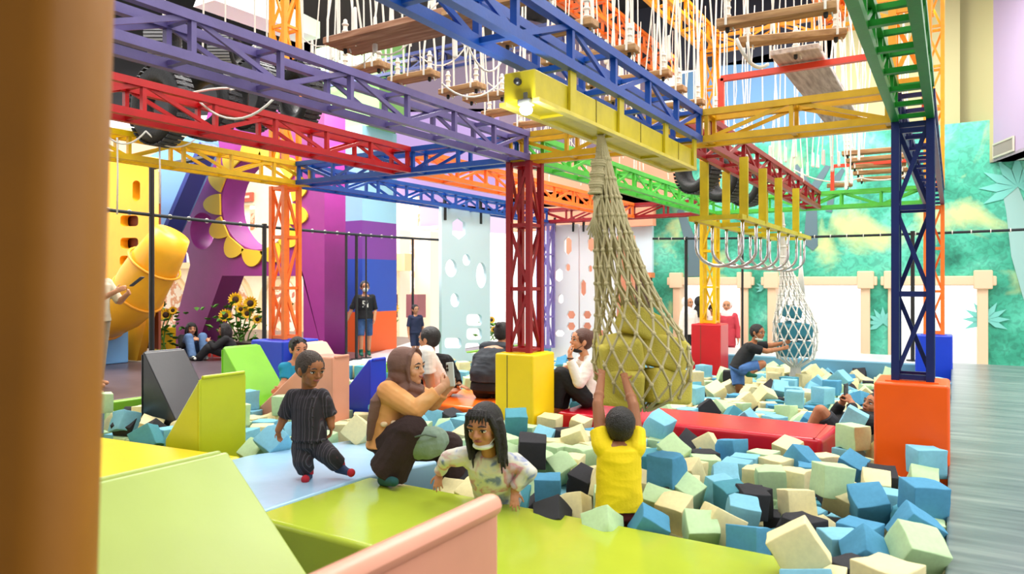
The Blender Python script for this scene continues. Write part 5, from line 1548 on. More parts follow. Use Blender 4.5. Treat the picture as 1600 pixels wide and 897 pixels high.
g -303 858 -21 2 0 1 100 18
b -240 862 -21 71 -2 -71 0 18
b -646 873 -22 73 -13 66 12 18
k -37 230 -22 71 -3 71 1 18
b -14 866 -22 69 -14 70 12 18
g -275 869 -22 1 90 43 -1 18
t -700 869 -22 1 94 35 0 18
k -33 754 -22 35 35 61 -61 18
g -258 360 -22 33 62 34 62 18
c -15 238 -22 38 60 36 -61 18
b -495 856 -22 48 -75 -26 -37 18
b -193 975 -22 49 -78 33 -22 18
c -476 875 -22 20 -21 67 -69 18
t -411 876 -22 1 71 -70 1 18
g -341 875 -22 0 1 100 -2 18
c -422 1162 -22 29 1 -88 37 18
B -497 878 -22 12 -70 14 69 18
c -369 879 -22 10 0 1 100 18
c -316 880 -22 7 70 -5 70 18
b -296 878 -22 52 -54 -46 47 18
t -54 626 -22 14 -39 -11 90 18
c -197 881 -22 62 60 -36 -35 18
g -685 844 -22 50 -81 -29 -11 18
B -15 889 -22 69 -13 70 11 18
g -387 889 -22 40 -58 -41 -57 18
t -702 766 -22 42 -30 -64 -56 18
g -644 895 -22 0 15 99 -1 18
c -571 868 -22 24 -57 -34 -71 18
c -186 699 -22 16 -34 -14 92 18
c -67 898 -22 7 -70 -9 -70 18
t -420 898 -22 71 -1 1 71 18
c -483 900 -22 62 -35 -62 -33 18
c -588 900 -22 52 -48 -53 -47 18
B -531 1062 -22 29 -57 -20 74 18
g -624 973 -22 66 46 42 -41 18
b -506 903 -23 70 -12 70 10 18
b -314 905 -23 66 -26 -66 -24 18
k -46 904 -23 56 43 -55 45 18
g -618 1029 -23 0 43 9 -90 18
k -633 915 -23 45 -16 -29 -83 18
t -194 904 -23 68 -71 -12 13 18
c -461 889 -23 12 -23 94 -22 18
k -266 907 -23 70 -5 -71 -3 18
k -670 912 -23 19 68 -17 69 18
g -175 912 -23 68 -18 69 16 18
k -13 910 -23 48 -52 50 50 18
B -695 915 -23 51 -53 47 -49 18
b -210 705 -23 26 -82 19 -48 18
b -604 877 -23 10 95 -26 -16 18
g -362 918 -23 66 64 -29 -28 18
t -538 922 -23 19 -30 -43 83 18
B -282 726 -23 20 -60 -54 56 18
g -642 721 -23 55 -4 76 -36 18
k -502 925 -23 60 38 -58 40 18
g -514 764 -23 19 -93 5 -30 18
k -85 935 -23 32 0 59 -74 18
c -579 931 -23 71 -1 1 71 18
c -18 931 -23 40 -42 57 -58 18
g -61 871 -23 86 42 24 -16 18
g -664 933 -23 2 -71 4 71 18
c -473 930 -23 70 6 70 -8 18
B -270 705 -23 69 -54 14 46 18
k -556 934 -23 68 -21 -68 -19 18
g -643 937 -24 62 60 37 36 18
c -317 935 -24 14 -69 16 69 18
g -714 943 -24 64 -68 28 22 18
g -384 938 -24 1 94 35 0 18
b -522 940 -24 17 69 15 -69 18
g -337 939 -24 8 0 1 100 18
t -174 939 -24 48 -52 49 51 18
b -296 940 -24 9 -70 11 70 18
b -378 981 -24 41 60 -54 43 18
b -358 944 -24 26 26 -67 -65 18
c -147 701 -24 18 -23 41 86 18
c -411 942 -24 69 -1 1 73 18
c -434 947 -24 65 64 29 28 18
b -614 756 -24 29 70 -30 -57 18
t -601 834 -24 10 -1 48 -87 18
c -193 756 -24 49 -30 11 -82 18
k -665 958 -24 57 42 -56 44 18
t -552 958 -24 51 49 -50 50 18
b -132 958 -24 0 -1 100 -1 18
g -532 957 -24 11 70 9 -70 18
g -373 958 -24 70 12 -69 14 18
g -419 963 -24 67 65 26 25 18
g -396 960 -24 70 -72 -1 1 18
c -557 809 -24 88 44 -9 17 18
g -517 671 -24 21 31 -57 73 18
c -14 963 -24 2 2 -72 -70 18
t -449 970 -24 53 47 -51 49 18
c -35 968 -24 99 -1 0 12 18
c -63 1019 -24 35 15 84 -40 18
b -595 754 -24 74 -32 51 -30 18
B -483 1190 -24 9 -73 -11 67 18
b -30 843 -24 53 28 16 -78 18
b -333 787 -25 64 36 8 67 18
c -349 976 -25 20 68 -18 68 18
c -668 981 -25 71 69 -9 -9 18
c -246 699 -25 82 51 -17 18 18
k -234 1231 -25 94 -12 33 4 18
g -427 983 -25 70 6 -70 8 18
k -397 981 -25 71 -1 -71 1 18
c -144 982 -25 53 -54 46 -47 18
b -47 984 -25 41 -58 42 56 18
B -288 767 -25 59 -16 73 -30 18
c -718 985 -25 71 0 71 -2 18
b -558 985 -25 5 -70 7 70 18
c -448 988 -25 6 70 -4 71 18
c -176 994 -25 8 -68 12 72 18
k -22 986 -25 41 -1 1 91 18
t -405 1001 -25 74 -64 -15 13 18
g -578 988 -25 52 51 -49 -48 18
k -470 991 -25 57 42 55 -44 18
g -259 990 -25 24 66 22 -67 18
t -649 990 -25 59 -39 -60 -38 18
c -607 992 -25 50 -50 51 49 18
c -204 992 -25 11 70 9 -70 18
k -84 818 -25 20 -54 -67 -47 18
t -626 992 -25 1 64 77 -1 18
B -372 787 -25 22 65 -64 34 18
g -325 816 -25 2 0 90 -44 18
b -182 1212 -25 13 38 14 90 18
B -578 830 -25 60 -74 17 26 18
c -545 1004 -25 12 -70 -14 -69 18
b -433 1005 -26 52 70 23 -43 18
g -587 1007 -26 51 49 50 49 18
k -655 749 -26 6 92 14 36 18
b -127 1012 -26 40 59 38 -60 18
k -20 1010 -26 33 -63 34 62 18
B -605 1010 -26 3 71 -1 71 18
c -528 1013 -26 57 55 -44 -42 18
k -307 1012 -26 0 37 93 -1 18
k -390 1021 -26 48 -55 44 -52 18
t -176 960 -26 51 66 52 -19 18
B -472 1016 -26 0 1 -100 1 18
k -372 1018 -26 1 73 -68 1 18
g -255 1019 -26 1 -71 3 71 18
c -150 1019 -26 60 58 -40 -38 18
t -466 844 -26 33 -63 -70 10 18
c -490 1023 -26 74 -1 1 67 18
B -385 709 -26 5 52 -70 48 18
b -354 1022 -26 52 48 51 -49 18
B -39 1088 -26 2 23 78 58 18
k -573 950 -26 98 7 20 -2 18
t -172 1030 -26 99 -1 0 15 18
g -576 1033 -26 8 70 7 -70 18
b -639 1042 -26 44 56 42 -57 18
c -534 1040 -26 1 73 68 -1 18
g -453 1041 -26 60 37 59 -39 18
g -266 1040 -26 13 70 -11 70 18
b -662 1044 -26 41 57 40 -59 18
c -386 860 -26 67 -4 45 59 18
c -348 1044 -26 51 -52 -48 49 18
k -694 1045 -27 0 13 -99 1 18
b -183 1048 -27 1 91 -40 1 18
b -427 1048 -27 96 -1 0 30 18
g -405 1046 -27 6 -70 -8 -70 18
b -205 1048 -27 63 -1 -1 -77 18
b -716 894 -27 87 -34 12 34 18
c -621 894 -27 22 -75 -26 57 18
k -162 1054 -27 1 70 71 -1 18
t -627 1057 -27 10 70 -8 70 18
k -607 1063 -27 0 7 100 -1 18
b -552 1025 -27 79 25 18 -53 18
c -647 1065 -27 49 -51 -51 -49 18
c -342 1064 -27 45 -54 -47 -53 18
c -279 1018 -27 4 56 8 -83 18
g -31 1064 -27 41 -1 -1 -91 18
c -54 1066 -27 57 42 55 -44 18
c -684 1066 -27 54 52 -47 -46 18
g -702 1064 -27 46 -47 -53 54 18
c -665 1070 -27 51 49 49 -51 18
c -209 1069 -27 3 -71 5 71 18
b -492 813 -27 44 2 -75 50 18
g -141 1074 -27 50 -50 52 48 18
g -473 1077 -27 53 -46 55 45 18
g -518 989 -27 74 -26 -38 -49 18
c -600 973 -28 29 32 60 -67 18
c -500 1079 -28 71 1 71 -4 18
c -565 673 -28 33 90 -14 25 18
k -504 1197 -28 68 18 -20 -68 18
g -542 676 -28 44 84 -19 27 18
c -532 1083 -28 9 70 71 -5 18
b -247 840 -28 88 -14 -42 17 18
c -697 1083 -28 48 -50 -50 52 18
c -550 1084 -28 1 71 -70 1 18
k -653 1087 -28 70 68 -14 -13 18
k -379 1086 -28 4 71 -2 71 18
b -545 1172 -28 10 -76 -63 -12 18
g -611 1091 -28 30 -64 -32 -63 18
c -227 1091 -28 70 68 -15 -15 18
g -602 923 -28 45 -30 -28 -79 18
g -205 1093 -28 95 -1 0 -30 18
g -679 787 -28 20 -61 -69 -32 18
k -632 953 -28 11 -92 28 25 18
g -294 1095 -28 13 0 -1 -99 18
B -627 693 -28 1 -58 69 42 18
B -496 1098 -28 11 0 1 99 18
g -162 1098 -28 10 70 8 -70 18
k -670 1098 -28 62 -35 63 33 18
g -520 872 -28 24 62 -21 -72 18
g -205 936 -28 84 15 52 9 18
c -276 1099 -28 10 -70 -12 -70 18
b -549 1102 -28 51 49 50 -50 18
B -70 852 -28 25 14 -89 36 18
b -491 944 -28 83 -50 24 9 18
c -532 1102 -28 50 50 -49 51 18
B -476 1104 -28 70 -6 -71 -4 18
g -188 1104 -28 0 27 -96 1 18
b -461 908 -28 63 -48 11 -60 18
b -37 800 -28 3 24 -40 88 18
g -621 1199 -28 76 33 50 24 18
c -659 1015 -28 47 77 -9 42 18
c -161 1077 -28 44 -50 -66 -35 18
c -138 752 -28 20 24 69 -65 18
b -58 1113 -28 99 -1 0 12 18
g -622 929 -29 14 50 -78 36 18
c -522 1121 -29 41 52 51 -56 18
g -209 1117 -29 60 -37 -61 -35 18
k -502 1120 -29 52 -48 53 46 18
g -88 757 -29 18 35 -86 31 18
g -631 1123 -29 67 22 -66 24 18
B -439 1124 -29 19 0 1 98 18
B -288 1120 -29 8 -8 69 -71 18
k -672 1127 -29 32 -63 -33 -62 18
k -274 937 -29 19 -44 -67 -57 18
b -573 1198 -29 78 57 25 8 18
g -699 1127 -29 1 74 67 -1 18
g -524 1181 -29 50 -38 66 -41 18
g -585 1130 -29 11 70 9 -70 18
c -155 1129 -29 11 70 -9 70 18
g -35 940 -29 92 -36 11 -12 18
k -176 1133 -29 8 70 6 -70 18
c -73 1132 -29 12 0 -1 -99 18
c -55 1133 -29 70 -10 70 8 18
g -290 1138 -29 8 70 6 -70 18
g -36 1027 -29 63 72 -29 6 18
b -429 1141 -29 1 44 -90 1 18
b -516 1140 -29 15 69 -13 70 18
c -288 899 -29 30 -63 67 25 18
g -77 1060 -29 53 66 52 8 18
c -696 1145 -29 6 70 -4 71 18
b -601 1146 -29 2 100 2 0 18
k -22 1149 -29 1 73 68 -1 18
b -539 1148 -29 14 13 70 68 18
b -372 1147 -29 35 61 -34 62 18
c -717 1152 -30 6 70 -4 71 18
b -581 1150 -30 6 -6 69 -72 18
k -454 1152 -30 43 -44 55 -57 18
g -405 1148 -30 7 -70 9 70 18
B -231 1152 -30 51 50 50 49 18
b -43 1152 -30 30 64 28 -65 18
t -480 1149 -30 65 28 -64 30 18
c -504 1155 -30 17 0 1 99 18
g -147 1155 -30 70 8 -70 10 18
g -686 934 -30 4 -42 3 91 18
b -561 1155 -30 54 -45 56 44 18
g -305 1155 -30 68 67 -22 -19 18
B -17 1049 -30 11 -30 -44 84 18
c -407 1066 -30 62 -69 23 30 18
k -645 1158 -30 1 100 7 0 18
b -37 875 -30 35 -49 80 7 18
c -433 921 -30 65 32 66 18 18
g -310 760 -30 38 20 45 -79 18
b -694 1164 -30 71 70 -6 -6 18
b -573 1055 -30 65 54 -21 50 18
k -207 961 -30 72 47 50 -8 18
c -199 1170 -30 49 48 -52 -51 18
b -665 1171 -30 70 -8 -70 -6 18
g -486 1171 -30 1 71 1 71 18
c -446 1171 -30 6 70 4 -71 18
t -245 1171 -30 51 -49 52 48 18
c -225 1171 -30 56 54 -45 -44 18
t -585 1171 -30 74 -1 1 67 18
g -274 1074 -30 43 -74 42 30 18
c -630 1230 -30 18 55 -15 -80 18
k -546 1127 -30 16 24 53 -80 18
b -79 1172 -30 36 -37 -60 61 18
g -605 1177 -30 44 55 -42 56 18
c -563 1174 -30 1 63 -77 1 18
t -504 1176 -30 70 -72 1 -1 18
g -306 1180 -30 22 -22 66 -68 18
c -700 1106 -30 72 -19 18 64 18
g -430 1181 -30 1 99 16 0 18
c -61 1183 -30 31 -64 -32 -63 18
g -641 1186 -30 1 99 17 0 18"""
# ------------------------------------------------------------------ foam cubes: position, turn and size of each (mm), settled as they lie
FOAM = dict(b=('light blue', (132, 194, 216)), B=('deep blue', (84, 150, 186)), t=('teal blue', (84, 152, 168)), c=('cream', (236, 224, 172)), g=('pale green', (190, 220, 172)), k=('charcoal', (58, 58, 62)))
FM = {k: mat('foam_' + v[0].replace(' ', '_'), v[1], .92, bump=.3, bscale=7 / .18 * 4, var=.05, vscale=9, spec=.2) for k, v in FOAM.items()}
def foam_mesh(seed):
    rnd = random.Random(seed); bm = bmesh.new(); bmesh.ops.create_cube(bm, size=1)
    bmesh.ops.bevel(bm, geom=list(bm.edges), offset=.03, segments=2, affect='EDGES', profile=.6)
    bmesh.ops.subdivide_edges(bm, edges=[e for e in bm.edges if e.calc_length() > .3], cuts=4, use_grid_fill=True)
    chips = [(Vector((rnd.choice((-.5, .5)), rnd.choice((-.5, .5)), rnd.uniform(-.5, .5))), rnd.uniform(.08, .2)) for k in range(rnd.choice((0, 1, 2)))]
    if rnd.random() < .4: chips.append((Vector((rnd.choice((-.5, .5)), rnd.choice((-.5, .5)), rnd.choice((-.5, .5)))), rnd.uniform(.2, .36)))
    for v in bm.verts:
        n_ = noise.noise_vector(v.co * 1.6 + Vector((seed, 0, 0))) * .045 + noise.noise_vector(v.co * 7 + Vector((0, seed, 0))) * .008
        for c, r in chips:
            d = (v.co - c).length
            if d < r: n_ -= c.normalized() * (r - d) * .55
        v.co += n_
    me = bpy.data.meshes.new('foam_cube'); bm.to_mesh(me); bm.free()
    for p in me.polygons: p.use_smooth = True
    me.materials.append(FM['c']); return me
FMESH = [foam_mesh(s) for s in range(12)]
LAND = [('the boy in yellow', (-1.5, 3.55)), ('the girl in tie dye', (-2.2, 3.6)), ('the yellow padded block', (-3.4, 5.5)), ('the orange padded block', (-.24, 5.5)), ('the right end of the red mat', (-.75, 6.1)),
        ('the middle of the red mat', (-1.9, 5.4)), ('the far side of the red mat', (-2.1, 6.9)), ('the far red padded block', (-3.3, 11.4)), ('the boy in black', (-2.35, 9.3)), ('the smaller rope net', (-1.75, 10.2)),
        ('the man lying down', (-.6, 7.4)), ('the right end of the lime deck', (-.5, 3.3)), ('the far blue padded block', (-.24, 11.7)), ('the toddler', (-4.3, 3.9)), ('the black fin', (-6.2, 3.7)), ('the royal blue fin', (-4.6, 5.0)),
        ('the woman in the hijab', (-3.0, 4.3)), ('the seated woman in white', (-3.2, 7.2)), ('the back walkway', (-2.2, 12.2)), ('the right walkway edge', (-.1, 8.6)), ('the white climbing panels', (-5.4, 11.6)), ('the orange mat', (-4.2, 5.3)), ('the big rope net', (-1.6, 4.5))]
ORDW = 'nearest second third fourth fifth sixth seventh eighth ninth tenth eleventh twelfth thirteenth fourteenth fifteenth sixteenth seventeenth eighteenth nineteenth twentieth'.split()
def ordw(k): return ORDW[k] if k < 20 else '%d%s' % (k + 1, {1: 'st', 2: 'nd', 3: 'rd'}.get((k + 1) % 10, 'th'))
recs = []
for ln in CUBES.split('\n'):
    f_ = ln.split(); v = [int(a) / 1000 for a in f_[1:]]; recs.append((f_[0], Vector(v[:3]), Quaternion(v[3:7]), v[7]))
best = [(999, '')] * len(recs)
for nm, xy in LAND:                       # rank of every cube among those of its colour, counted from each landmark
    for c_ in FOAM:
        ids_ = sorted((i for i in range(len(recs)) if recs[i][0] == c_), key=lambda i: (Vector(xy) - recs[i][1].xy).length)
        for k, i in enumerate(ids_):
            if k < best[i][0]: best[i] = (k, nm)
for i, r_ in enumerate(recs):
    o = bpy.data.objects.new('foam_cube', FMESH[i % 12]); col.objects.link(o); o.location = r_[1]; o.rotation_mode = 'QUATERNION'; o.rotation_quaternion = r_[2]; o.scale = (r_[3],) * 3
    o.material_slots[0].link = 'OBJECT'; o.material_slots[0].material = FM[r_[0]]
    k, nm = best[i]; c_ = FOAM[r_[0]][0]
    tag(o, ('%s foam cube nearest to %s' % (c_, nm)) if k == 0 else '%s %s foam cube from %s' % (ordw(k), c_, nm), 'foam cube', 'loose foam cubes in the pit')
me = bpy.data.meshes.new('foam_cube_heap'); vs = []; fs = []; mi = []; keys = list(FOAM)
src_ = [[(v.co.copy()) for v in m_.vertices] for m_ in FMESH[:4]]; srf = [[tuple(p.vertices) for p in m_.polygons] for m_ in FMESH[:4]]
for i, ln in enumerate(REST.split('\n')):
    f_ = ln.split(); v = [int(a) / 100 for a in f_[1:]]; M_ = Matrix.LocRotScale(Vector(v[:3]), Quaternion(v[3:7]).normalized(), (.178,) * 3); o_ = len(vs)
    vs += [M_ @ q for q in src_[i % 4]]; fs += [tuple(a + o_ for a in q) for q in srf[i % 4]]; mi += [keys.index(f_[0])] * len(srf[i % 4])
me.from_pydata(vs, [], fs)
for k in keys: me.materials.append(FM[k])
me.polygons.foreach_set('material_index', mi); me.polygons.foreach_set('use_smooth', [True] * len(mi)); me.update()
o = bpy.data.objects.new('foam_cube_heap', me); col.objects.link(o); tag(o, 'small far and buried foam cubes that fill the pit between the others', 'foam cubes', 'loose foam cubes in the pit', 'stuff')
# low dense bed so that gaps never show the pit bottom
# ------------------------------------------------------------------ people
def remesh(mb, name, m, parent, voxel=.006, smooth=3, wrinkle=0, wscale=14, fac=.5):
    org = wloc(parent)
    t = bpy.data.objects.new('tmp', mb.mesh('tmp', org)); col.objects.link(t)
    r = t.modifiers.new('r', 'REMESH'); r.mode = 'VOXEL'; r.voxel_size = voxel; r.use_smooth_shade = True
    s = t.modifiers.new('s', 'SMOOTH'); s.factor = fac; s.iterations = smooth
    dg = bpy.context.evaluated_depsgraph_get(); me = bpy.data.meshes.new_from_object(t.evaluated_get(dg)); me.name = name
    old = t.data; bpy.data.objects.remove(t); bpy.data.meshes.remove(old)
    if wrinkle:
        off = Vector((random.uniform(0, 9), random.uniform(0, 9), 0)); ns = [v.normal.copy() for v in me.vertices]
        for v, n_ in zip(me.vertices, ns):
            q = v.co * wscale + off
            w = noise.noise(q) * .6 + (1 - abs(noise.noise(Vector((q.x * .7, q.y * .7, q.z * 1.7))))) * .7 - .5
            v.co += n_ * (wrinkle * w)
    for p in me.polygons: p.use_smooth = True
    o = bpy.data.objects.new(name, me); col.objects.link(o); o.parent = parent; me.materials.clear(); me.materials.append(m); return o
def frame(fwd, up=UP):
    f = Vector(fwd).normalized(); x = f.cross(Vector(up)).normalized(); u = x.cross(f); return x, f, u      # right, front, up
def skin(name, rgb): return mat('skin_' + name, rgb, .5, sss=.08, var=.05, vscale=14, spec=.35)
M_hair = mat('hair_black', (22, 18, 17), .45, bump=.6, bscale=160); M_hairb = mat('hair_brown', (84, 46, 30), .5, bump=.6, bscale=160)
M_eye = mat('eye_white', (232, 226, 218), .3); M_iris = mat('eye_dark', (26, 16, 12), .2)
M_mask = mat('mask_white', (226, 232, 222), .7); M_maskb = mat('mask_black', (26, 26, 30), .7)
def torso(mb, hip, waist, chest, neck, side, front, w, d, off=0, hem=None, top=True):
    """w, d: half widths / half depths at hip, waist, chest, shoulder"""
    hip, waist, chest, neck = map(Vector, (hip, waist, chest, neck)); side = Vector(side).normalized(); front = Vector(front).normalized()
    sh = chest.lerp(neck, .62); rings = []
    low = hip + (hip - waist) * .45
    if hem is None: rings.append((low, side, front, w[0] * .7 + off, d[0] * .7 + off))
    else: rings.append((hip + (hip - waist) * hem, side, front, w[0] + off * 1.8, d[0] + off * 1.8))
    rings += [(hip, side, front, w[0] + off * 1.4, d[0] + off * 1.4), (waist, side, front, w[1] + off * 1.3, d[1] + off * 1.3), (chest, side, front, w[2] + off, d[2] + off), (sh, side, front, w[3] * .92 + off, d[2] * .86 + off)]
    rings += [(chest.lerp(neck, .86), side, front, w[3] * .62 + off * .8, d[2] * .62 + off * .7), (neck, side, front, w[3] * .34 + off * .5, d[2] * .44 + off * .5)]
    mb.loft(rings, 24)
    if off:
        mb.cap(sh - side * w[3] * .78, sh + side * w[3] * .78, d[2] * .46 + off, d[2] * .46 + off)
def limb(mb, a, b, c, r0, r1, r2, r3):
    mb.cap(a, b, r0, r1); mb.cap(b, c, r1 * .98, r3); m_ = Vector(b).lerp(Vector(c), .3); mb.ell(m_, r2)
def hand(mb, wr, dirv, palm, L, tsgn=1, curl=(15, 20, 15), spread=8, tcurl=10):
    wr = Vector(wr); d = Vector(dirv).normalized(); n_ = Vector(palm); n_ = (n_ - d * n_.dot(d)).normalized(); t = d.cross(n_).normalized() * tsgn
    M = Matrix((t, d, n_)).transposed()
    mb.ell(wr + d * L * .27, (L * .21, L * .30, L * .095), M); mb.box(wr + d * L * .31, (L * .36, L * .32, L * .13), M); mb.cap(wr - d * L * .1, wr + d * L * .12, L * .145, L * .15)
    for k, (of, ln, a0) in enumerate(((.155, .40, 1), (.05, .45, .3), (-.055, .42, -.4), (-.15, .33, -1.1))):
        p = wr + d * (L * (.48 - .03 * abs(k - 1))) + t * (of * L); dd = (d + t * math.tan(R(spread * a0))).normalized(); ang = 0
        for j, (fr, rr0) in enumerate(((.45, .052), (.31, .047), (.24, .042))):
            ang += R(curl[j]); v = (dd * math.cos(ang) + n_ * math.sin(ang)); q = p + v * ln * fr * L; mb.cap(p, q, rr0 * L, rr0 * L * .92, 8); p = q
    p = wr + d * L * .14 + t * L * .15; v = (d * .62 + t * .78 + n_ * math.sin(R(tcurl))).normalized(); q = p + v * L * .24; mb.cap(p, q, L * .068, L * .056, 8)
    v2 = (d * .85 + t * .4 + n_ * math.sin(R(tcurl + 15))).normalized(); mb.cap(q, q + v2 * L * .2, L * .055, L * .044, 8)
def head(fig, mb, c, h, fwd, up=UP, skinm=None, hair='short', hairm=None, eyes=True, smile=False, mask=None, maskm=None, neck=None, hv=.004, ears=True, neckr=.17):
    c = Vector(c); x, f, u = frame(fwd, up); M = Matrix((x, f, u)).transposed()
    T = lambda a, b, d_: c + (x * a + f * b + u * d_) * h
    S = lambda a, b, d_: (a * h, b * h, d_ * h)
    mb.ell(T(0, -.03, .10), S(.365, .43, .40), M, 20, 14); mb.ell(T(0, .09, -.17), S(.27, .29, .33), M, 18, 12); mb.ell(T(0, .24, -.40), S(.12, .11, .085), M)
    for s in (-1, 1):
        mb.ell(T(s * .165, .235, -.12), S(.12, .12, .13), M); mb.ell(T(s * .15, .335, .085), S(.12, .06, .04), M)
        if ears: mb.ell(T(s * .365, -.02, -.04), S(.045, .09, .13), M); mb.ell(T(s * .345, .01, -.14), S(.04, .05, .06), M)
    mb.cap(T(0, .36, .02), T(0, .43, -.115), .035 * h, .055 * h, 8); mb.ell(T(.05, .385, -.125), S(.045, .045, .035), M); mb.ell(T(-.05, .385, -.125), S(.045, .045, .035), M)
    mb.ell(T(0, .335, -.235), S(.12, .06, .05), M)
    if neck is not None: mb.cap(T(0, -.08, -.25), neck, neckr * h * 1.0, neckr * h * 1.12)
    if eyes:
        for s in (-1, 1):
            e = MB().ell(T(s * .155, .318, .005), S(.075, .062, .036), M).build('eye', M_eye, fig, smooth=True)
            MB().ell(T(s * .155, .362, .006), S(.034, .022, .034), M).build('iris', M_iris, e, smooth=True)
            MB().tube([T(s * .085, .362, .02), T(s * .15, .385, .045), T(s * .23, .345, .02)], .013 * h, 6).build('eyelash', M_hair, e)
            MB().tube([T(s * .07, .395, .115), T(s * .16, .395, .145), T(s * .255, .335, .11)], [.012 * h, .02 * h, .01 * h], 6).build('eyebrow', M_hair, fig)
        q = .02 if smile else 0
        MB().tube([T(-.105, .345, -.235 + q), T(-.05, .385, -.235 - q), T(0, .396, -.238 - q), T(.05, .385, -.235 - q), T(.105, .345, -.235 + q)], [.012 * h, .026 * h, .028 * h, .026 * h, .012 * h], 8).build('lips', mat('lips_' + (skinm.name if skinm else 'x'), (150, 76, 70), .45), fig, smooth=True)
    hm = hairm or M_hair
    if hair:
        hb = MB()
        if hair != 'none':
            hb.ell(T(0, -.085, .135), S(.40, .455, .425), M, 20, 14); hb.ell(T(0, -.2, .02), S(.36, .31, .36), M)
            for s in (-1, 1): hb.ell(T(s * .30, .06, .12), S(.09, .17, .2), M)
        if hair == 'bob' or hair == 'long':
            lo = -1.0 if hair == 'long' else -.55
            for s in (-1, 1):
                hb.tube([T(s * .36, .0, .2), T(s * .43, -.02, -.15), T(s * .44, -.04, (lo - .15) / 2), T(s * .41, .0, lo * .92)], [.12 * h, .115 * h, .09 * h, .04 * h], 10)
                hb.tube([T(s * .28, .18, .3), T(s * .38, .16, .05), T(s * .41, .15, -.25), T(s * .39, .17, lo * .8)], [.07 * h, .075 * h, .07 * h, .03 * h], 8)
            hb.tube([T(0, -.3, .1), T(0, -.38, -.3), T(0, -.36, lo)], [.3 * h, .3 * h, .2 * h], 14)
            rnd = random.Random(7)
            for k in range(26):
                a = math.pi * (-.12 + 1.24 * k / 25); q = (.43 * math.cos(a), -.06 - .33 * math.sin(a)); e_ = rnd.uniform(-.18, .12)
                hb.tube([T(q[0] * .9, q[1] * .9, .15), T(q[0], q[1], -.3), T(q[0] * rnd.uniform(.9, 1.12), q[1] + rnd.uniform(-.04, .06), lo + e_)], [.05 * h, .05 * h, .022 * h], 6)
            for k in range(7): hb.tube([T((k - 3) * .07, .2, .46), T((k - 3) * .085, .335, .34), T((k - 3) * .09, .385, .2 - .02 * abs(k - 3))], [.04 * h, .035 * h, .012 * h], 6)
        if hair == 'bun': hb.ell(T(0, -.42, .34), S(.17, .17, .16), M)
        if hair == 'tousled':
            rnd = random.Random(int(h * 1e5))
            for k in range(26):
                a, b = rnd.uniform(-1, 1), rnd.uniform(0, 1); p = T(.33 * a, .25 - .5 * b, .40 - .12 * a * a + .08 * (1 - b)); hb.cap(p, p + (x * rnd.uniform(-.1, .1) + f * rnd.uniform(-.02, .12) + u * rnd.uniform(.02, .09)) * h, .05 * h, .02 * h, 6)
        remesh(hb, 'hair', hm, fig, max(hv, .004), 2, wrinkle=.010 * h, wscale=70)
    if mask:
        k = {'chin': -.40, 'on': -.2}[mask]; q = MB()
        q.ell(T(0, .13 if mask == 'chin' else .16, k), S(.265, .235 if mask == 'chin' else .30, .10 if mask == 'chin' else .22), M, 18, 12)
        mk = q.build('face_mask', maskm or M_mask, fig, smooth=True)
        for s in (-1, 1): MB().tube([T(s * .22, .2, k + .06), T(s * .34, .05, -.1 + k * .2), T(s * .38, -.06, -.04)], .012 * h, 5).build('ear_loop', maskm or M_mask, mk)
def fig(label, base, group=None): return thing('person', base, label, 'person', group)
def foot(mb, an, toe, r, flat=.6):
    an, toe = Vector(an), Vector(toe); d = (toe - an); mb.cap(an, an + UP * r * .4, r, r); heel = an - d.normalized() * r * .6 - UP * r * .55; mb.cap(heel, toe, r * .9, r * .72); mb.cap(an, an.lerp(toe, .5) - UP * r * .2, r, r * .8)
# ---- toddler in striped shirt
M_st = ramp_mat('cloth_dark_stripe', [(.0, (34, 32, 38)), (.42, (40, 36, 44)), (.5, (74, 48, 54)), (.58, (34, 36, 50)), (.8, (88, 84, 92)), (.86, (36, 32, 38))], scale=9, kind='WAVE', axis=(1, 1, .02), dist=.4, rough=.85, bump=.1)
D = 4.42
S_ = skin('toddler', (150, 96, 60))
t = fig('toddler in a dark striped shirt and trousers standing on the pale blue deck', PZ(484, 752, 0))
b = MB(); J = lambda x, y, d=0: P(x, y, D + d)
torso(b, J(484, 694), J(483, 665), J(481, 636), J(481, 607, .01), RT - FW * .15, -FW - RT * .1, (.088, .082, .092, .105), (.068, .07, .072), 0)
limb(b, J(456, 621), J(446, 648, .02), J(435, 672), .036, .03, .031, .021); limb(b, J(505, 620), J(515, 647, .02), J(518, 667, -.01), .036, .03, .031, .021)
hand(b, J(435, 673), Vector(J(436, 684) - J(435, 673)), RT * .7 - FW * .5, .085, 1, (20, 25, 20)); hand(b, J(518, 668, -.01), J(517, 678) - J(518, 668), -RT * .7 - FW * .4, .085, -1, (25, 28, 20))
limb(b, J(472, 697), J(473, 719, -.03), J(480, 741), .055, .042, .043, .03); limb(b, J(497, 695), J(516, 713, -.05), J(530, 728), .055, .042, .043, .03)
foot(b, J(481, 743), J(477, 749, -.085), .026); foot(b, J(531, 730), J(549, 739, -.05), .026)
head(t, b, J(485, 577, -.02), .205, RT * .80 - FW * .62 - UP * .22, UP + RT * .06, S_, 'short', mat('hair_toddler', (52, 38, 28), .6, bump=.6, bscale=160), neck=J(481, 610), hv=.004)
remesh(b, 'body', S_, t, .0042, 3)
c = MB(); torso(c, J(484, 690), J(483, 665), J(481, 636), J(481, 609, .01), RT - FW * .15, -FW - RT * .1, (.094, .09, .094, .105), (.072, .074, .074), .013, hem=-.25)
c.cap(J(458, 620), J(445, 650, .02), .05, .05, flat='b'); c.cap(J(503, 619), J(515, 649, .02), .05, .05, flat='b'); c.loft([(J(481, 616), RT, -FW, .066, .058), (J(482, 607), RT, -FW, .05, .05)], 16)
sh_ = remesh(c, 'shirt', M_st, t, .005, 2, .006)
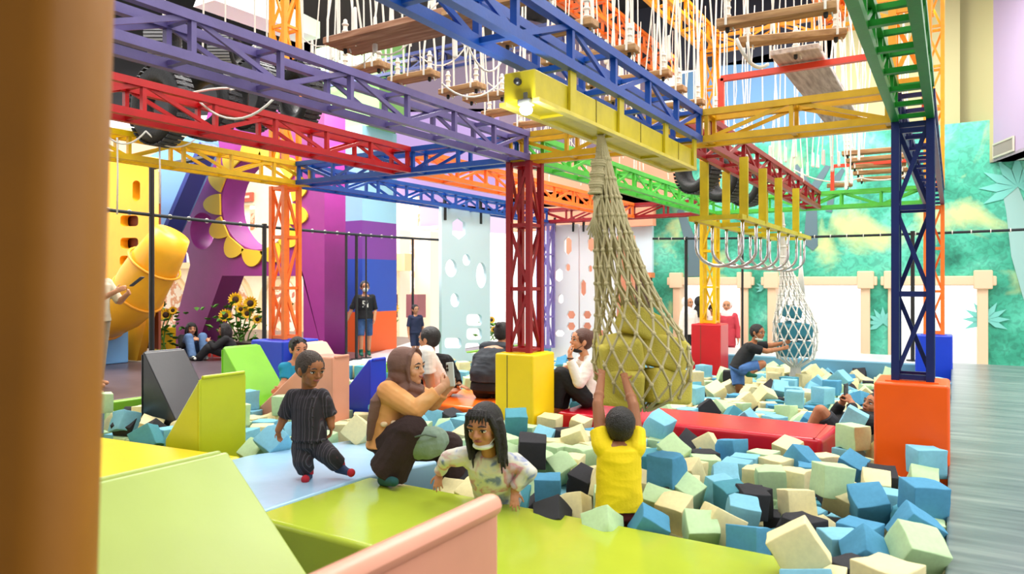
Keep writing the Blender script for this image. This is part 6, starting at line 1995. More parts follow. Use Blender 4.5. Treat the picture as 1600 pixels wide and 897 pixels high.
for k in range(4): MB().ell(J(488 + k * .3, 622 + k * 15, -.098), (.006, .004, .006), Matrix.Rotation(TH, 3, 'Z')).build('button', M_iris, sh_)
c = MB(); torso(c, J(484, 696), J(484, 680), J(483, 660), J(483, 640), RT, -FW, (.09, .085, .07, .06), (.07, .068, .05), .012)
c.cap(J(472, 698), J(474, 720, -.03), .068, .062, flat='b'); c.cap(J(473, 719, -.03), J(478, 735), .062, .054, flat='b'); c.cap(J(497, 696), J(514, 712, -.05), .068, .062, flat='b'); c.cap(J(515, 712, -.05), J(527, 725), .062, .054, flat='b')
remesh(c, 'trousers', M_st, t, .005, 2, .005)
M_sock = mat('sock_navy', (34, 50, 84), .85, bump=.3, bscale=200); M_sockr = mat('sock_red', (178, 28, 44), .85, bump=.3, bscale=200)
for a, e in ((J(481, 743), J(477, 749, -.085)), (J(531, 730), J(549, 739, -.05))):
    c = MB(); foot(c, a, e, .030); so = remesh(c, 'sock', M_sock, t, .005, 2)
    MB().ell(e - (e - a).normalized() * .002, .0255).build('sock_toe', M_sockr, so, smooth=True)
    MB().cap(a + UP * .006, a + UP * .045 - (e - a) * .12, .034, .034, 14, True).build('sock_cuff', M_sockr, so)
# ---- woman in hijab taking a photo
D = 4.45
S_ = skin('woman', (206, 154, 118)); M_hij = mat('hijab_brown', (112, 82, 72), .85, bump=.2, bscale=40); M_tan = ramp_mat('cloth_tan', [(.3, (206, 142, 84)), (.6, (222, 160, 98)), (.78, (232, 190, 140))], scale=5, rough=.85); M_brown = mat('cloth_dark_brown', (46, 28, 26), .9, bump=.2, bscale=60)
t = fig('woman in a brown hijab and tan blouse seated holding up a phone', PZ(612, 752, 0))
J = lambda x, y, d=0: P(x, y, D + d)
b = MB(); FR = RT * .93 - FW * .3; SD = -FW * .93 - RT * .3       # she faces right; SD is her right side, towards us
torso(b, J(610, 692), J(612, 662), J(617, 628), J(626, 598), SD, FR, (.15, .13, .14, .155), (.11, .10, .10), 0)
limb(b, J(606, 612, -.12), J(648, 640, -.17), J(690, 606, -.14), .05, .042, .042, .027); limb(b, J(642, 612, .13), J(676, 626, .06), J(700, 606, -.02), .05, .042, .042, .027)
hand(b, J(690, 606, -.14), J(704, 593, -.12) - J(690, 606, -.14), FW * .8 + RT * .2, .15, 1, (30, 40, 30)); hand(b, J(699, 606, -.02), J(706, 598, -.05) - J(699, 606, -.02), -FW * .7 - RT * .2, .15, -1, (30, 40, 30))
limb(b, J(612, 694, -.08), J(642, 672, -.2), J(603, 744, -.17), .09, .065, .06, .04); limb(b, J(630, 692, .1), J(700, 694, .1), J(712, 768, .1), .09, .065, .06, .04)
foot(b, J(601, 746, -.2), J(616, 753, -.3), .035); foot(b, J(712, 768, .1), J(732, 776, .05), .035)
hc = J(640, 574, -.03)
head(t, b, hc, .215, RT * .93 - FW * .38 + UP * .02, UP - RT * .02, S_, None, ears=False, neck=J(628, 602), smile=True)
remesh(b, 'body', S_, t, .0048, 3)
x, f, u = frame(RT * .93 - FW * .38); h = .215; T = lambda a, b_, c_: hc + (x * a + f * b_ + u * c_) * h; M = Matrix((x, f, u)).transposed()
c = MB(); c.ell(T(0, -.19, .10), (.45 * h, .52 * h, .50 * h), M, 20, 14); c.ell(T(0, -.22, -.25), (.43 * h, .44 * h, .46 * h), M, 18, 12)
c.loft([(T(0, -.12, -.35), x, f, .34 * h, .38 * h), (T(0, -.06, -.58), x, f, .44 * h, .44 * h), (T(0, -.10, -.85), x, f, .62 * h, .54 * h), (T(0, -.16, -1.05), x, f, .70 * h, .50 * h)], 22)
c.loft([(T(0, -.42, -.3), x, f, .40 * h, .22 * h), (J(603, 620, -.02), SD, FR, .17, .06), (J(597, 650, -.02), SD, FR, .17, .045), (J(592, 682, -.02), SD, FR, .15, .03)], 20)
c.tube([T(.36, .18, -.5), T(.1, .36, -.66), T(-.3, .22, -.6)], .11 * h, 10); c.tube([T(.5, .1, -.75), T(.12, .38, -.86), T(-.4, .2, -.8)], .10 * h, 10)
for s in (-1, 1): c.tube([T(s * .05, .2, .56), T(s * .30, .19, .36), T(s * .355, .14, 0), T(s * .30, .16, -.32), T(s * .12, .22, -.5)], .055 * h, 8)
remesh(c, 'hijab', M_hij, t, .005, 2, .006, 12)
c = MB(); torso(c, J(610, 690), J(612, 662), J(617, 628), J(624, 606), SD, FR, (.158, .14, .145, .155), (.118, .108, .105), .014, hem=.1)
for a in ((J(607, 613, -.12), J(648, 641, -.17), J(682, 613, -.145)), (J(641, 612, .13), J(676, 627, .06), J(692, 613, .0))):
    c.cap(a[0], a[1], .07, .06); c.cap(a[1], a[2], .058, .042, flat='b')
bl = remesh(c, 'blouse', M_tan, t, .0055, 2, .009, 11)
for px, py in ((600, 663), (616, 661), (608, 672)): MB().ell(J(px, py, -.162), (.022, .008, .016), Matrix.Rotation(TH, 3, 'Z')).build('embroidery', mat('embroidery', (236, 206, 170), .8), bl, smooth=True)
c = MB(); torso(c, J(610, 696), J(611, 680), J(612, 664), J(614, 650), SD, FR, (.15, .14, .10, .1), (.12, .11, .08), .014)
c.cap(J(611, 695, -.08), J(642, 674, -.2), .115, .10); c.cap(J(641, 675, -.2), J(607, 737, -.15), .098, .125, flat='b'); c.cap(J(628, 694, .1), J(700, 697, .1), .112, .095); c.cap(J(699, 696, .1), J(713, 770, .1), .09, .10, flat='b')
remesh(c, 'wide_trousers', M_brown, t, .006, 2, .010, 10)
M_tealsock = mat('sock_teal', (20, 76, 76), .85)
for a, e in ((J(601, 746, -.2), J(616, 753, -.3)), (J(712, 768, .1), J(732, 776, .05))):
    c = MB(); foot(c, a, e, .038); remesh(c, 'sock', M_tealsock, t, .006, 2)
ph = thing('phone', J(702, 587, -.15), 'pale phone held up by the woman in the brown hijab', 'phone', None)
rot = Matrix((FW * .5 + RT * .85, -RT * .5 + FW * .85, UP)).transposed(); rot = Matrix((( RT * .62 - FW * .78).normalized(), (FW * .62 + RT * .78).normalized(), UP)).transposed() @ Matrix.Rotation(R(-8), 3, 'Y')
pc = J(704, 585, -.135); MB().box(pc, (.075, .009, .145), rot).build('case', mat('phone_silver', (206, 214, 212), .3), ph, bevel=.008, seg=3)
MB().box(pc + rot @ Vector((0, .006, 0)), (.068, .002, .136), rot).build('screen', mat('phone_dark', (20, 24, 28), .15), ph)
for k in range(2): MB().cap(pc + rot @ Vector((-.02, -.004, .05 - k * .022)), pc + rot @ Vector((-.02, -.008, .05 - k * .022)), .009, .009, 12, True).build('camera_lens', mat('phone_dark', (20, 24, 28), .15), ph)
bag = thing('shoulder_bag', J(668, 690, -.2), 'small sage green shoulder bag on the lap of the woman in the hijab', 'bag')
c = MB(); c.ell(J(664, 692, -.22), (.13, .06, .10), Matrix.Rotation(TH, 3, 'Z')); c.ell(J(676, 688, -.21), (.10, .055, .085), Matrix.Rotation(TH + .2, 3, 'Z')); c.ell(J(655, 690, -.22), (.07, .05, .11), Matrix.Rotation(TH, 3, 'Z'))
M_sage = mat('bag_sage', (128, 150, 132), .75, bump=.2, bscale=40)
remesh(c, 'pouch', M_sage, bag, .006, 2, .008, 16)
MB().tube([J(655, 682, -.255), J(648, 664, -.2), J(643, 652, -.18), J(638, 646, -.12)], .009, 6).build('strap', mat('bag_strap', (170, 186, 172), .7), bag, smooth=True)
MB().tube([J(648, 683, -.29), J(664, 679, -.293), J(682, 683, -.275)], .006, 6).build('drawstring', mat('bag_cord', (90, 106, 94), .7), bag, smooth=True)
# ---- girl in tie-dye top
D = 3.9
S_ = skin('girl', (186, 128, 92)); M_tie = ramp_mat('cloth_tie_dye', [(.34, (120, 134, 184)), (.43, (206, 208, 206)), (.5, (216, 212, 196)), (.55, (214, 206, 190)), (.62, (206, 140, 156)), (.7, (196, 180, 196))], scale=9, detail=3, dist=.6, rough=.85)
t = fig('girl with long dark hair in a pastel tie dye top leaning over the pit edge', P(785, 860, 4.15))
J = lambda x, y, d=0: P(x, y, D + d)
b = MB(); FR = -FW * .92 - RT * .3; SD = -RT * .95 + FW * .25
FRt = (-FW * .8 - RT * .2 - UP * .45)
torso(b, J(783, 812, .25), J(779, 780, .14), J(771, 742, .02), J(764, 711, -.08), SD, FRt, (.115, .105, .115, .125), (.085, .08, .085), 0)
limb(b, J(729, 712, -.03), J(700, 716, .0), J(687, 739, .1), .042, .034, .034, .023); limb(b, J(806, 722, -.03), J(826, 738, -.1), J(804, 767, -.08), .042, .034, .034, .023)
hand(b, J(687, 740, .1), J(684, 756, .06) - J(687, 740, .1), -UP * .5 + FW * .6 + RT * .2, .115, -1, (15, 25, 20), 14); hand(b, J(804, 768, -.08), J(804, 784, -.12) - J(804, 768, -.08), FW * .6 - UP * .6, .115, 1, (10, 16, 14), 10)
limb(b, J(765, 822, .28), J(758, 880, .22), J(762, 930, .35), .075, .055, .052, .035); limb(b, J(802, 822, .28), J(812, 880, .22), J(806, 930, .35), .075, .055, .052, .035)
foot(b, J(762, 930, .35), J(758, 936, .24), .03); foot(b, J(806, 930, .35), J(810, 936, .24), .03)
hc = J(757, 666, -.14); hf = -FW * .86 - RT * .46 - UP * .16
head(t, b, hc, .225, hf, UP - RT * .03, S_, 'long', mask='chin', neck=J(765, 712, -.07), hv=.004)
remesh(b, 'body', S_, t, .004, 3)
c = MB(); torso(c, J(783, 806, .22), J(779, 780, .14), J(771, 742, .02), J(764, 709, -.085), SD, FRt, (.12, .113, .12, .13), (.092, .088, .092), .016, hem=.1)
for a in ((J(729, 712, -.03), J(700, 717, .0), J(687, 736, .09)), (J(806, 722, -.03), J(826, 739, -.1), J(805, 762, -.08))):
    c.cap(a[0], a[1], .052, .045); c.cap(a[1], a[2], .043, .034, flat='b')
remesh(c, 'top', M_tie, t, .005, 2, .009, 14)
c = MB(); torso(c, J(783, 818, .26), J(782, 800, .22), J(780, 785, .17), J(778, 775, .15), SD, FRt, (.118, .11, .08, .07), (.09, .085, .06), .01)
c.cap(J(765, 822, .28), J(758, 880, .22), .085, .066, flat='b'); c.cap(J(802, 822, .28), J(812, 880, .22), .085, .066, flat='b')
remesh(c, 'trousers', mat('cloth_greybrown', (132, 124, 116), .85), t, .007, 2, .006)
# ---- boy in yellow, from behind
D = 3.78
S_ = skin('boy', (150, 96, 62)); M_yel = mat('cloth_yellow', (244, 214, 6), .8, bump=.15, bscale=80); M_mar = mat('cloth_maroon', (98, 26, 26), .85)
t = fig('boy in a yellow shirt seen from behind, both arms raised to the net bag', P(968, 900, 3.8))
b = MB(); J = lambda x, y, d=0: P(x, y, D + d)
torso(b, J(967, 800), J(967, 760), J(967, 715), J(967, 688), RT, FW, (.09, .085, .098, .112), (.07, .068, .072), 0)
limb(b, J(941, 694, .02), J(934, 632, .14), J(940, 590, .30), .04, .031, .032, .021); limb(b, J(995, 694, .02), J(990, 634, .14), J(977, 594, .31), .04, .031, .032, .021)
hand(b, J(940, 591, .30), J(941, 572, .36) - J(940, 591, .30), FW + UP * .1, .105, 1, (25, 35, 30)); hand(b, J(977, 595, .31), J(974, 578, .37) - J(977, 595, .31), FW + UP * .1, .105, -1, (30, 40, 30))
limb(b, J(955, 812), J(952, 858, -.02), J(954, 905, .02), .062, .048, .045, .03); limb(b, J(983, 812), J(986, 858, -.02), J(984, 905, .02), .062, .048, .045, .03)
foot(b, J(954, 905, .02), J(952, 908, .12), .028); foot(b, J(984, 905, .02), J(986, 908, .12), .028)
head(t, b, J(969, 665, .03), .20, FW * .95 + RT * .1 + UP * .28, UP, S_, 'short', mask='chin', neck=J(968, 694), eyes=True)
remesh(b, 'body', S_, t, .0042, 3)
c = MB(); torso(c, J(967, 790), J(967, 755), J(967, 716), J(967, 692), RT, FW, (.108, .104, .106, .114), (.085, .082, .08), .012, hem=.10)
c.cap(J(943, 700, .0), J(936, 672, .06), .056, .053, flat='b'); c.cap(J(993, 700, .0), J(994, 672, .06), .056, .053, flat='b')
remesh(c, 'shirt', M_yel, t, .005, 2, .008, 12)
c = MB(); torso(c, J(968, 806), J(968, 790), J(968, 775), J(968, 760), RT, FW, (.105, .10, .08, .07), (.085, .08, .06), .01); c.cap(J(954, 812), J(951, 856, -.02), .074, .07, flat='b'); c.cap(J(984, 812), J(987, 856, -.02), .074, .07, flat='b')
remesh(c, 'shorts', M_mar, t, .006, 2, .006)
# ---- boy in black pushing the smaller net
D = 9.2
t = fig('boy in a black tee and denim shorts pushing the smaller rope net', P(1158, 612, 9.2)); J = lambda x, y, d=0: P(x, y, D + d)
M_blk = mat('cloth_black', (20, 21, 24), .85, bump=.1, bscale=60); M_den = mat('cloth_denim', (70, 110, 168), .85, var=.25, vscale=16); M_gsock = mat('sock_green', (20, 92, 72), .85)
S_ = skin('boy2', (172, 112, 74)); b = MB(); FR = RT * .85 - FW * .4 - UP * .3; SD = -FW * .9 - RT * .4
torso(b, J(1154, 574), J(1159, 562), J(1168, 549), J(1178, 534), SD, FR, (.11, .10, .115, .13), (.085, .08, .085), 0)
limb(b, J(1176, 544, -.12), J(1198, 549, -.14), J(1221, 545, -.06), .042, .033, .034, .023); limb(b, J(1190, 540, .1), J(1206, 540, .1), J(1222, 536, .06), .042, .033, .034, .023)
hand(b, J(1221, 545, -.06), RT + UP * .25, RT * .3 + FW * .8, .13, 1, (10, 20, 20)); hand(b, J(1222, 536, .06), RT + UP * .2, RT * .3 - FW * .8, .13, -1, (10, 20, 20))
limb(b, J(1152, 578, .06), J(1154, 600, .0), J(1156, 618, .05), .075, .055, .052, .036); limb(b, J(1160, 577, -.08), J(1191, 569, -.14), J(1171, 583, -.14), .07, .052, .05, .034)
foot(b, J(1156, 618, .05), J(1162, 620, .0), .03); foot(b, J(1171, 584, -.14), J(1180, 587, -.18), .03)
head(t, b, J(1184, 520, -.03), .205, RT * .62 - FW * .75 - UP * .05, UP + RT * .15, S_, 'short', mask='chin', neck=J(1178, 535), hv=.006)
remesh(b, 'body', S_, t, .006, 3)
c = MB(); torso(c, J(1155, 572), J(1160, 561), J(1168, 549), J(1177, 536), SD, FR, (.12, .115, .12, .13), (.095, .09, .09), .013, hem=.25); c.cap(J(1176, 544, -.12), J(1190, 548, -.135), .062, .058, flat='b'); c.cap(J(1188, 540, .1), J(1198, 540, .1), .06, .056, flat='b')
remesh(c, 'shirt', M_blk, t, .007, 2, .006)
c = MB(); torso(c, J(1153, 577), J(1155, 571), J(1158, 564), J(1160, 560), SD, FR, (.12, .11, .08, .07), (.095, .09, .06), .01); c.cap(J(1152, 578, .06), J(1154, 602, .0), .09, .078, flat='b'); c.cap(J(1160, 577, -.08), J(1186, 571, -.13), .085, .07, flat='b')
remesh(c, 'shorts', M_den, t, .007, 2, .006)
c = MB(); foot(c, J(1171, 584, -.14), J(1180, 587, -.18), .035); remesh(c, 'sock', M_gsock, t, .007, 2)
# ---- man lying with phone
D = 6.6
t = fig('man in black lying among the cubes by the orange block, holding a phone up', P(1330, 665, 6.6)); J = lambda x, y, d=0: P(x, y, D + d)
S_ = skin('man', (168, 110, 76)); b = MB(); AX = (J(1376, 650) - J(1305, 668)).normalized(); SD = -FW; FR = UP * .95 - RT * .25
torso(b, J(1306, 672), J(1330, 666), J(1350, 660), J(1372, 652), SD, FR, (.15, .14, .16, .18), (.10, .09, .10), 0)
limb(b, J(1360, 660, -.17), J(1333, 652, -.2), J(1331, 630, -.1), .05, .042, .042, .03); limb(b, J(1358, 655, .16), J(1300, 652, .1), J(1317, 628, .02), .05, .042, .042, .03)
hand(b, J(1331, 630, -.1), J(1323, 618, -.06) - J(1331, 630, -.1), FW * .8 - RT * .3, .16, 1, (35, 45, 35)); hand(b, J(1317, 628, .02), J(1322, 616, -.02) - J(1317, 628, .02), -FW * .8 + RT * .2, .16, -1, (35, 45, 35))
limb(b, J(1303, 674, -.1), J(1282, 643, -.12), J(1262, 676, -.1), .09, .062, .056, .04); limb(b, J(1303, 674, .1), J(1285, 645, .1), J(1266, 676, .1), .09, .062, .056, .04)
foot(b, J(1262, 676, -.1), J(1252, 684, -.1), .035); foot(b, J(1266, 676, .1), J(1256, 684, .1), .035)
head(t, b, J(1367, 634, -.02), .24, -RT * .85 - FW * .15 + UP * .35, UP * .9 + RT * .4, S_, 'short', neck=J(1376, 650))
remesh(b, 'body', S_, t, .006, 3)
c = MB(); torso(c, J(1300, 673), J(1328, 666), J(1350, 660), J(1370, 653), SD, FR, (.16, .155, .17, .18), (.11, .10, .105), .014, hem=.1)
c.cap(J(1360, 660, -.17), J(1333, 653, -.2), .07, .06); c.cap(J(1333, 653, -.2), J(1331, 633, -.11), .058, .045, flat='b'); c.cap(J(1358, 655, .16), J(1300, 653, .1), .07, .06); c.cap(J(1300, 653, .1), J(1314, 631, .03), .058, .045, flat='b')
remesh(c, 'shirt', M_blk, t, .007, 2, .008)
c = MB(); torso(c, J(1300, 675), J(1312, 671), J(1322, 668), J(1330, 666), SD, FR, (.155, .145, .1, .08), (.11, .1, .07), .012); c.cap(J(1303, 674, -.1), J(1287, 650, -.12), .105, .085, flat='b'); c.cap(J(1303, 674, .1), J(1290, 652, .1), .105, .085, flat='b')
remesh(c, 'shorts', mat('cloth_charcoal', (44, 44, 50), .85), t, .007, 2, .006)
ph = thing('phone', J(1322, 612, -.04), 'dark phone in the hands of the man lying in the pit', 'phone')
pc = J(1322, 612, -.04); rot = Matrix((FW, RT, UP)).transposed() @ Matrix.Rotation(R(12), 3, 'X'); rot = Matrix.Rotation(TH, 3, 'Z') @ Matrix.Rotation(R(40), 3, 'Z')
MB().box(pc, (.075, .01, .15), rot).build('case', mat('phone_case_dark', (52, 60, 66), .4), ph, bevel=.008, seg=3); MB().box(pc + rot @ Vector((0, .006, 0)), (.068, .002, .14), rot).build('screen', mat('phone_dark', (20, 24, 28), .15), ph)
MB().cap(pc + rot @ Vector((-.02, -.004, .05)), pc + rot @ Vector((-.02, -.008, .05)), .01, .01, 12, True).build('camera_lens', mat('phone_dark', (20, 24, 28), .15), ph)
# ---- woman in white on the red mat
D = 6.95
t = fig('woman in white blouse seated on the red mat, hand at her mouth', P(915, 632, 6.95)); J = lambda x, y, d=0: P(x, y, D + d)
S_ = skin('woman2', (206, 146, 108)); b = MB(); FR = -RT * .95 - FW * .25; SD = FW * .95 - RT * .25
torso(b, J(920, 616), J(921, 594), J(919, 574), J(914, 556), SD, FR, (.145, .125, .135, .155), (.105, .095, .10), 0)
limb(b, J(921, 570, -.14), J(905, 596, -.2), J(891, 559, -.2), .045, .037, .037, .025); limb(b, J(908, 572, .13), J(896, 592, .1), J(884, 574, .0), .045, .037, .037, .025)
hand(b, J(891, 558, -.2), J(889, 544, -.16) - J(891, 558, -.2), RT * .8 + FW * .3, .15, -1, (20, 35, 30)); hand(b, J(884, 574, .0), -RT * .9 - UP * .4 - FW * .1, -UP, .15, 1, (15, 25, 25))
limb(b, J(918, 620, -.09), J(877, 585, -.1), J(866, 634, -.05), .088, .062, .056, .04); limb(b, J(918, 620, .09), J(884, 598, .1), J(876, 636, .12), .088, .062, .056, .04)
foot(b, J(866, 634, -.05), J(850, 640, -.08), .035); foot(b, J(876, 636, .12), J(862, 642, .1), .035)
head(t, b, J(908, 533, -.02), .235, -RT * .95 - FW * .25 + UP * .16, UP, S_, 'bun', M_hairb, mask='chin', maskm=M_maskb, neck=J(914, 558), hv=.006)
remesh(b, 'body', S_, t, .0055, 3)
c = MB(); torso(c, J(920, 612), J(921, 594), J(919, 574), J(914, 559), SD, FR, (.16, .15, .145, .155), (.12, .115, .11), .014, hem=.35)
for a in ((J(921, 570, -.14), J(905, 597, -.2), J(891, 563, -.2)), (J(908, 572, .13), J(896, 593, .1), J(887, 577, .02))): c.cap(a[0], a[1], .066, .062); c.cap(a[1], a[2], .06, .04, flat='b')
remesh(c, 'blouse', mat('cloth_offwhite', (240, 232, 222), .8, bump=.15, bscale=50), t, .007, 2, .009, 12)
c = MB(); torso(c, J(919, 620), J(920, 610), J(920, 602), J(920, 596), SD, FR, (.15, .14, .1, .08), (.11, .105, .07), .012); c.cap(J(918, 620, -.09), J(877, 586, -.1), .105, .085); c.cap(J(877, 586, -.1), J(866, 634, -.05), .085, .075, flat='b'); c.cap(J(918, 620, .09), J(884, 599, .1), .105, .085); c.cap(J(884, 599, .1), J(876, 636, .12), .085, .075, flat='b')
remesh(c, 'trousers', M_blk, t, .007, 2, .007)
br = MB().torus(J(891, 560, -.2), .027, .007, 'z', 16, 6).build('wrist_band', M_iris, t)
# ---- man in black shirt and white shorts
D = 7.6
t = fig('man in black long sleeved shirt and white shorts sitting on the orange mat', P(690, 612, 7.6)); J = lambda x, y, d=0: P(x, y, D + d)
S_ = skin('man2', (196, 138, 100)); b = MB(); FR = -FW * .75 - RT * .6; SD = -RT * .8 + FW * .55
torso(b, J(698, 606, .12), J(692, 588, .08), J(682, 572, .04), J(673, 553, .02), SD, FR, (.15, .145, .165, .185), (.11, .105, .11), 0)
limb(b, J(654, 566, -.02), J(650, 590, -.06), J(657, 606, -.16), .05, .042, .042, .03); limb(b, J(698, 564, .08), J(711, 586, .1), J(717, 602, .0), .05, .042, .042, .03)
hand(b, J(717, 602, .0), RT * .8 - FW * .4 - UP * .2, -UP, .16, -1, (5, 10, 10)); hand(b, J(657, 606, -.16), -RT * .6 - FW * .6 - UP * .1, -UP, .16, 1, (8, 10, 10))
limb(b, J(692, 608, .02), J(666, 552, -.28), J(674, 612, -.22), .095, .066, .06, .042); limb(b, J(684, 608, .1), J(655, 566, -.1), J(652, 614, -.1), .095, .066, .06, .042)
foot(b, J(674, 612, -.22), J(668, 618, -.36), .036); foot(b, J(652, 614, -.1), J(645, 619, -.22), .036)
head(t, b, J(670, 530), .25, -RT * .9 + FW * .35, UP, S_, 'short', neck=J(674, 556), hv=.006)
remesh(b, 'body', S_, t, .006, 3)
c = MB(); torso(c, J(698, 602, .12), J(692, 588, .08), J(682, 572, .04), J(674, 556, .02), SD, FR, (.165, .16, .175, .185), (.125, .12, .118), .014, hem=.1)
for a in ((J(654, 566, -.02), J(650, 590, -.06), J(656, 603, -.15)), (J(698, 564, .08), J(711, 587, .1), J(716, 599, .01))): c.cap(a[0], a[1], .07, .06); c.cap(a[1], a[2], .058, .046, flat='b')
sh_ = remesh(c, 'shirt', M_blk, t, .007, 2, .008)
MB().box(J(652, 571, -.17), (.05, .004, .06), Matrix.Rotation(TH - .5, 3, 'Z')).build('chest_print', mat('print_white', (226, 226, 226), .7), sh_)
c = MB(); torso(c, J(696, 609, .1), J(694, 600, .1), J(692, 592, .08), J(690, 586, .07), SD, FR, (.16, .15, .1, .08), (.12, .11, .08), .012); c.cap(J(692, 608, .02), J(666, 553, -.28), .115, .09); c.cap(J(666, 554, -.28), J(668, 582, -.26), .092, .09, flat='b'); c.cap(J(684, 608, .1), J(656, 567, -.1), .11, .088)
c.cap(J(656, 567, -.1), J(654, 585, -.1), .088, .086, flat='b')
remesh(c, 'shorts', mat('cloth_white', (238, 232, 222), .85), t, .007, 2, .007)
MB().torus(J(716, 601, .0), .036, .008, 'z', 16, 6).build('wrist_watch', M_iris, t)
# ---- person bent over behind the red tower
D = 7.5
t = fig('person in dark washed top sitting behind the yellow block with back turned', P(765, 615, 7.5)); J = lambda x, y, d=0: P(x, y, D + d)
b = MB(); FR = FW * .8 + RT * .5; SD = RT * .85 - FW * .5
torso(b, J(762, 604), J(760, 584), J(766, 556, .08), J(784, 534, .14), SD, FR, (.16, .15, .165, .185), (.115, .11, .11), 0)
limb(b, J(748, 560, .1), J(752, 590, .3), J(780, 600, .4), .05, .042, .042, .03); limb(b, J(800, 558, .05), J(812, 586, .2), J(800, 600, .36), .05, .042, .042, .03)
hand(b, J(780, 600, .4), RT, -UP, .16, 1); hand(b, J(800, 600, .36), FW, -UP, .16, -1)
limb(b, J(755, 608, .05), J(776, 590, .4), J(784, 612, .6), .095, .066, .06, .042); limb(b, J(780, 608, .05), J(800, 590, .35), J(806, 612, .55), .095, .066, .06, .042)
foot(b, J(784, 612, .6), J(792, 616, .7), .036); foot(b, J(806, 612, .55), J(814, 616, .65), .036)
head(t, b, J(787, 522, .2), .23, FW * .7 + RT * .6 - UP * .2, UP, S_, 'bun', M_hair, neck=J(785, 538, .15), hv=.006, eyes=False)
remesh(b, 'body', S_, t, .007, 3)
M_wash = ramp_mat('cloth_washed', [(.3, (34, 38, 46)), (.55, (52, 58, 66)), (.75, (86, 92, 98))], scale=6, detail=5, rough=.85)
c = MB(); torso(c, J(762, 594), J(760, 582), J(766, 556, .08), J(783, 537, .14), SD, FR, (.175, .17, .175, .185), (.13, .125, .12), .014, hem=.1)
for a in ((J(748, 560, .1), J(752, 591, .3), J(776, 600, .39)), (J(800, 558, .05), J(812, 587, .2), J(801, 599, .34))): c.cap(a[0], a[1], .07, .06); c.cap(a[1], a[2], .058, .046, flat='b')
remesh(c, 'top', M_wash, t, .008, 2, .008)
c = MB(); torso(c, J(762, 608), J(762, 598), J(761, 590), J(761, 582), SD, FR, (.18, .17, .12, .1), (.135, .125, .09), .014); c.cap(J(755, 608, .05), J(776, 591, .4), .115, .09); c.cap(J(776, 591, .4), J(784, 612, .6), .085, .075, flat='b'); c.cap(J(780, 608, .05), J(800, 591, .35), .115, .09); c.cap(J(800, 591, .35), J(806, 612, .55), .085, .075, flat='b')
remesh(c, 'trousers', M_blk, t, .008, 2, .006)
# ---- boy in turquoise behind the peach fin
D = 7.25
t = fig('boy in a turquoise shirt peeking over the peach padded fin', P(458, 640, 7.25)); J = lambda x, y, d=0: P(x, y, D + d)
S_ = skin('boy3', (206, 148, 112)); b = MB(); FR = RT * .6 - FW * .8; SD = -RT * .8 - FW * .6
torso(b, J(460, 612), J(458, 598), J(457, 582), J(460, 563), SD, FR, (.11, .10, .115, .13), (.085, .08, .085), 0)
limb(b, J(449, 574, -.06), J(444, 596, -.12), J(436, 606, -.2), .04, .033, .033, .023); limb(b, J(470, 574, .06), J(476, 592, .05), J(482, 604, -.05), .04, .033, .033, .023)
hand(b, J(436, 606, -.2), -RT * .5 - UP * .3 - FW * .5, -UP * .3 - FW * .6 + RT * .4, .12, 1, (12, 20, 20)); hand(b, J(482, 604, -.05), RT * .5 - UP * .6, -FW, .12, -1)
limb(b, J(453, 618), J(452, 642), J(453, 668), .07, .052, .05, .035); limb(b, J(467, 618), J(468, 642), J(467, 668), .07, .052, .05, .035); foot(b, J(453, 668), J(455, 671, -.1), .03); foot(b, J(467, 668), J(469, 671, -.1), .03)
head(t, b, J(466, 545, -.02), .22, RT * .65 - FW * .75 - UP * .1, UP, S_, 'tousled', neck=J(461, 566), hv=.005)
remesh(b, 'body', S_, t, .0055, 3)
c = MB(); torso(c, J(460, 612), J(458, 598), J(457, 582), J(460, 567), SD, FR, (.12, .115, .12, .13), (.095, .09, .09), .012, hem=.3); c.cap(J(449, 574, -.06), J(445, 592, -.11), .058, .052, flat='b'); c.cap(J(470, 574, .06), J(475, 590, .05), .058, .052, flat='b')
remesh(c, 'shirt', mat('cloth_turquoise', (28, 150, 190), .8), t, .007, 2, .006)
c = MB(); torso(c, J(460, 620), J(460, 612), J(459, 606), J(459, 600), SD, FR, (.12, .11, .08, .07), (.095, .09, .06), .01); c.cap(J(453, 618), J(452, 645), .082, .07, flat='b'); c.cap(J(467, 618), J(468, 645), .082, .07, flat='b')
remesh(c, 'shorts', mat('cloth_navy', (32, 40, 70), .85), t, .008, 2, .005)
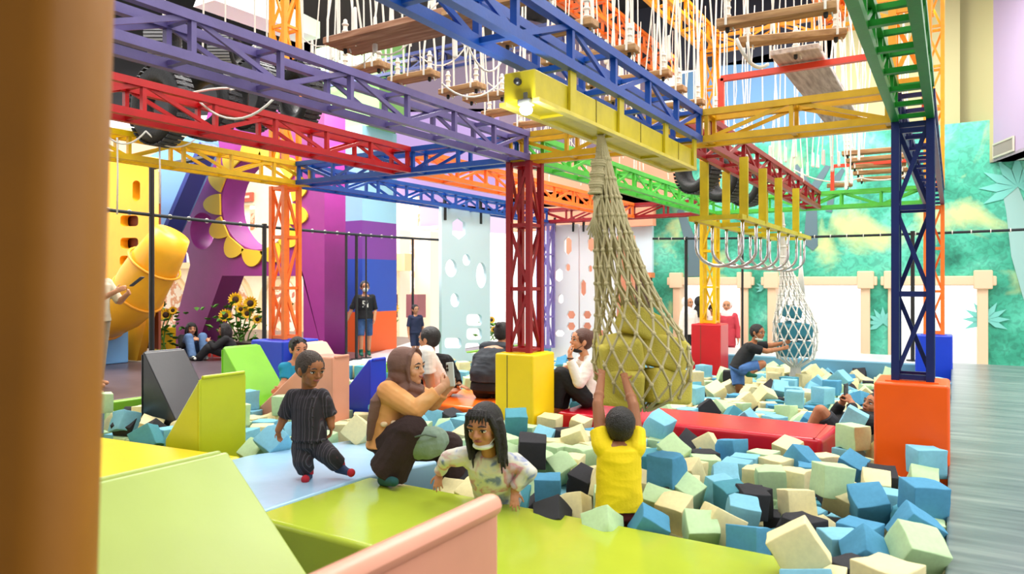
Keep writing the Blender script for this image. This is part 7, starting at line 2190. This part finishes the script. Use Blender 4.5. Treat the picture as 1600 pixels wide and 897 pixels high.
# ---- generic standing / sitting figures farther away
def stander(label, D, hx, hy, H_, fwd, top, bottom, hair='short', hairm=None, mask=None, sleeves=.5, legs='shorts', armL=None, armR=None, skinm=None, sock=None, print_=None, vox=.009, foot_z=0, stride=.05, hijab=None, long_top=0):
    """standing person; (hx, hy) is the head centre in the photo, H_ the height"""
    hc = P(hx, hy, D); g = Vector((hc.x, hc.y, foot_z)); t = fig(label, g); k = H_ / 1.7; x, f, u = frame(fwd); h = .135 * H_ + .03
    Z = lambda a, b, z: g + x * (a * k) + f * (b * k) + UP * (z * H_)
    b = MB(); sk = skinm or skin('far', (196, 140, 104))
    nk, ch, wa, hi = Z(0, 0, .835), Z(0, .0, .74), Z(0, 0, .62), Z(0, 0, .53)
    W_ = (.16 * k, .14 * k, .155 * k, .19 * k); D_ = (.11 * k, .10 * k, .11 * k)
    torso(b, hi, wa, ch, nk, x, f, W_, D_)
    A = []
    for s, arm in ((-1, armL), (1, armR)):
        shd = Z(s * .175, 0, .80); el_ = Z(s * .24, .0, .63) if not arm else Z(*arm[0]); wr = Z(s * .26, .06, .48) if not arm else Z(*arm[1]); A.append((shd, el_, wr)); limb(b, shd, el_, wr, .05 * k, .042 * k, .042 * k, .03 * k)
        hand(b, wr, (wr - el_), -x * s + f * .2, .17 * k, s, (18, 25, 20))
    Lg = []
    for s in (-1, 1):
        kn, an = Z(s * .10, .02 + stride * s, .28), Z(s * .10, stride * s * 1.6, .05); Lg.append((Z(s * .09, 0, .5), kn, an)); limb(b, Z(s * .09, 0, .5), kn, an, .085 * k, .06 * k, .056 * k, .04 * k); foot(b, an, an + f * .15 * k - UP * .02, .038 * k)
    head(t, b, Vector((hc.x, hc.y, g.z + .935 * H_)), h, fwd, UP, sk, hair, hairm, mask=mask, neck=nk, hv=.008)
    remesh(b, 'body', sk, t, vox, 2)
    c = MB(); torso(c, hi, wa, ch, Z(0, 0, .82), x, f, tuple(v * 1.08 for v in W_), tuple(v * 1.12 for v in D_), .014, hem=.2 + long_top)
    for a, e, wv in A:
        if sleeves <= .5: c.cap(a, a.lerp(e, sleeves * 2), .07 * k, .062 * k, flat='b')
        else: c.cap(a, e, .07 * k, .06 * k); c.cap(e, e.lerp(wv, .9), .058 * k, .048 * k, flat='b')
    so = remesh(c, 'top', top, t, vox, 2, .007)
    if print_: MB().box(Z(.01, .142, .71), (.13 * k, .004, .15 * k), Matrix((x, f, u)).transposed()).build('chest_print', print_, so)
    c = MB(); torso(c, hi - UP * .01, hi.lerp(wa, .5), hi.lerp(wa, .9), wa + UP * .03, x, f, tuple(v * 1.05 for v in (W_[0], W_[0], W_[1], W_[1] * .8)), tuple(v * 1.06 for v in D_), .01)
    for a, kn, an in Lg:
        if legs == 'shorts': c.cap(a, a.lerp(kn, .98), .10 * k, .085 * k, flat='b')
        else: c.cap(a, kn, .10 * k, .075 * k); c.cap(kn, an, .075 * k, .062 * k, flat='b')
    remesh(c, 'shorts' if legs == 'shorts' else 'trousers', bottom, t, vox, 2, .005)
    if sock:
        for a, kn, an in Lg: c = MB(); foot(c, an, an + f * .15 * k - UP * .02, .044 * k); c.cap(an, an + UP * .1 * k, .048 * k, .05 * k, flat='b'); remesh(c, 'sock', sock, t, vox, 2)
    if hijab:
        hh = Vector((hc.x, hc.y, g.z + .935 * H_)); M = Matrix((x, f, u)).transposed(); c = MB(); T = lambda a, b_, c_: hh + (x * a + f * b_ + u * c_) * h
        c.ell(T(0, -.19, .10), (.45 * h, .52 * h, .5 * h), M); c.loft([(T(0, -.12, -.3), x, f, .4 * h, .42 * h), (T(0, -.08, -.7), x, f, .6 * h, .5 * h), (T(0, -.1, -1.3), x, f, .85 * h, .55 * h)], 18); remesh(c, 'hijab', hijab, t, vox, 2, .005)
    return t
M_prt = ramp_mat('print_white_patch', [(.35, (40, 40, 44)), (.45, (232, 230, 220)), (.8, (220, 216, 200))], scale=22, detail=2, const=True, rough=.7)
stander('masked boy in black printed tee and denim shorts standing on the left deck', 11.75, 570, 451, 1.22, -FW * .9 + RT * .35, M_blk, mat('cloth_denim_dark', (50, 82, 130), .85, var=.25, vscale=16), mask='on', sock=M_gsock, print_=M_prt, armL=((-.24, .0, .63), (-.2, .1, .5)), armR=((.30, .0, .64), (.40, .02, .5)), vox=.007)
stander('person in pale clothes holding a phone out, mostly behind the amber post', 8.2, 150, 418, 1.5, RT * .9 - FW * .3, mat('cloth_pale', (196, 186, 160), .85), mat('cloth_greige', (150, 140, 120), .85), legs='trousers', armR=((.22, .22, .66), (.16, .50, .74)), armL=((-.22, .16, .66), (-.10, .42, .72)), sleeves=.5, vox=.008)
ph = thing('phone', P(214, 441, 8.05), 'dark phone in the outstretched hand at far left', 'phone'); pc = P(214, 440, 8.05); rot = Matrix.Rotation(TH, 3, 'Z') @ Matrix.Rotation(R(-38), 3, 'Y')
MB().box(pc, (.17, .08, .012), rot).build('case', mat('phone_case_dark', (52, 60, 66), .4), ph, bevel=.005); MB().box(pc + rot @ Vector((0, 0, .007)), (.155, .07, .002), rot).build('screen', mat('phone_dark', (20, 24, 28), .15), ph)
stander('woman in white top and black skirt standing in the first jungle wall opening', 14.6, 1076, 488, 1.5, RT * .5 - FW * .8, mat('cloth_white', (238, 232, 222), .85), M_blk, legs='trousers', sleeves=1, hijab=mat('hijab_white', (236, 232, 228), .8), hair=None, foot_z=-.6)
stander('woman with black headscarf in a pale dress just left of the far yellow tower', 14.9, 1094, 490, 1.5, FW * .6 + RT * .4, mat('cloth_palepink', (240, 220, 214), .85), mat('cloth_palepink', (240, 220, 214), .85), legs='trousers', sleeves=1, hijab=M_maskb, hair=None, foot_z=-.6, long_top=1.2)
stander('woman in a red dress with pale headscarf right of the far yellow tower', 14.3, 1136, 486, 1.45, -FW * .8 - RT * .4, mat('cloth_red', (196, 60, 74), .85), mat('cloth_red', (196, 60, 74), .85), legs='trousers', sleeves=1, hijab=mat('hijab_pink', (244, 214, 214), .8), hair=None, foot_z=-.6, long_top=1.4)
stander('person with dark cap seen between the bars of the far yellow tower', 14.9, 1113, 497, 1.35, FW * .5 - RT * .6, mat('cloth_white', (238, 232, 222), .85), M_blk, legs='trousers', foot_z=-.6)
stander('child in navy behind the man in white shorts, in the bright hall', 12.2, 649, 508, .95, RT * .5 - FW * .7, mat('cloth_navy', (32, 40, 70), .85), mat('cloth_navy', (32, 40, 70), .85), foot_z=-.13)
def sitter(label, D, hx, hy, fwd, top, bottom, lean=.1, hair='long', s=.88, knees=.35, floor=0, extra=None):
    hc = P(hx, hy, D); x, f, u = frame(fwd); g = Vector((hc.x, hc.y, floor)) - f * lean; t = fig(label, g); zt = hc.z - floor; k = s; h = .22 * k
    Z = lambda a, b, z: g + x * (a * k) + f * (b * k) + UP * z
    b = MB(); hi, wa, ch, nk = Z(0, 0, .10), Z(0, .0, zt * .38), Z(0, lean * .5, zt * .58), Z(0, lean * .9, zt * .78)
    W_ = (.16 * k, .13 * k, .14 * k, .165 * k); D_ = (.12 * k, .10 * k, .10 * k); torso(b, hi, wa, ch, nk, x, f, W_, D_); A = []; Lg = []
    for q in (-1, 1):
        a, e, w_ = Z(q * .16, lean * .8, zt * .7), Z(q * .2, lean + .16, zt * .45), Z(q * .06, lean + .26, zt * .62); A.append((a, e, w_)); limb(b, a, e, w_, .046 * k, .038 * k, .038 * k, .027 * k); hand(b, w_, (w_ - e), -x * q, .16 * k, q, (30, 40, 30))
        kn, an = Z(q * .12, .36, knees), Z(q * .10, .52, .05); Lg.append((Z(q * .09, .02, .1), kn, an)); limb(b, Z(q * .09, .02, .1), kn, an, .09 * k, .062 * k, .056 * k, .04 * k); foot(b, an, an + f * .13 - UP * .01, .034 * k)
    head(t, b, hc, h, fwd, UP, skin('far', (196, 140, 104)), hair, neck=nk, hv=.007); remesh(b, 'body', skin('far', (196, 140, 104)), t, .008, 2)
    c = MB(); torso(c, hi, wa, ch, nk - UP * .01, x, f, tuple(v * 1.08 for v in W_), tuple(v * 1.1 for v in D_), .014, hem=.05)
    for a, e, w_ in A: c.cap(a, e, .066 * k, .056 * k); c.cap(e, e.lerp(w_, .85), .054 * k, .044 * k, flat='b')
    remesh(c, 'top', top, t, .008, 2, .006); c = MB(); torso(c, hi, hi.lerp(wa, .3), hi.lerp(wa, .6), wa, x, f, tuple(v * 1.06 for v in (W_[0], W_[0], W_[1], W_[1] * .8)), tuple(v * 1.06 for v in D_), .012)
    for a, kn, an in Lg: c.cap(a, kn, .105 * k, .08 * k); c.cap(kn, an, .08 * k, .066 * k, flat='b')
    remesh(c, 'trousers', bottom, t, .008, 2, .006)
    for a, kn, an in Lg: c = MB(); foot(c, an, an + f * .13 - UP * .01, .042 * k); remesh(c, 'shoe', extra or M_mask, t, .008, 2)
    return t
sitter('woman with long dark hair in black top and blue jeans sitting against the purple leg', 11.5, 299, 514, -FW * .7 + RT * .6, M_blk, mat('cloth_jeans', (84, 116, 158), .85, var=.2, vscale=14), hair='long')
sitter('woman in black sitting beside the one in jeans, turned towards her phone', 11.3, 350, 515, -RT * .9 - FW * .3, M_blk, M_blk, hair='long', knees=.2, extra=M_maskb)
